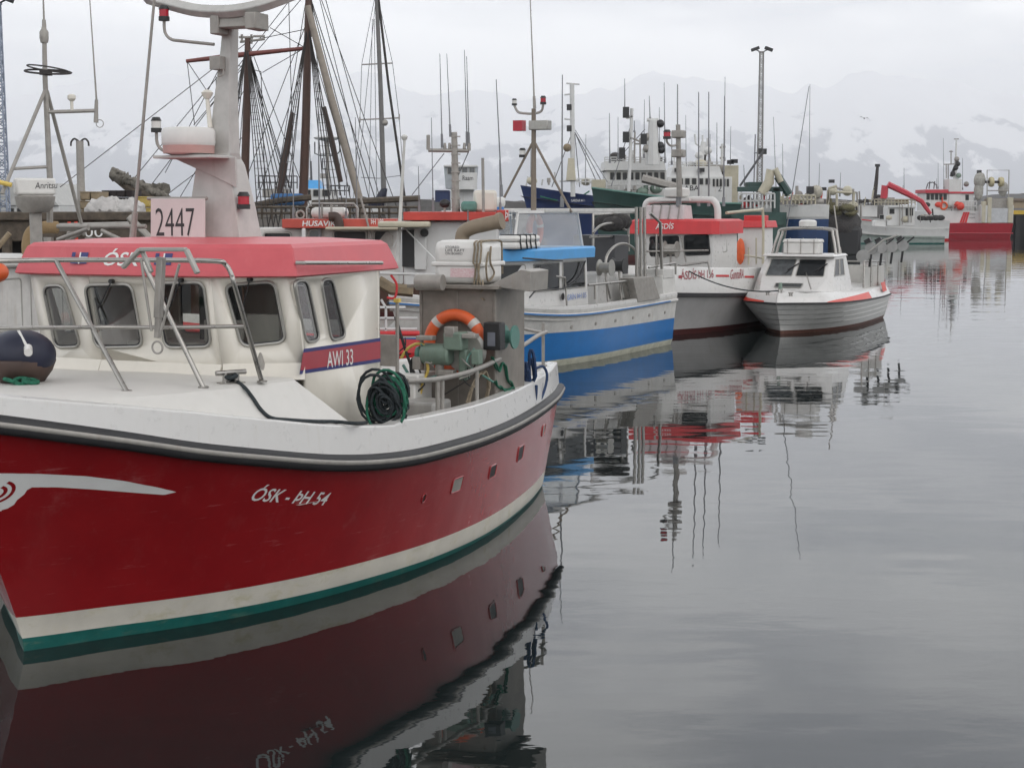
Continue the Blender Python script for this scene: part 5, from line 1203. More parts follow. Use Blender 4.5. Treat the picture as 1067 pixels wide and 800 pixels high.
# cockpit coaming, screens and jigging reels
q = M(); q.box((-3.0, 0, 1.05), (2.9, 2.3, .05)); q.build('cockpit_sole', DIRTYWHITE, motor)
q = M()
for x0_, x1_ in ((-1.35, -2.6), (-2.7, -4.3)): q.box(((x0_ + x1_) / 2, 1.12, 1.42), (x0_ - x1_, .03, .62)); q.box(((x0_ + x1_) / 2, -1.12, 1.38), (x0_ - x1_, .03, .55))
q.box((-4.35, 0, 1.42), (.03, 2.2, .62)); q.build('cockpit_screen', mat('pale_grey_tarp', (.52, .51, .48), .6, var=.1, streak=.3), motor, bevel=.008)
pipes(motor, [[(-1.3, 1.15, 1.1), (-1.3, 1.15, 1.95), (-4.3, 1.15, 1.85), (-4.3, -1.15, 1.85), (-1.3, -1.15, 1.9)], [(-2.3, 1.15, 1.1), (-2.3, 1.15, 1.92)], [(-3.3, 1.15, 1.1), (-3.3, 1.15, 1.88)]], .028, STEEL, 'cockpit_rail')
for k, (u, v) in enumerate(((908, 259), (919, 258), (930, 257), (941, 256))):
    p = B3.y(u, v, 1.22); x, y, z = p
    rl = reel(motor, (x, y, z), .19, .2, mat('grey_reel_plastic', (.33, .33, .32), .5), 'X')
    q = M(); q.box((x + .05, y - .1, z + .24), (.22, .2, .13), rx=.5); q.cyl((x, y, z), (x - .1, y + .35, z + .3), .03); q.cyl((x, y, z - .1), (x, y - .05, 1.75), .04); q.build('reel_arm', BLACK, rl)
p = (-1.6, 1.05, 2.1); rl = reel(motor, p, .2, .2, mat('grey_reel_plastic', (.33, .33, .32), .5), 'X'); q = M(); q.tube([p, (-1.9, 1.6, 2.6), (-2.1, 2.0, 2.75)], .03, 6); q.tube([(-1.9, 1.75, 2.65), (-1.9, 1.75, 1.9)], .008, 4); q.build('reel_arm', ALU, rl)
# line between motor boat bow and the white boat
def sag(a, b, d, n=14): return [a.lerp(b, k / n) + Vector((0, 0, -d * 4 * (k / n) * (1 - k / n))) for k in range(n + 1)]
def wl_(fr, p): return fr.o + fr.F * p[0] + fr.P * p[1] + Vector((0, 0, p[2]))
tag(M().tube(sag(wl_(B2, B2.x(707, 276, xf_white + 1.2)), wl_(B3, B3.z(811, 303, 1.42)), .25), .018, 6).build('mooring_rope', ROPEDARK), 'thin dark line from the white boat to the motor boat bow', 'rope')
# ------------------------------------------------------------------ things farther off
JOINED = {'running_rigging', 'railing', 'deck_rail', 'roof_frame', 'net_gantry', 'gallows_frame', 'roof_clutter', 'platform', 'hoop', 'mast_arms'}
class BG:
    """a far thing: its empty stands at depth d below photo column u; p() turns a photo point at that depth into local metres"""
    def __init__(s, name, label, cat, u, d, group=None):
        w_ = at(u, 217, d); s.d = d; s.o = Vector((w_.x, d, 0)); s.t = thing(name, label, cat, s.o, 0, group)
    def p(s, u, v, dy=0.0):
        q = at(u, v, s.d) - s.o; return Vector((q.x, dy, q.z))
    def box(s, m, u0, v0, u1, v1, y0, y1, taper=1.0):
        a = s.p(u0, v0); b = s.p(u1, v1); return m.box(((a.x + b.x) / 2, (y0 + y1) / 2, (a.z + b.z) / 2), (abs(b.x - a.x), y1 - y0, abs(a.z - b.z)), taper=taper)
    def boxpart(s, name, mt_, u0, v0, u1, v1, y0, y1, par=None, bevel=.03, taper=1.0):
        m = M(); s.box(m, u0, v0, u1, v1, y0, y1, taper); return m.build(name, mt_, par or s.t, bevel=bevel)
    def pipe(s, name, mt_, lists, r, par=None, n=6):
        if name in JOINED or len(lists) == 1:
            m = M()
            for L_ in lists: m.tube([s.p(*q) for q in L_], r, n)
            return m.build(name, mt_, par or s.t, smooth=60)
        for L_ in lists: o = M().tube([s.p(*q) for q in L_], r, n).build(name, mt_, par or s.t, smooth=60)
        return o
    def win(s, u0, v0, u1, v1, y, par=None, mt_=TINT, n=1, gap=.25):
        for k in range(n):
            w_ = (u1 - u0) / n; a = u0 + w_ * (k + gap / 2); b = u0 + w_ * (k + 1 - gap / 2)
            m = M(); P = [s.p(a, v1, y - .02), s.p(b, v1, y - .02), s.p(b, v0, y - .02), s.p(a, v0, y - .02)]
            window(par or s.t, rounded(P, .06, 3), MATS['dull_aluminium'], mt_, .02)
    def whips(s, lst, r=.03, dy=0.0, par=None):
        for u0, v0, u1, v1 in lst: whip(par or s.t, s.p(u0, v0, dy), s.p(u1, v1, dy), r, r * .45, WIREPALE)
    def reels(s): pass
def rail_part(b, u0, u1, v0, v1, y, m_=SHIPWHITE, r=.035, n=6, name='railing', depth=None):
    L_ = [[(u0, v0, y), (u1, v0, y)], [(u0, (v0 + v1) / 2, y), (u1, (v0 + v1) / 2, y)]] + [[(u0 + (u1 - u0) * k / n, v1, y), (u0 + (u1 - u0) * k / n, v0, y)] for k in range(n + 1)]
    return b.pipe(name, m_, L_, r)
def ship_hull(par, L, Bm, zs, zb, bands, mats_, x0=0, y0=0, dirx=-1, tl=.12, flare=1.8, ang=0):
    """hull lying across the view, bow towards dirx"""
    Hh = simple_hull(L, Bm, zs, zb, wl=.85, stern=.9, flare=flare, overhang=L * tl)
    m = Hh.mesh(bands, nt=50, sub=6)
    ca, sa = math.cos(R(ang)), math.sin(R(ang))
    def put(a, b, c):                             # swing the hull about its stem so that the stern lies farther off
        X, Y = dirx * (a - L), dirx * b
        return (x0 + dirx * L + X * ca - Y * sa, y0 + X * sa + Y * ca, c)
    m.v = [put(*p) for p in m.v]
    o = m.build('hull', mats_, par, smooth=50)
    q = M(); q.grid([[put(Hh.rail(t)[0], sg * max(0, Hh.yr(t) - .05), Hh.zr(t) - .9) for t in [k / 30 for k in range(31)]] for sg in (1, -1)]); q.build('deck', GALV, par)
    return Hh, o

# ---- timber finger pier on the left and what stands on it
pier = thing('timber_pier', 'dark timber pier with pale fender piles at the far left behind the boats', 'pier', (-24, 39.5, 0))
q = M(); q.box((0, 0, 3.1), (32, 5, .5)); q.box((0, -2.46, 3.42), (32, .3, .2)); q.build('pier_deck', TIMBER, pier, bevel=.03)
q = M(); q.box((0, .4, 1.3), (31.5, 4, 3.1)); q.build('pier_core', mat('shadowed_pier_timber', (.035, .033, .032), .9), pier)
for k in range(34):
    q = M(); q.cyl((-15.6 + k * .94, -2.55, -1), (-15.6 + k * .94, -2.55, 2.95), .12, n=8); q.build('fender_pile', GALV if k % 3 else TIMBER, pier)
w0 = Vector((-24, 39.5, 0))
A = at(88, 247, 36.8) - w0; letters('00', .42, .22, A, (1, 0, 0), (0, 0, 1)).build('pier_number', LETTERWHITE, pier, smooth=0)
q = M(); a = at(72, 229, 36.8) - w0; b = at(79, 229, 36.8) - w0
for p in (a, b): q.cyl((p.x, p.y, 3.3), (p.x, p.y, .4), .04)
for k in range(9): q.cyl((a.x, a.y, 3.1 - k * .3), (b.x, a.y, 3.1 - k * .3), .025)
q.build('ladder', ORANGERED, pier)
rnd = random.Random(11)
def crate_stack(u0, u1, v0, v1, d, nx, nz, m_, lab, cat, grp, name='fish_tub'):
    a = at(u0, v1, d); b = at(u1, v0, d); w_ = (b.x - a.x) / nx; h_ = (b.z - a.z) / nz; proto = None
    for k in range(nz):
        for j in range(nx):
            c = (a.x + w_ * (j + .5) + rnd.uniform(-.03, .03), d + .5 + rnd.uniform(-.06, .06), a.z + h_ * k)
            if proto is None:
                t = thing(name, lab, cat, c, 0, grp); m = M(); m.box((0, 0, h_ * .46), (w_ * .94, 1.0, h_ * .9), taper=1.03); m.build('tub_body', m_, t, bevel=.03)
                m = M(); m.box((0, 0, h_ * .88), (w_ * .98, 1.06, h_ * .1)); m.build('tub_rim', m_, t, bevel=.02); proto = t
            else:
                t = proto.copy(); COL.objects.link(t); t.location = c
                for ch in proto.children: e = ch.copy(); COL.objects.link(e); e.parent = t
            t.rotation_euler.z = rnd.uniform(-.04, .04)
zp = 3.35
vtop = lambda d: 217 + (CAMH - zp) / d * FPX
crate_stack(84, 104, 199, vtop(38.5), 38.5, 2, 3, PALETIMBER, 'tan fish tub in the stack on the timber pier', 'fish tub', 'tan tubs on the pier')
crate_stack(143, 157, 204, vtop(39), 39, 1, 2, mat('yellowish_tub', (.48, .36, .10), .6), 'yellowish fish tub stacked on the pier behind the number board', 'fish tub', 'yellow tubs on the pier')
crate_stack(107, 139, 198, vtop(41), 41, 4, 4, mat('dark_pot_netting', (.035, .028, .028), .9, bump=.8, bscale=30), 'dark netted crab pot piled on the pier', 'crab pot', 'crab pots piled on the pier', 'crab_pot')
for k, (u, v, r) in enumerate(((104, 222, .26), (111, 219, .33), (118, 222, .28), (126, 223, .24), (134, 220, .3))):
    q = M(); q.ball((0, 0, r * .7), r, 30, 20, (1.25, 1, .8))
    q.v = [(x + .07 * noise.noise(Vector((x * 6, y * 6, z * 6 + k))) + .04 * noise.noise(Vector((x * 16, y * 16, z * 16 + k))), y + .05 * noise.noise(Vector((x * 11, z * 11, k))), z + .10 * noise.noise(Vector((x * 7 + 9, y * 7, z * 7 + k))) + .05 * noise.noise(Vector((x * 15, y * 15 + 4, z * 15)))) for x, y, z in q.v]
    c = at(u, v, 37.8); t = tag(q.build('sack', mat('white_sacking', (.58, .56, .54), .8, var=.15, bump=.4), None, smooth=180), 'crumpled whitish sack lying on the pier in front of the crab pots', 'sack', 'white sacks on the pier'); t.location = (c.x, 37.8, zp)
lp = thing('hook_pole', 'slim grey pole with two small hooks on top standing on the pier', 'pole', (at(85, 217, 39).x, 39, zp)); zt_ = at(85, 147, 39).z - zp
q = M(); q.cyl((0, 0, 0), (0, 0, zt_), .10, .09); q.build('post', GALV, lp)
for sg in (-1, 1): q = M(); q.tube(curve([(0, 0, zt_ - .03), (sg * .12, 0, zt_ + .05), (sg * .2, 0, zt_ - .02), (sg * .21, 0, zt_ - .12)], 4), .022, 6); q.build('hook', RIGDARK, lp)
sh_ = BG('warehouse', 'low pale warehouse at the left edge behind the pier', 'warehouse', 14, 95)
sh_.boxpart('wall', SHIPWHITE, -30, 214, 62, 228, 0, 9); q = M(); a = sh_.p(-30, 214); b = sh_.p(62, 214); c = sh_.p(20, 190)
q.prism([(a.x, -.2, a.z), (b.x, -.2, b.z), (b.x - 1.2, -.2, c.z), (a.x, -.2, c.z)], (0, 9.4, 0)); q.build('roof', mat('pale_sheet_roof', (.46, .46, .44), .6, streak=.3), sh_.t); sh_.win(5, 217, 50, 224, 0, n=4)
# lattice tower, far left
def lattice(name, label, u, d, v0, v1, wpx0, wpx1, m_, n, lamps=True):
    b = BG(name, label, 'light tower', u, d); z0 = 2.0; z1 = b.p(u, v0).z; q = M()
    w0_ = wpx0 / FPX * d / 2; w1_ = wpx1 / FPX * d / 2
    C4 = [(-1, -1), (1, -1), (1, 1), (-1, 1)]
    for sx, sy_ in C4: q.tube([(sx * w0_, sy_ * w0_, z0), (sx * w1_, sy_ * w1_, z1)], .05, 5)
    q.build('tower_legs', m_, b.t); q = M()
    for k in range(n):
        f0, f1 = k / n, (k + 1) / n; a0 = w0_ + (w1_ - w0_) * f0; a1 = w0_ + (w1_ - w0_) * f1; za = z0 + (z1 - z0) * f0; zb_ = z0 + (z1 - z0) * f1
        for j in range(4):
            c, e = C4[j], C4[(j + 1) % 4]
            if k % 2: c, e = e, c
            q.cyl((c[0] * a0, c[1] * a0, za), (e[0] * a1, e[1] * a1, zb_), .028, n=4); q.cyl((c[0] * a1, c[1] * a1, zb_), (e[0] * a1, e[1] * a1, zb_), .022, n=4)
    q.build('lattice_bracing', m_, b.t)
    q = M(); q.box((0, 0, z0 - 1), (w0_ * 3, w0_ * 3, 2.2)); q.build('foundation', CONC, b.t)
    if lamps:
        q = M(); q.box((0, 0, z1 + .05), (w1_ * 3, w1_ * 3, .1)); q.build('top_platform', m_, b.t)
        for sx in (-1, 1): q = M(); q.box((sx * (w1_ + .45), -.2, z1 + .3), (.75, .4, .28), ry=sx * .35); q.cyl((0, 0, z1), (sx * (w1_ + .4), -.1, z1 + .25), .05); q.build('flood_light', BLACK, b.t, bevel=.03)
    return b
lt = lattice('light_tower', 'tall thin lattice tower at the extreme left edge', 3.5, 90, 5, 215, 11, 6, mat('pale_blue_grey_steel', (.30, .34, .42), .5, .2), 34)

# ---- grey neighbour boat with the tripod mast, left of the red one
F4 = Frame((at(-30, 217, 21.5).x - 1.2, 20.5), 22)
nb4 = thing('fishing_boat', 'grey white boat at the left edge, tripod mast and white radar scanner over it', 'fishing boat', F4.o, F4.rz)
Hn = shifted(simple_hull(8.6, 3.0, 1.2, 1.9, stern=.9), -4.3)
Hn.mesh([(lambda t: .12, 0), (lambda t: Hn.zr(t), 1)], nt=30).build('hull', [DARKRED, DIRTYWHITE], nb4, smooth=50)
q = M(); q.grid([[(Hn.rail(t)[0], sg * max(0, Hn.yr(t) - .05), Hn.zr(t) - .3) for t in [k / 20 for k in range(21)]] for sg in (1, -1)]); q.build('deck', DIRTYWHITE, nb4)
c = F4.loc(at(12, 300, 21.0)); c.y -= .5; q = M(); q.box((c.x - .6, c.y - .7, 2.0), (1.9, 1.9, 1.7)); cb4 = q.build('wheelhouse', DIRTYWHITE, nb4, bevel=.05)
q = M(); q.box((c.x - .6, c.y - .7, 2.9), (2.2, 2.1, .14)); q.build('roof', DIRTYWHITE, nb4, bevel=.04)
fsb = [(c.x + .352, c.y - .7 - .95, 1.15), (c.x + .352, c.y - .7 + .95, 1.15), (c.x + .352, c.y - .7 + .95, 2.85), (c.x + .352, c.y - .7 - .95, 2.85)]
for a, b in ((.06, .34), (.38, .62), (.66, .94)): wq(cb4, fsb, a, b, .5, .92)
psd = [(c.x + .35, c.y + .252, 1.15), (c.x - 1.55, c.y + .252, 1.15), (c.x - 1.55, c.y + .252, 2.85), (c.x + .35, c.y + .252, 2.85)]
wq(cb4, psd, .1, .45, .5, .9); wq(cb4, psd, .55, .9, .5, .9)
q = M(); p = F4.loc(at(30, 317, 22.5)); q.box((p.x, p.y, 2.3), (.5, .42, .75)); q.build('tan_locker', PALETIMBER, nb4, bevel=.02)
q = M(); p = F4.loc(at(-5, 283, 21)); q.ball((p.x, p.y, 2.78), .17, sc=(1, 1, .8)); q.build('orange_float', ORANGE, nb4)
D4 = 22.0
lp4 = lambda u, v, d=D4: F4.loc(at(u, v, d))
q = M(); q.tube([lp4(52, 232), lp4(52, 185), lp4(47, 84), lp4(46, 28)], [.045, .042, .035, .03], 10); ms4 = q.build('mast', GALV, nb4)
q = M(); q.tube([lp4(48, 92), lp4(2, 202, 21.3)], .026, 7); q.tube([lp4(49, 95), lp4(88, 245, 22.8)], .026, 7); q.tube([lp4(14, 176, 21.6), lp4(51, 174)], .022, 7); q.build('mast_brace', GALV, ms4)
q = M(); q.tube([lp4(50, 117), lp4(101, 115.5)], .026, 7); q.build('crossbar', GALV, ms4)
q = M(); p = lp4(46, 40); q.lathe([(.05, p.z - .06), (.06, p.z), (.06, p.z + .08), (.035, p.z + .12), (.02, p.z + .18)], (p.x, p.y, 0), 12); q.build('antenna_base', GALV, ms4); whip(ms4, lp4(46, 28), lp4(44.5, -20), .016, .008, GALV)
q = M(); p = lp4(50, 75); q.torus(p, .30, .013, 32, 6, (.12, .12, 1)); q.torus(p + Vector((0, 0, .04)), .27, .010, 32, 6, (-.1, .1, 1)); q.box(p + Vector((.2, .12, -.03)), (.18, .07, .07)); q.build('loop_antenna', RIGDARK, ms4, smooth=60)
q = M(); p = lp4(75, 115); q.cyl(p, p + Vector((0, 0, .12)), .022); q.lathe([(.03, .12), (.055, .15), (.055, .19), (.03, .21), (.001, .212)], tuple(p), 14); q.build('satellite_antenna', CREAM, ms4)
q = M(); p = lp4(100, 128); q.cyl(p, lp4(100.5, 104), .032, .022); q.torus(lp4(104, 129), .05, .006, 14, 5, (1, .3, 0)); q.build('whip_mount', GALV, ms4); whip(ms4, lp4(100.5, 104), lp4(93, -8), .013, .007, GALV, False)
rdn = M(); a = lp4(15, 195, 21.5); b = lp4(57, 194, 21.8); d_ = (b - a); cc = (a + b) / 2
rdn.box(cc, (.14, d_.length, .22), rz=math.atan2(d_.y, d_.x) - PI / 2); rs_ = rdn.build('radar_scanner', WHITEPLAS, nb4, bevel=.03)
ex_ = d_.normalized(); nrm = Vector((ex_.y, -ex_.x, 0)); nrm = nrm if nrm.dot(F4.loc(EYE) - cc) > 0 else -nrm
letters('Anritsu', .30, .085, cc + nrm * .074 + ex_ * -.02 + Vector((0, 0, -.03)), ex_, (0, 0, 1), shear=.15).build('scanner_lettering', BLACKPAINT, rs_, smooth=0)
q = M(); q.lathe([(.16, cc.z - .34), (.24, cc.z - .26), (.26, cc.z - .13), (.2, cc.z - .11)], (cc.x, cc.y, 0), 20); q.cyl(cc + Vector((0, 0, -.34)), cc + Vector((0, 0, -1.2)), .08); q.build('scanner_pedestal', GALV, rs_, smooth=40)
q = M(); P = curve([lp4(30, 268, 22.5), lp4(29, 255, 22.5), lp4(33, 242, 22.5), lp4(45, 237, 22.5), lp4(60, 237, 22.6)], 5); q.tube(P, .085, 12); q.build('exhaust_elbow', mat('tan_lagging', (.30, .21, .11), .9, bump=.4), nb4, smooth=60)
q = M(); q.tube([lp4(60, 237, 22.6), lp4(96, 236, 23), lp4(133, 235, 23.4)], .055, 10); q.tube([lp4(70, 252, 23), lp4(72, 243, 23), lp4(80, 238, 23)], .035, 8); q.tube([lp4(72, 250, 23), lp4(92, 238, 23)], .03, 8); q.tube([lp4(105, 240, 23), lp4(126, 250, 23)], .03); q.tube([lp4(134, 226, 23), lp4(160, 252, 23)], .05, 6); q.build('exhaust_pipe', GALV, nb4, smooth=60)
q = M(); p = lp4(4, 206, 21.3); q.tube([lp4(-8, 188, 21.3), lp4(12, 193, 21.3)], .03, 8); q.build('yellow_hose', YELLOW, nb4)
q = M(); q.tube([lp4(-6, 262, 21.3), lp4(10, 243, 21.3)], .035, 8); q.build('boat_hook', PALETIMBER, nb4)

# ---- broadside boats between the red boat and the blue one
b5 = BG('fishing_boat', 'white boat with red wheelhouse band bearing its port name, behind the pink-red roof', 'fishing boat', 340, 31)
Hh, o = ship_hull(b5.t, 9.5, 3.2, 1.3, 2.0, [(lambda t: .1, 0), (lambda t: .8 + .2 * t, 1), (lambda t: 1.3 + .7 * t ** 2.2, 2)], [DARKRED, BRIGHTRED, DIRTYWHITE], x0=1.1, y0=1.3)
b5.boxpart('wheelhouse', DIRTYWHITE, 262, 238, 414, 300, .6, 1.7)
q = M(); b5.box(q, 291, 228.5, 412, 238, .35, 1.8); fas = q.build('roof_band', mat('faded_orange_red', (.50, .075, .05), .5, var=.12), b5.t, bevel=.01)
A = b5.p(312.5, 236, .345); C_ = b5.p(348, 236, .345); letters('HUSAVIK', C_.x - A.x, .105, A, (1, 0, 0), (0, 0, 1), shear=.12, bold=.02).build('port_lettering', LETTERWHITE, fas, smooth=0)
A = b5.p(385, 234, .345); letters('ÞH 198', b5.p(398, 234).x - A.x, .10, A, (1, 0, 0), (0, 0, 1), bold=.006).build('registration_lettering', LETTERWHITE, fas, smooth=0)
for u0, v0, u1, v1, m_ in ((270, 243, 299, 251, TINT), (318, 240, 329, 254, TINT2), (344, 241, 379, 256, BLACK), (387, 241, 403, 256, BLACK)): b5.win(u0, v0, u1, v1, .6, mt_=m_, gap=0)
q = M(); q.prism([b5.p(u, v, .5) for u, v in ((389, 256), (401, 241), (408, 246), (408, 258))], (0, -.05, 0)); b5.boxpart('canopy_edge', BEIGE, 338, 236.5, 414, 240, .1, .9); q.build('steel_shutter', GALV, b5.t)
b5.boxpart('canopy_post', SHIPWHITE, 312, 238, 317, 300, .3, .5)
q = M(); b5.box(q, 318, 216, 355, 228, .8, 1.6); t = tag(q.build('liferaft_canister', WHITEPLAS, None, bevel=.09), 'white liferaft drum in a tube frame above the red lettered band', 'liferaft'); t.location = b5.o
b5.pipe('roof_frame', STEEL, [[(315, 228, .7), (315, 217, .7), (320, 212, .7), (365, 212, .7), (369, 217, .7), (369, 228, .7)], [(331, 228, .7), (331, 213, .7)], [(341, 228, .7), (341, 213, .7)]], .022)
q = M(); q.tube(curve([b5.p(341, 226, .3), b5.p(348, 226, .3), b5.p(351, 231, .3), b5.p(352, 237, .3)], 4), .09, 10); q.build('vent_elbow', BROWNVINYL, b5.t, smooth=60)
q = M(); q.torus(b5.p(308, 224, .7), .075, .02, 18, 6, (0, 1, 0)); q.build('horn', GALV, b5.t)
b5.whips([(330, 250, 328, 100)], .02, .5)
b5.pipe('whip_lower', GALV, [[(388, 262, .3), (383, 238, .3), (374, 205, .3)]], .02)

b6 = BG('fishing_boat', 'white boat with long red roof edge and crosstree mast, between red and blue boats', 'fishing boat', 455, 27)
Hh, o = ship_hull(b6.t, 6.0, 2.8, 1.2, 1.7, [(lambda t: .1, 0), (lambda t: .75 + .2 * t, 1), (lambda t: 1.2 + .5 * t ** 2.2, 2)], [DARKRED, DIRTYWHITE, BRIGHTRED], x0=.95, y0=1.3)
b6.boxpart('wheelhouse', SHIPWHITE, 418, 231, 519, 300, .5, 2.3)
q = M(); b6.box(q, 419, 221, 517, 230, .3, 2.5); b6.box(q, 517, 219, 530, 231, .35, 2.5); q.build('roof', mat('red_roof_edge', (.52, .055, .04), .5, var=.12), b6.t, bevel=.012)
A = b6.p(526.5, 229, .34); letters('ÞH 2', .20, .15, A + Vector((0, -.005, 0)), (1, 0, 0), (0, 0, 1)).build('registration_lettering', LETTERWHITE, b6.t, smooth=0)
b6.boxpart('door_opening', BLACK, 417, 240, 430, 279, .42, .6, bevel=0); b6.boxpart('canopy', BEIGE, 395, 231, 448, 237, -.3, 1.2); b6.boxpart('door_leaf', SHIPWHITE, 430, 238, 443, 282, .40, .46, bevel=.01)
q = M(); p = b6.p(441, 243, .38); q.lathe([(.001, -.05), (.07, -.05), (.07, 0), (.001, .0)], tuple(p), 16, 'Y'); q.build('vent', BLACK, b6.t)
q = M(); p = b6.p(461, 212, .9); q.ball(p, .075, sc=(1.2, .7, 1)); q.build('searchlight', BLACK, b6.t); b6.pipe('searchlight_post', GALV, [[(461, 221, .9), (461, 214, .9)]], .02)
q = M(); b6.box(q, 479, 209.5, 496, 221, .6, 1.1); t = tag(q.build('lidded_tub', HYD, None, bevel=.05), 'small sea green tub standing on the red edged roof', 'tub'); t.location = b6.o
q = M(); b6.box(q, 492, 197.5, 517, 221, .9, 1.6); t = tag(q.build('cream_locker', CREAM, None, bevel=.05), 'cream box locker standing on the red edged roof', 'box'); t.location = b6.o
q = M(); a = b6.p(473, 221, 1.0); b = b6.p(471, 135, 1.0); q.tube([a, b], [.07, .05], 8); 
for k in range(9): z = a.z + (b.z - a.z) * (k + .5) / 9; q.bar((a.x - .08, .95, z), (a.x + .08, .95, z), .02, .02)
m6 = q.build('mast', GALV, b6.t); b6.pipe('crosstree', GALV, [[(443, 154.5, 1), (487, 155, 1)], [(443, 154, 1), (443, 138, 1)], [(487, 155, 1), (487, 147, 1)]], .032, m6)
for u in (461, 466, 482): q = M(); p = b6.p(u, 153, 1); q.cyl(p, p + Vector((0, 0, .1)), .03, .02); q.build('aerial_base', GALV, m6)
b6.whips([(458, 152, 455.5, 50), (467, 140, 463, 50), (485, 150, 482, 46), (487, 150, 484.5, 53)], .012, 1.0, m6)
b6.pipe('mast_stay', WIRE, [[(460, 158, 1), (427, 203, .6)], [(487, 155, 1), (474, 185, 1)]], .008, m6)
b6.pipe('pole', GALV, [[(503.5, 226, .4), (502.5, 164, .4)]], .025); b6.pipe('pole', WIREPALE, [[(487.5, 245, .3), (487, 219, .3)]], .012)
q = M(); p0_ = b6.p(414, 273, .1); p1_ = b6.p(421, 146, .1); q.tube([p0_, p1_], [.035, .022], 8); q.lathe([(.03, 0), (.05, .03), (.055, .06), (.03, .09), (.001, .095)], tuple(p1_), 14); q.build('satellite_antenna', DIRTYWHITE, b6.t)
b6.pipe('white_brace', SHIPWHITE, [[(419, 236, .2), (457, 273, -.2)], [(419, 238, .2), (409, 258, .1)]], .012)
# deck clutter in the gap aft of the red boat's wheelhouse
b6.pipe('tan_hose', PALETIMBER, [[(396, 292, -.4), (410, 300, -.4), (432, 302, -.4)]], .10); b6.pipe('deck_rail', SHIPWHITE, [[(398, 329, -.6), (437, 329, -.6)], [(398, 340, -.6), (437, 340, -.6)], [(400, 310, -.6), (405, 318, -.6), (405, 350, -.6)], [(398, 318, -.6), (425, 318, -.6)], [(395, 283, -.6), (460, 285, -.6)]], .022)
b6.boxpart('red_coaming', BRIGHTRED, 396, 342, 440, 347, -.7, -.5); q = M(); q.tube(curve([b6.p(410, 285, -.6), b6.p(416, 295, -.6), b6.p(414, 308, -.6), b6.p(406, 308, -.6)], 5), .02, 6); q.build('red_hose', BRIGHTRED, b6.t, smooth=60)

# ---- rigged schooner beyond
sc_ = BG('schooner', 'two masted wooden schooner with dark masts, ratlines and furled bowsprit sails, behind the boats', 'schooner', 300, 54)
Hh, o = ship_hull(sc_.t, 19, 4.8, 2.6, 3.3, [(lambda t: .3, 0), (lambda t: 2.6 + .7 * t ** 2.2, 1)], [DARKRED, MASTWOOD], x0=8.5, y0=0)
def spar(name, m_, pts, rs, par=None): q = M(); q.tube([sc_.p(*p) for p in pts], rs, 8); return q.build(name, m_, par or sc_.t, smooth=60)
fm = spar('foremast', MASTWOOD, [(253.5, 236), (257, 120), (258, 40)], [.145, .13, .09]); mm_ = spar('mainmast', MASTWOOD, [(315, 236), (319, 120), (321, 20), (322, -40)], [.16, .14, .115, .08])
spar('topmast', MASTTAN, [(321.5, 38, .2), (322, -40, .2)], [.1, .07], mm_); spar('yard', REDSPAR, [(194, 64), (245, 58), (318, 50.5)], [.06, .09, .06], fm)
spar('derrick_boom', MASTTAN, [(322, 8, -.4), (345, 95, -.6), (377, 208, -.8), (384, 232, -.8)], [.10, .12, .12, .1], mm_)
q = M(); q.tube([sc_.p(*p) for p in ((118, 184), (135, 197), (165, 207), (245, 232))], [.10, .14, .16, .2], 8); q.build('bowsprit', TIMBER, sc_.t)
q = M(); rnd = random.Random(4)
pts_ = []; rr_ = []
for k in range(44): f = k / 43; pts_.append(sc_.p(117 + 58 * f, 180.5 + 26 * f + rnd.uniform(-1, 1), rnd.uniform(-.08, .08))); rr_.append((.20 - .08 * f) * rnd.uniform(.7, 1.35))
q.tube(pts_, rr_, 10); q.tube([p_ + Vector((.05, -.1, .1 - .12 * f_)) for f_, p_ in zip([k / 43 for k in range(44)], pts_)], [r_ * .6 for r_ in rr_[::-1]], 8)
pts_ = [sc_.p(160 + k * .9, 197 + 1.0 * math.sin(k), rnd.uniform(-.1, .1)) for k in range(14)]; q.tube(pts_, [rnd.uniform(.09, .22) for _ in pts_], 8)
q.v = [(x, y, z + .06 * noise.noise(Vector((x * 7, y * 7, z * 7)))) for x, y, z in q.v]; q.build('furled_sail', mat('grey_furled_canvas', (.27, .25, .21), .9, var=.35, vscale=6, bump=.7, bscale=14), sc_.t, smooth=60)
sc_.pipe('platform', GALV, [[(249, 39), (264, 39)], [(250, 44), (276, 41)], [(264, 38), (276, 38)], [(252, 36), (252, 44)], [(262, 36), (262, 46)]], .04, fm)
def shroud(name, top, b0, b1, n, par, yb=0, rat=True):
    q = M(); T = sc_.p(*top)
    bs = [sc_.p(b0[0] + (b1[0] - b0[0]) * k / (n - 1), b0[1] + (b1[1] - b0[1]) * k / (n - 1), yb) for k in range(n)]
    for b in bs: q.cyl(T, b, .016, n=4)
    if rat:
        for k in range(2, 26): f = k / 26 * .99; q.cyl(T.lerp(bs[0], f), T.lerp(bs[-1], f), .009, n=3)
    q.build(name, RIGDARK, par)
shroud('shroud', (257, 46), (229, 236), (246, 236), 4, fm, -1.9); shroud('shroud', (257, 46), (279, 236), (299, 236), 5, fm, -2.0); shroud('shroud', (257, 46), (288, 236), (306, 236), 4, fm, 2.0, False)
shroud('shroud', (321, 24), (289, 236), (304, 236), 4, mm_, -2.0); shroud('shroud', (321, 24), (348, 236), (368, 236), 5, mm_, -2.0); shroud('shroud', (321, -10), (366, 236), (396, 236), 3, mm_, 1.6, False)
q = M()
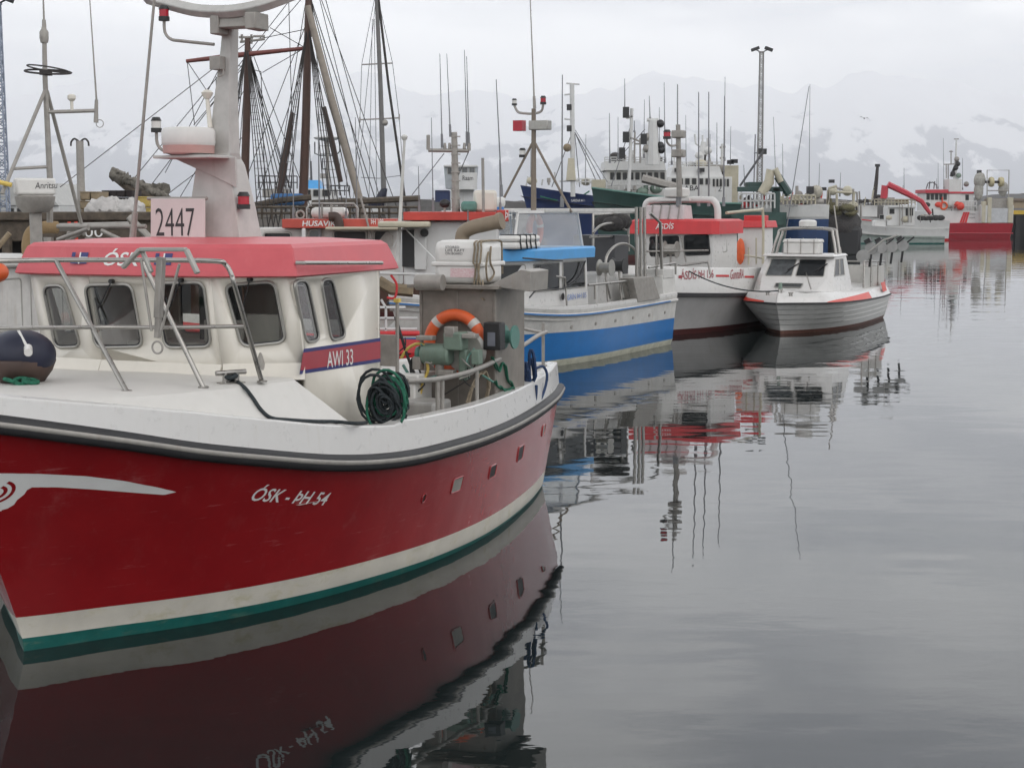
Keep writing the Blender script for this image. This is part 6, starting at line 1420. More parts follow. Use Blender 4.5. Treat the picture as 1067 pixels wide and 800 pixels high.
for a, b in (((258, 44), (60, 195)), ((322, 30), (258, 42)), ((245, 58), (134, 190)), ((318, 50), (272, 75)), ((272, 75), (240, 66)), ((322, 2), (300, 210)), ((322, 4), (310, 212)), ((258, 44), (244, 210)), ((338, -5), (402, 232)), ((332, -5), (390, 232)), ((195, 64), (201, 130)), ((195, 64), (215, 96)), ((260, 58), (150, 200)), ((318, 50), (280, 28)), ((245, 40), (170, 180)), ((322, -20), (280, 236)), ((258, 42), (330, 236)), ((258, 42), (225, 236)), ((322, -30), (345, 236)), ((319, 60), (262, 220)), ((321, 20), (240, 225)), ((322, -10), (200, 130)), ((322, -25), (214, 110)), ((258, 60), (312, 232)), ((324, -30), (420, 236)), ((300, -30), (306, 236)), ((272, 75), (276, 236)), ((225, 80), (228, 236)), ((322, 40), (380, 236)), ((257, 90), (180, 215)), ((257, 140), (160, 212))):
    q.cyl(sc_.p(*a), sc_.p(*b, .3), .013, n=4)
q.build('running_rigging', RIGDARK, sc_.t)
for u0, v0, u1, v1 in ((306, 118, 292, 200), (339, 112, 356, 190), (299, 170, 291, 208)): spar('furled_staysail', BROWNVINYL, [(u0, v0, -.3), ((u0 + u1) / 2, (v0 + v1) / 2, -.3), (u1, v1, -.3)], [.06, .10, .08], mm_)
sc_.boxpart('deck_house', TIMBER, 232, 215, 262, 235, -1.2, 1.2); sc_.boxpart('deck_house', GALV, 268, 219, 300, 236, -1, 1); rail_part(sc_, 225, 440, 216, 228, -2.2, TIMBER, .04, 22)
sc_.pipe('spare_spar', TIMBER, [[(230, 222, -1.5), (300, 209, -1.5), (330, 206, -1.5)], [(330, 212, -1.3), (440, 207, -1.3)]], .10)
q = M(); sc_.box(q, 285, 202, 318, 214, -.8, .8); q.build('blue_tarpaulin', mat('blue_tarp', (.05, .16, .36), .6, bump=.4), sc_.t, bevel=.1)

# ---- yacht with the thin grey mast
ya_ = BG('sailing_yacht', 'small yacht with slender grey mast and spreaders and blue sail cover, beyond the schooner', 'yacht', 395, 72)
ship_hull(ya_.t, 9, 2.8, 1.4, 1.6, [(lambda t: .2, 0), (lambda t: 1.4 + .2 * t ** 2.2, 1)], [DARKRED, SHIPWHITE], x0=4, y0=0)
q = M(); q.tube([ya_.p(401, 250), ya_.p(400, 205), ya_.p(396.5, 90), ya_.p(391.5, -20)], [.13, .12, .10, .08], 8); ym = q.build('mast', mat('grey_spar', (.17, .165, .16), .5, .2), ya_.t)
ya_.pipe('spreader', GALV, [[(377, 67.5), (409, 66)], [(375, 125), (416, 123)], [(375, 122), (375, 128)], [(416, 119), (416, 125)]], .03, ym)
ya_.pipe('stay', WIREPALE, [[(392, -10), (377, 67), (375, 125), (366, 230)], [(392, -10), (409, 66), (416, 123), (424, 235)], [(388, 20), (384, 235)], [(390, 20), (393, 235)], [(392, -5), (368, 235)]], .014, ym)
ya_.pipe('furled_jib', RIGDARK, [[(393, -12), (405, 90), (424, 222)]], .055); q = M(); p = ya_.p(401, 128); q.ball(p, .14); q.build('radar_reflector', GALV, ym)
ya_.pipe('flag_line', WIRE, [[(376, 185), (395, 186), (418, 183)]], .014); q = M(); q.tube([ya_.p(384, 214), ya_.p(396, 211), ya_.p(401, 196)], [.12, .3, .12], 8); q.build('sail_cover', DARKBLUEFAB, ya_.t, smooth=60)
q = M(); ya_.box(q, 374, 216, 398, 224, -.6, .6); q.build('coachroof', SHIPWHITE, ya_.t, bevel=.05)

# ---- small white pilot boat with dish mast seen through the rigging
pb = BG('work_boat', 'white and blue workboat with a radar dish mast, seen through the schooner rigging', 'workboat', 338, 96)
ship_hull(pb.t, 12, 4, 2.6, 3.2, [(lambda t: .2, 0), (lambda t: 2.6 + .6 * t ** 2.2, 1)], [DARKRED, SHIPWHITE], x0=7, y0=0)
pb.boxpart('wheelhouse', SHIPWHITE, 314, 197, 350, 218, -1, 1.5); pb.boxpart('roof', SKYBLUE, 318, 188, 337, 197, -.9, 1.2, taper=.6); pb.win(318, 198, 346, 205, -1, n=3); pb.boxpart('upper_deck', GALV, 276, 197, 300, 206, -1, 1)
pb.pipe('mast', GALV, [[(342, 200), (341, 147)]], .1); q = M(); p = pb.p(341, 145); q.lathe([(.1, -.15), (.75, 0), (.8, .08), (.6, .16), (.001, .2)], tuple(p), 24); q.build('dish', SHIPWHITE, pb.t, smooth=40)
pb.pipe('hoop', WIRE, [[(328, 148), (328, 160), (333, 162), (350, 162), (354, 158), (354, 146)], [(336, 165), (336, 176), (341, 176)], [(325, 190), (324, 168)], [(347, 148), (348, 158)]], .04); q = M(); pb.box(q, 334, 181, 340, 186, -.2, .2); q.build('lamp_box', GALV, pb.t)
rail_part(pb, 272, 312, 184, 197, -1, WIRE, .035, 7); rail_part(pb, 346, 366, 194, 204, -1, WIRE, .035, 4)

# ---- harbour office cab and blue container
hc = BG('control_cabin', 'small grey control cabin with white drum below, seen above the red roof edge', 'cabin', 481, 110)
q = M(); a = hc.p(465, 197); b = hc.p(496, 197); c = hc.p(498, 174); d = hc.p(463, 174); q.prism([(a.x, -1, a.z), (b.x, -1, b.z), (c.x, -1, c.z), (d.x, -1, d.z)], (0, 2.2, 0)); q.build('cab', mat('pale_blue_grey_panel', (.40, .43, .45), .5), hc.t, bevel=.03)
hc.boxpart('roof', SHIPWHITE, 463, 172.5, 498, 174.5, -1.2, 1.4); hc.win(466, 175, 496, 182, -1, n=4, mt_=TINT2); hc.boxpart('drum_base', SHIPWHITE, 470, 196, 494, 230, -.9, 1.0)
q = M(); p = hc.p(486, 190, -1.2); q.cyl(p + Vector((0, 0, -.5)), p + Vector((0, 0, .6)), .75, n=20); dr = q.build('drum', SHIPWHITE, hc.t); letters('Raam', .7, .3, p + Vector((-.2, -.77, .1)), (1, 0, 0), (0, 0, 1)).build('drum_lettering', BLACKPAINT, dr, smooth=0)
ct = BG('shipping_container', 'dark blue container on the far quay, left of the small grey cabin', 'container', 461, 118)
q = M(); a = ct.p(454, 210); b = ct.p(468, 199)
for k in range(9): x = a.x + (b.x - a.x) * (k + .5) / 9; q.box((x, 1.2 + (.03 if k % 2 else 0), (a.z + b.z) / 2), ((b.x - a.x) / 9 + .001, 2.4, b.z - a.z))
q.build('corrugated_body', NAVYHULL, ct.t); q = M()
for x in (a.x, b.x): q.box((x, -.0, (a.z + b.z) / 2), (.09, .12, b.z - a.z + .04))
for z in (a.z, b.z): q.box(((a.x + b.x) / 2, -.005, z), (b.x - a.x + .05, .1, .09))
q.build('corner_frame', mat('container_frame', (.02, .03, .09), .5), ct.t)

# ---- far quay, breakwater, headland
fq = thing('quay_wall', 'long grey concrete quay with tyre fenders behind the big moored ships', 'quay', (-6, 172, 0))
q = M(); q.box((0, 0, .8), (70, 14, 3.4)); q.box((0, -6.9, 2.55), (70, .4, .25)); q.build('quay_body', CONC, fq, bevel=.05)
for k in range(24):
    q = M(); q.torus((-33 + k * 2.9, -7.12, 1.3), .42, .16, 18, 8, (0, 1, 0)); q.build('tyre_fender', DARKTYRE, fq, smooth=60)
bk = M(); rnd = random.Random(9)
rows = []
for j in range(9):
    y = 300 + j * 3; prof = math.sin(PI * j / 8) ** .7
    rows.append([(-150 + i * 1.6, y, -1 + (6.0 + 1.2 * noise.noise(Vector((i * .16, 3, j * .4))) + .9 * noise.noise(Vector((i * .9, j, 2)))) * prof) for i in range(140)])
bk.grid(rows); struct(bk.build('rock_breakwater', ROCK, None, smooth=0), 'low rocky breakwater on the horizon behind the masts')
hd_ = M(); rows = []
for j in range(11):
    y = 520 + j * 16; prof = math.sin(PI * j / 10)
    rows.append([(150 + i * 5, y, -1 + (7 + 5 * math.sin(min(1, i / 16) * PI / 2) + 1.5 * noise.noise(Vector((i * .4, j * .5, 1)))) * prof * min(1, (i + .5) / 5)) for i in range(70)])
hd_.grid(rows); struct(hd_.build('headland', ROCK, None, smooth=60), 'dark low headland at the right edge')
rq = thing('quay_wall', 'black faced quay end with yellow kerb at the right edge', 'quay', (at(1062, 217, 214).x + 9, 214, 0))
x0 = at(1046, 217, 214).x - rq.location.x
q = M(); q.box((x0 + 15, 8, .9), (30, 16, 4.0)); q.build('quay_body', mat('black_sheet_piling', (.018, .018, .019), .8, var=.3, vscale=3), rq, bevel=.05)
for k in range(14): q = M(); q.box((x0 + .5 + k * 1.3, -.14, .8), (.55, .3, 3.9)); q.build('sheet_pile', DARKTYRE, rq)
q = M(); q.box((x0 + 15, .1, 3.05), (30, .5, .5)); q.build('yellow_kerb', YELLOWQ, rq)
wl_q = BG('harbour_shed', 'low buff shed on the quay at the right edge behind the red stern trawler', 'shed', 1060, 226)
wl_q.boxpart('wall', BUFF, 1040, 209.5, 1130, 217, 0, 6); wl_q.boxpart('roof', mat('brown_sheet', (.22, .17, .13), .8), 1039, 207, 1131, 209.5, -.3, 6.3); wl_q.boxpart('doorway', TIMBER, 1050, 211.5, 1055, 217, -.05, .1)

for b_, lst in ((b5, [(300, 228, 299, 150), (356, 228, 357, 176), (368, 228, 366, 120)]), (b6, [(434, 221, 433, 172), (521, 219, 520, 165), (449, 221, 447, 120)]), (pb, [(322, 190, 321, 150), (352, 197, 353, 165)])): b_.whips(lst, .012 * b_.d / 27, .8)
def put_pt(Hh, t, L, x0, ang):                   # a point of the camera-side rail of a swung hull
    a, b, c = Hh.rail(t); X, Y = -(a - L), -b; ca, sa = math.cos(R(ang)), math.sin(R(ang))
    return (x0 - L + X * ca - Y * sa, X * sa + Y * ca, c + .03)
# ------------------------------------------------------------------ big moored ships in the middle distance
sA = BG('ship', 'navy blue ship with high flared bow and white foremast, left of the dark green one', 'ship', 580, 140)
Hh, o = ship_hull(sA.t, 15, 7, 4.2, 5.55, [(lambda t: .4, 0), (lambda t: 4.2 + 1.35 * t ** 2.2, 1)], [DARKRED, NAVYHULL], x0=11.9, y0=0, flare=2.6, ang=40)
sA.pipe('foremast', SHIPWHITE, [[(597, 205), (596, 88)]], .20); sA.pipe('mast_yard', SHIPWHITE, [[(590, 87), (604, 88)], [(583, 189), (603, 188)], [(588, 99), (597, 98)], [(588, 124), (597, 125)]], .07)
sA.pipe('mast_stay', WIRE, [[(597, 136), (575, 195)], [(599, 138), (630, 195)], [(599, 138), (624, 195)], [(599, 140), (604, 195)]], .035)
q = M(); sA.box(q, 590, 165, 600, 188, -.4, .4, .6); q.build('mast_housing', BEIGE, sA.t); q = M(); q.ball(sA.p(591, 154), .35); q.build('satellite_dome', PALETIMBER, sA.t)
for v in (112, 134): q = M(); q.box(sA.p(593, v), (.4, .4, .5)); q.build('mast_lamp', BLACK, sA.t)
q = M(); q.tube([sA.p(u, v, -1.2 + (u - 560) * .09) for u, v in ((563, 205), (575, 208), (590, 210), (605, 206), (616, 199))], .07, 6); q.build('teal_hawser', ROPEGREEN, sA.t); letters('GARÐAR ÞH 1', 1.5, .22, sA.p(594, 210.5, -2.3), (.8, .6, 0), (0, 0, 1)).build('bow_lettering', LETTERWHITE, sA.t, smooth=0)
rail_part(sA, 600, 618, 187, 193, -2, SHIPWHITE, .04, 4)
sB = BG('trawler', 'dark green trawler with rounded bow and white bridge full of aerials', 'trawler', 650, 112)
Hh, o = ship_hull(sB.t, 12, 7.0, 3.9, 4.95, [(lambda t: .4, 0), (lambda t: 3.9 + 1.05 * t ** 2.2, 1)], [DARKRED, GREENHULL], x0=9.8, y0=0, flare=2.6, tl=.08, ang=42)
q = M(); q.tube([put_pt(Hh, t_, 12, 9.8, 42) for t_ in [k / 20 for k in range(21)]], .07, 6); q.build('gunwale_rail', HYD, sB.t)
w_ = sB.boxpart('bridge', SHIPWHITE, 634, 177, 698, 208, 2.4, 7); sB.boxpart('bridge_deck', SHIPWHITE, 631, 167, 697, 177, 2.1, 7.2, taper=.96); sB.win(637, 179, 697, 187.5, 2.4, w_, n=9, gap=.25)
sB.boxpart('upper_wheelhouse', SHIPWHITE, 676, 152, 692, 168, 3, 6); q = M(); q.tube([sB.p(680, 172), sB.p(680.5, 126)], [.5, .3], 8); mB = q.build('main_mast', SHIPWHITE, sB.t); sB.pipe('mast_yard', SHIPWHITE, [[(674, 125), (686, 125)], [(680, 130), (689, 128)], [(674, 142), (683, 142)], [(674, 155), (684, 155)]], .12, mB)
for u, v in ((675, 143), (674, 155), (688, 152), (689, 156), (688, 129)): q = M(); q.ball(sB.p(u, v), .28); q.build('mast_lamp', BLACK if u > 686 else GALV, mB)
sB.pipe('fore_gantry', SHIPWHITE, [[(652, 200, -3), (655, 116, -3)], [(649, 125, -3), (656, 124, -3)], [(649, 147, -3), (655, 146, -3)]], .11); sB.pipe('aerial_mast', GALV, [[(661, 170), (661.5, 138)], [(658, 144), (668, 148)], [(667, 170), (667, 144)], [(661, 150), (668, 150)]], .06)
for u, v in ((649, 120), (649, 145), (667, 147), (645, 161)): q = M(); q.box(sB.p(u, v, -3), (.4, .4, .7)); q.build('signal_lamp', BLACK, sB.t)
sB.pipe('stay', WIREPALE, [[(655, 130, -3), (634, 195, -3)], [(600, 135, 1), (632, 190, -1)], [(672, 135), (640, 170)]], .03); rail_part(sB, 632, 697, 163, 168, 2.2, SHIPWHITE, .035, 10); rail_part(sB, 633, 690, 188, 197, 1.0, SHIPWHITE, .04, 9)
q = M(); q.tube([sB.p(665, 187, -3.5), sB.p(704, 197, -3.5)], .28, 6); q.build('crane_jib', GALV, sB.t); sB.boxpart('windlass', BEIGE, 618, 187, 632, 197, 1, 2.6)
sB.whips([(677.5, 126, 676.5, 100), (693, 170, 692, 86), (651, 118, 651, 82), (635.5, 170, 635, 118), (661, 138, 661, 126), (700, 172, 700, 140)], .045)
sC = BG('trawler', 'white bridged trawler with a beige funnel and green deck, right of the green one', 'trawler', 730, 128)
Hh, o = ship_hull(sC.t, 14, 7, 3.2, 3.8, [(lambda t: .4, 0), (lambda t: 3.2 + .6 * t ** 2.2, 1)], [DARKRED, GREENHULL], x0=8.5, y0=0)
w_ = sC.boxpart('bridge', SHIPWHITE, 693, 185, 758, 222, -2.4, 3); sC.win(695.5, 186.5, 737, 193, -2.4, w_, n=6, gap=.3); sC.win(738, 187, 756, 195, -2.4, w_, n=5, gap=.35)
sC.boxpart('bridge_roof', SHIPWHITE, 695, 174, 750, 185, -2.2, 2.6, taper=.86); sC.boxpart('funnel', BEIGE, 752, 173, 766, 222, -1.6, 1.4); sC.boxpart('net_drum_housing', GALV, 738, 172, 752, 180, -1, 1)
letters('LABA', 1.4, .38, sC.p(706, 199, -2.41), (1, 0, 0), (0, 0, 1), bold=.01).build('name_lettering', BLACKPAINT, sC.t, smooth=0); letters('21', .5, .45, sC.p(744, 200, -2.41), (1, 0, 0), (0, 0, 1)).build('number_lettering', BLACKPAINT, sC.t, smooth=0)
q = M(); q.tube([sC.p(731, 178), sC.p(733, 148)], [.4, .2], 8); mC = q.build('mast', SHIPWHITE, sC.t); sC.pipe('mast_arms', SHIPWHITE, [[(724, 140), (725, 150), (732, 155), (737, 152), (737, 144)], [(732, 150), (732, 141)], [(727, 163), (737, 162)], [(726, 170), (738, 168)]], .07, mC)
for u, v in ((729, 162), (737, 157), (728, 170)): q = M(); q.ball(sC.p(u, v), .38, sc=(1, 1, .8)); q.build('satellite_dome', SHIPWHITE, mC)
q = M(); q.tube([sC.p(752, 174), sC.p(752.5, 150)], .1, 6); q.build('aft_mast', SHIPWHITE, sC.t); sC.pipe('yard', GALV, [[(750, 154), (756, 153)], [(750, 165), (755, 164)]], .08)
for u, v in ((703, 178), (727, 178), (757, 170), (761, 169)): q = M(); q.box(sC.p(u, v, -2.3), (.5, .3, .3)); q.build('deck_lamp', BLACK, sC.t)
sC.whips([(747, 172, 747, 128), (739.5, 172, 740, 140), (755, 168, 755.5, 80)], .045); rail_part(sC, 694, 750, 170, 175, -2.3, SHIPWHITE, .03, 8)
# aft part and deck crane
sC2 = BG('trawler', 'green hulled stern with white rails, tan deck crane and gallows under the light tower', 'trawler', 785, 120)
Hh, o = ship_hull(sC2.t, 14, 6, 3.3, 3.6, [(lambda t: .3, 0), (lambda t: 3.3 + .3 * t, 1)], [DARKRED, mat('faded_green_ship_paint', (.06, .12, .105), .5, var=.2, streak=.3)], x0=2.0, y0=0)
sC2.boxpart('gallows', GREENHULL, 766, 195, 812, 200, -1.5, -1); sC2.boxpart('gallows_leg', GREENHULL, 802, 196, 809, 225, -1.5, -1); sC2.boxpart('wheel_platform', GREENHULL, 778, 190, 792, 196, -1, 1); rail_part(sC2, 766, 803, 202, 217, -1.8, SHIPWHITE, .06, 9)
q = M(); q.tube([sC2.p(*p, -1.6) for p in ((790, 202), (798, 190), (799, 178), (804, 177), (810, 190))], [.35, .38, .3, .25, .22], 7); cr_ = q.build('deck_crane', BEIGE, sC2.t, smooth=60); q = M(); q.tube([sC2.p(807, 184, -1.4), sC2.p(819, 203, -1.4)], .3, 6); q.build('crane_boom', GREENHULL, cr_)
q = M(); q.tube([sC2.p(771, 194), sC2.p(796, 157)], .08, 6); q.build('derrick', WIRE, sC2.t); sC2.whips([(776, 194, 775, 172)], .04)
lt2 = lattice('light_tower', 'tall lattice floodlight tower with twin lamps above the white ships', 791, 150, 55, 215, 5.5, 3.6, mat('grey_tower_steel', (.30, .29, .275), .55, .3), 40)
q = M(); q.box(lt2.p(794, 158), (.8, .5, .5)); q.build('lower_lamp', BLACK, lt2.t); q = M(); q.tube([lt2.p(785, 210), lt2.p(787, 140)], .06, 5); q.tube([lt2.p(785.5, 160), lt2.p(797, 158)], .05, 5); q.build('side_pipe', WIREPALE, lt2.t)
sD = BG('fishing_boat', 'white and blue steel boat with crowded stern, beyond the motor boat cabin', 'fishing boat', 832, 124)
Hh, o = ship_hull(sD.t, 5.2, 4.4, 3.85, 3.85, [(lambda t: .2, 0), (lambda t: 2.8, 1), (lambda t: 3.85, 2)], [DARKRED, mat('mid_blue_ship_paint', (.010, .045, .14), .4, var=.15), SHIPWHITE], x0=1.95, y0=0, tl=.05)
sD.boxpart('bulwark_panel', SHIPWHITE, 842, 213, 856, 228, -1.9, -1.7); sD.boxpart('aft_house', SHIPWHITE, 845, 214, 851, 228, -1, .5); rail_part(sD, 812, 845, 204, 213, -1.8, BEIGE, .06, 8)
for u, v, r in ((831, 203, .3), (841, 205, .35), (849, 200, .5), (838, 208, .3)): q = M(); q.ball(sD.p(u, v, -.6), r, sc=(1, .8, 1)); q.build('gear_block', mat('cream_gear', (.50, .47, .39), .6, var=.2) if u > 832 else GALV, sD.t)
sD.pipe('mast_post', GALV, [[(828, 228, -1), (828, 194, -1)], [(841.5, 226, -1), (841.5, 199, -1)], [(838, 203, -1), (846, 203, -1)]], .12); sD.pipe('gallows_frame', BEIGE, [[(862, 212), (864, 196), (872, 194)], [(862, 222), (863, 198)], [(870, 200), (888, 201)], [(889, 214), (890, 200)], [(872, 202), (872, 215)]], .10); q = M(); q.box(sD.p(841.5, 198, -1), (.5, .4, .5)); q.box(sD.p(866.5, 189), (.4, .3, .25)); q.box(sD.p(858.5, 197), (.35, .3, .25)); q.build('deck_lamp', BLACK, sD.t)
sD.whips([(843, 199, 844, 88), (875, 205, 876, 180), (809, 205, 806, 122)], .035); letters('MAGNI', .9, .12, sD.p(813, 215.5, -2.24), (1, 0, 0), (0, 0, 1)).build('name_lettering', BLACKPAINT, sD.t, smooth=0)
# net-heaped stern
sE = BG('net_boat', 'dark boat stern heaped high with black fishing net, between motor boat and far white boat', 'fishing boat', 876, 128)
q = M(); sE.box(q, 860, 236, 894, 268, -1.2, 6); q.build('hull', mat('black_hull', (.02, .02, .022), .6), sE.t, bevel=.3)
q = M(); c = sE.p(876, 240, .2); q.ball(c, 1.7, 30, 20, (1.0, .85, 1.12)); q.ball(sE.p(868, 232, .3), 1.0, 20, 14, (1, .9, 1.1)); q.v = [(x + .22 * noise.noise(Vector((x * 1.6, y * 1.6, z * 1.6))), y + .2 * noise.noise(Vector((x * 1.6 + 5, y, z * 1.6))), z + .3 * noise.noise(Vector((x * 1.8, y * 1.8, z * 1.3 + 7))) - .02) for x, y, z in q.v]; q.build('net_heap', NETS, sE.t, smooth=70)
q = M(); rnd = random.Random(5)
for k in range(9): q.ball(sE.p(868 + rnd.uniform(-4, 22), 219 + rnd.uniform(-3, 4), -.6 + rnd.uniform(-.5, .5)), rnd.uniform(.25, .5), 10, 7, (1.3, 1, .7))
q.v = [(x + .12 * noise.noise(Vector((x * 4, y * 4, z * 4))), y, z + .12 * noise.noise(Vector((x * 4, y * 4 + 3, z * 4)))) for x, y, z in q.v]; q.build('khaki_net', KHAKI, sE.t, smooth=70)
sE.pipe('net_gantry', GALV, [[(864, 225), (865, 198), (872, 196), (893, 201), (894, 222)], [(872, 212), (892, 211)], [(889, 222), (889, 197)], [(897, 228), (897, 212)]], .09); q = M(); q.ball(sE.p(883, 199), .4); q.ball(sE.p(868, 199), .35); q.build('net_roller', mat('cream_roller', (.52, .49, .38), .6), sE.t); rail_part(sE, 868, 880, 210, 218, -1, GALV, .05, 4)
# small white boat with crane behind, right
sF = BG('fishing_boat', 'white double ended boat with small wheelhouse, moored in front of the red crane', 'fishing boat', 942, 168)
Hh, o = ship_hull(sF.t, 10.2, 3.4, 1.5, 2.2, [(lambda t: .1, 0), (lambda t: .75 + .2 * t, 1), (lambda t: 1.5 + .7 * t ** 2.2, 2)], [GREENAF, mat('grey_green_hull', (.30, .35, .32), .5), SHIPWHITE], x0=3.9, y0=0, tl=.06)
w_ = sF.boxpart('wheelhouse', SHIPWHITE, 923, 216, 951, 235, -.8, 1.2); sF.boxpart('roof', SHIPWHITE, 924, 214, 952, 216.5, -1, 1.4); sF.win(924, 217.5, 931, 223, -.8, w_); sF.win(941, 217, 950, 225, -.8, w_, n=2); q = M(); a = sF.p(913, 232); q.box((a.x + .3, 0, a.z - .2), (1.4, 1.4, .9), taper=.8); q.build('fore_cabin', SHIPWHITE, sF.t, bevel=.1); sF.win(914, 224, 920, 228.5, -.72)
sF.pipe('deck_gear', GALV, [[(935, 235, -1), (935, 212, -1)], [(938, 234, -1), (938, 214, -1)], [(944, 232, -1), (944, 213, -1)], [(947, 232, -1), (947, 210, -1)], [(957, 232, -.8), (957, 225, -.8), (970, 225, -.8)], [(920, 215, 0), (925, 206, 0)]], .05); q = M()
for u in (959, 964, 969, 974, 979): q.ball(sF.p(u, 227, -.4), .42, 9, 7, (1.1, 1, .7))
q.build('net_heap', NETS, sF.t, smooth=60); sF.pipe('stripe', BRIGHTRED, [[(897, 229, -.4), (906, 230, -.9)]], .06)
sG = BG('crane_vessel', 'white vessel carrying a folded red knuckle crane and dark leaning spar', 'crane vessel', 925, 186)
ship_hull(sG.t, 14, 5, 2.2, 3.1, [(lambda t: .2, 1), (lambda t: 2.2 + .9 * t ** 2.2, 0)], [SHIPWHITE, BRIGHTRED], x0=6.5, y0=0); q = M(); q.tube([sG.p(*p, -1.5) for p in ((918, 207), (919, 194), (922, 192.5), (940, 201), (957, 210), (966, 223))], [.42, .40, .36, .34, .28, .22], 6); q.build('crane_arm', CRANERED, sG.t, smooth=30)
q = M(); q.tube([sG.p(910, 215), sG.p(913, 190), sG.p(914.5, 172)], [.3, .22, .16], 6); q.build('leaning_spar', RIGDARK, sG.t); sG.pipe('spar_base', BEIGE, [[(911, 212), (912, 195)], [(909, 212), (911, 198)]], .2); q = M(); q.box(sG.p(914.3, 172.5), (.5, .4, .3)); q.build('spar_lamp', BLACK, sG.t)
rail_part(sG, 908, 950, 208, 214, -1.6, BEIGE, .06, 12); sG.boxpart('deck_cargo', PALETIMBER, 932, 208.5, 944, 213, -1, 1); sG.boxpart('winch_house', GALV, 914, 206, 930, 214, -1, 1.5); sG.boxpart('fore_house', SHIPWHITE, 893, 214, 912, 226, -1, 1.2)
for u, v in ((896, 210), (902, 209.5), (915, 205)): q = M(); q.ball(sG.p(u, v), .35, 8, 6, (1.3, 1, .7)); q.build('deck_bundle', RIGDARK, sG.t)
sG.whips([(940, 203, 941, 193), (942, 200, 942, 175)], .05)
# red stern trawler at the right
sH = BG('stern_trawler', 'stern trawler with dark red hull, white house, net drums and tall mast at the right', 'trawler', 1012, 204)
a = sH.p(980, 232); b = sH.p(1046, 232); xl, xr = a.x, b.x
q = M(); P0 = [(xl, 4, -.5), (xl + .15, -3.2, -.5), (xr - .2, -3.2, -.5), (xr, 4, -.5)]; P1 = [(xl - 1.0, 4.5, 2.05), (xl - .0, -3.6, 1.75), (xr + .1, -3.6, 1.75), (xr + .2, 4.5, 2.05)]
q.grid([P0 + [P0[0]], P1 + [P1[0]]]); q.poly(P1); q.build('hull', [mat('deep_red_ship_paint', (.36, .014, .028), .4, var=.1)], sH.t, smooth=20, bevel=.1)
q = M(); a = sH.p(962, 246); q.box((xl - 1.3, 3.5, .75), (2.9, 6.5, 2.5)); q.build('fore_hull', MATS['deep_red_ship_paint'], sH.t, bevel=.3)
q = M(); q.tube([(xl - .05, -3.72, .55), (xr + .05, -3.72, .55)], .08, 6); q.build('rub_bar', BANDRED, sH.t)
w_ = sH.boxpart('white_topsides', SHIPWHITE, 959, 220, 1014, 232.3, -2.5, 4); sH.boxpart('stern_gate', mat('light_grey_steel_door', (.50, .51, .52), .5), 1024, 217, 1042, 232, -3.5, -3.2); sH.boxpart('stern_post', BEIGE, 1021, 206, 1024, 232, -3.6, -3.0); sH.boxpart('stern_post', BEIGE, 1042, 206, 1046, 232, -3.6, -3.0); sH.boxpart('stern_post', BEIGE, 1015, 210, 1018, 232, -3.6, -3.0); sH.boxpart('stern_quarter', SHIPWHITE, 1014, 214, 1024, 232.2, -3.5, 3); sH.boxpart('side_quarter', SHIPWHITE, 1042, 214, 1047, 232.2, -3.4, 3); sH.boxpart('net_ramp', GALV, 1025, 207.5, 1042, 217, -2.8, -1.5)
q = M()
for k in range(3): q.prism([sH.p(u, v, -2.53) for u, v in ((994 + k * 2.6, 232), (996 + k * 2.6, 232), (1000 + k * 2.2, 221), (998 + k * 2.2, 221))], (0, -.04, 0))
q.build('red_slashes', BRIGHTRED, sH.t); letters('AÐALBJÖRG', .75, .2, sH.p(1004, 224, -2.56), (1, 0, 0), (0, 0, 1)).build('name_lettering', BLACKPAINT, sH.t, smooth=0); letters('HÚSAVÍK', .75, .2, sH.p(1004, 227.5, -2.56), (1, 0, 0), (0, 0, 1)).build('port_lettering', BLACKPAINT, sH.t, smooth=0)
br_ = sH.boxpart('bridge', SHIPWHITE, 961, 201, 1010, 220.5, -1.8, 2.5); sH.boxpart('bridge_roof', CRANERED, 959.5, 197.8, 983, 201.5, -2.3, 2.8); sH.boxpart('aft_roof', CRANERED, 983, 200, 1010, 202, -2, 2.5); sH.win(961, 202, 983, 208.5, -1.8, br_, n=5, gap=.2); sH.win(1001, 203, 1006, 209, -1.8, br_); sH.boxpart('mast_house', SHIPWHITE, 985, 187, 997, 218, -1.9, 1)
rail_part(sH, 988, 1012, 210, 220, -2.4, SHIPWHITE, .06, 8); q = M(); q.torus(sH.p(979, 214.5, -1.95), .42, .12, 20, 8, (0, 1, 0)); t = tag(q.build('lifebuoy', ORANGE, None, smooth=60), 'red lifebuoy on the white wall of the stern trawler', 'lifebuoy'); t.location = sH.o
for u, v, r in ((994, 215, .5), (991, 213, .35)): q = M(); q.ball(sH.p(u, v, -2.9), r); t = tag(q.build('buoy', ORANGERED, None, smooth=60), 'orange red round buoy hung at the rail of the stern trawler', 'buoy', 'buoys on the stern trawler'); t.location = sH.o
q = M(); q.tube([sH.p(995, 190), sH.p(996, 165), sH.p(996.5, 145)], [.3, .14, .08], 7); mH = q.build('main_mast', SHIPWHITE, sH.t); sH.pipe('mast_yard', GALV, [[(994, 145), (999, 145)], [(983, 171.5), (996, 171)], [(986, 171.5), (986, 186)], [(988, 171.5), (988, 187)], [(989, 158), (993, 158)], [(991, 171), (991, 157)]], .07, mH)
for u, v, m_ in ((996, 166, GALV), (997, 171, BLACK), (995, 175, BLACK), (992, 181, BLACK), (998, 183, GREENMACH), (997, 189, GREENMACH), (1006, 192, GALV)): q = M(); q.ball(sH.p(u, v, -.4), .33); q.build('mast_lamp', m_, mH)
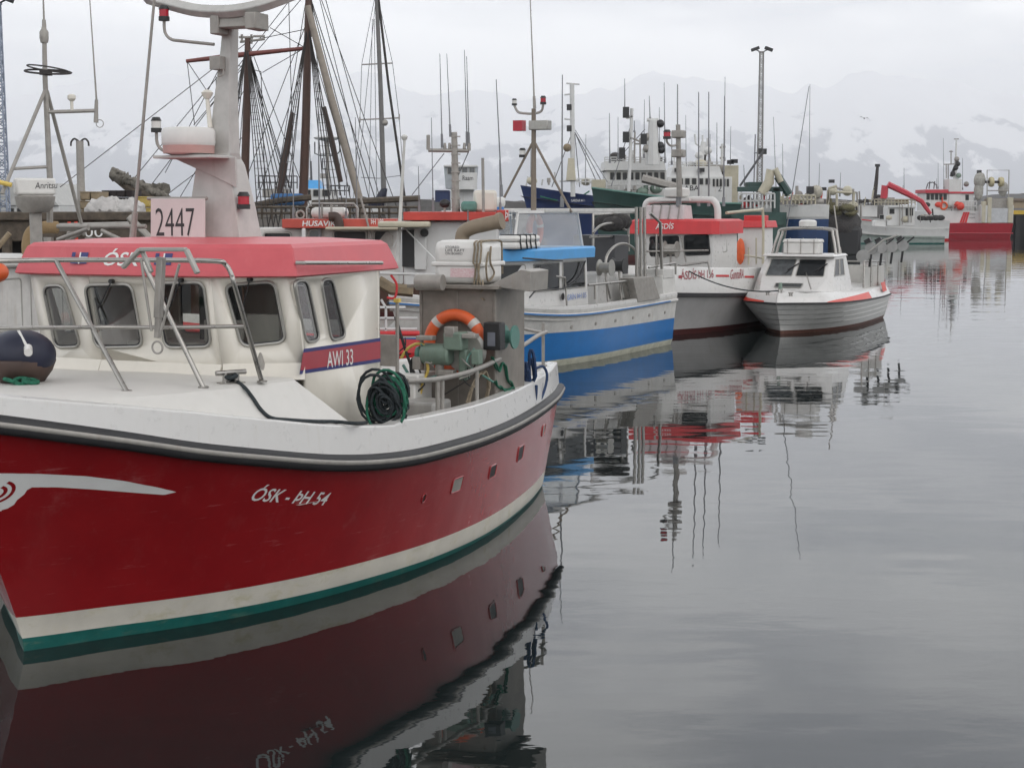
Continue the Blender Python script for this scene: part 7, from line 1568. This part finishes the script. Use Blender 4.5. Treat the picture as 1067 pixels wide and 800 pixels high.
q = M(); q.tube([sH.p(991, 184), sH.p(996, 172)], .2, 6); q.build('stack_pipe', BLACK, mH); sH.whips([(977.5, 197, 977.5, 170), (983.5, 197, 983, 144), (1003, 198, 1003, 165), (976, 197, 976, 186)], .045); sH.pipe('roof_clutter', WIRE, [[(965, 197), (967, 191), (972, 190), (976, 193), (976, 197)], [(968, 197), (969, 189)], [(973, 197), (974, 189)]], .07)
sH.pipe('net_gantry', GALV, [[(1022.5, 207, -2.5), (1022.5, 178, -2.5), (1045, 178, -2.5), (1044.5, 207, -2.5)], [(1023, 199, -2.5), (1044, 199, -2.5)]], .07); q = M(); a = sH.p(1021, 190, -2.2); b = sH.p(1038, 190, -2.2); q.cyl(a, b, .16)
q.build('drum_shaft', RIGDARK, sH.t)
for u in (1027.5, 1037.5): q = M(); p = sH.p(u, 190, -2.2); q.lathe([(.1, -.25), (.55, -.25), (.62, 0), (.55, .25), (.1, .25)], tuple(p), 18, 'X'); q.build('net_drum', mat('yellowed_net_drum', (.50, .44, .26), .6, var=.15), sH.t, smooth=40)
HUNG = mat('pale_hung_net', (.42, .41, .37), .9, bump=.6, bscale=20, var=.2)
for u, v, r, k in ((1016, 188, .75, 1.3), (1015, 199, .6, 2), (1040, 197, .6, 1.6)):
    q = M(); q.ball(sH.p(u, v, -2), r, 16, 12, (.95, .8, k)); q.v = [(x + .15 * noise.noise(Vector((x * 3, y * 3, z * 3))), y + .1 * noise.noise(Vector((x * 5, y, z * 4))), z) for x, y, z in q.v]; q.build('hung_net', HUNG, sH.t, smooth=60)
q = M(); q.box(sH.p(1015.5, 179.5, -2), (.5, .4, .4)); q.build('deck_lamp', BLACK, sH.t)
# gull
gl = M(); gl.ball((0, 0, 0), .12, 10, 7, (2.2, .9, .8)); gl.add([(-.05, 0, .04), (.12, 0, .05), (.02, -.35, .16), (-.10, -.62, .08)], [(0, 1, 2, 3)]); gl.add([(-.05, 0, .04), (.12, 0, .05), (.02, .35, .16), (-.10, .62, .08)], [(3, 2, 1, 0)])
g_ = tag(gl.build('gull', BIRDGREY, None, smooth=60), 'small gull flying alone in front of the snowy mountains', 'bird'); g_.location = at(900.5, 123.5, 260); g_.rotation_euler = (.2, 0, R(75)); g_.scale = (1.3, 1.3, 1.3)

# more deck clutter and aerials on the crowded middle ships
rnd = random.Random(31)
def clutter(b, u0, u1, v0, v1, n, y0, y1, mats_):
    for k in range(n):
        u = rnd.uniform(u0, u1); v = rnd.uniform(v0, v1); w_ = rnd.uniform(1.5, 5); h_ = rnd.uniform(1.5, 5); y = rnd.uniform(y0, y1); m_ = mats_[k % len(mats_)]
        if k % 3 == 0: b.boxpart('deck_box', m_, u, v - h_, u + w_, v, y, y + .8, bevel=.03)
        elif k % 3 == 1: b.pipe('deck_post', m_, [[(u, v + 2, y), (u + rnd.uniform(-2, 2), v - h_ * 2.2, y)]], rnd.uniform(.04, .09))
        else: q = M(); q.ball(b.p(u, v - 1, y), rnd.uniform(.18, .4), 9, 7, (1.2, 1, .9)); q.build('gear_block', m_, b.t, smooth=60)
clutter(sD, 810, 856, 208, 213, 20, -1.5, .8, (BEIGE, GALV, SHIPWHITE, RIGDARK, ORANGERED)); clutter(sC2, 768, 803, 208, 216, 14, -1.4, .6, (GALV, SHIPWHITE, BRIGHTRED, RIGDARK, BEIGE))
clutter(sB, 634, 694, 163, 167, 12, 2.3, 4, (GALV, SHIPWHITE, RIGDARK)); clutter(sC, 697, 750, 171, 175, 14, -1.6, 1, (SHIPWHITE, GALV, RIGDARK, BEIGE)); clutter(sB, 645, 690, 196, 201, 10, .8, 1.8, (GALV, SHIPWHITE, GREENMACH))
clutter(sG, 896, 950, 209, 214, 16, -1.5, .8, (BEIGE, GALV, RIGDARK, SHIPWHITE)); clutter(sF, 922, 976, 226, 231, 10, -1.0, .3, (GALV, RIGDARK, BEIGE)); clutter(sH, 962, 1020, 214, 219, 12, -2.4, -1.2, (GALV, SHIPWHITE, RIGDARK, ORANGERED)); clutter(sE, 862, 893, 212, 222, 10, -1.2, 0, (GALV, KHAKI, BEIGE, RIGDARK)); clutter(sA, 545, 612, 189, 193, 8, 0, 2, (GALV, SHIPWHITE, BEIGE))
sA.whips([(610, 190, 610.5, 140), (553, 192, 553, 150)], .04); sB.whips([(644, 165, 644, 122), (671, 165, 671.5, 104), (687, 152, 687, 112)], .035); sC.whips([(715, 174, 714.5, 120), (761, 172, 761.5, 132)], .035); sD.whips([(816, 205, 815.5, 150), (853, 205, 854, 170)], .035)
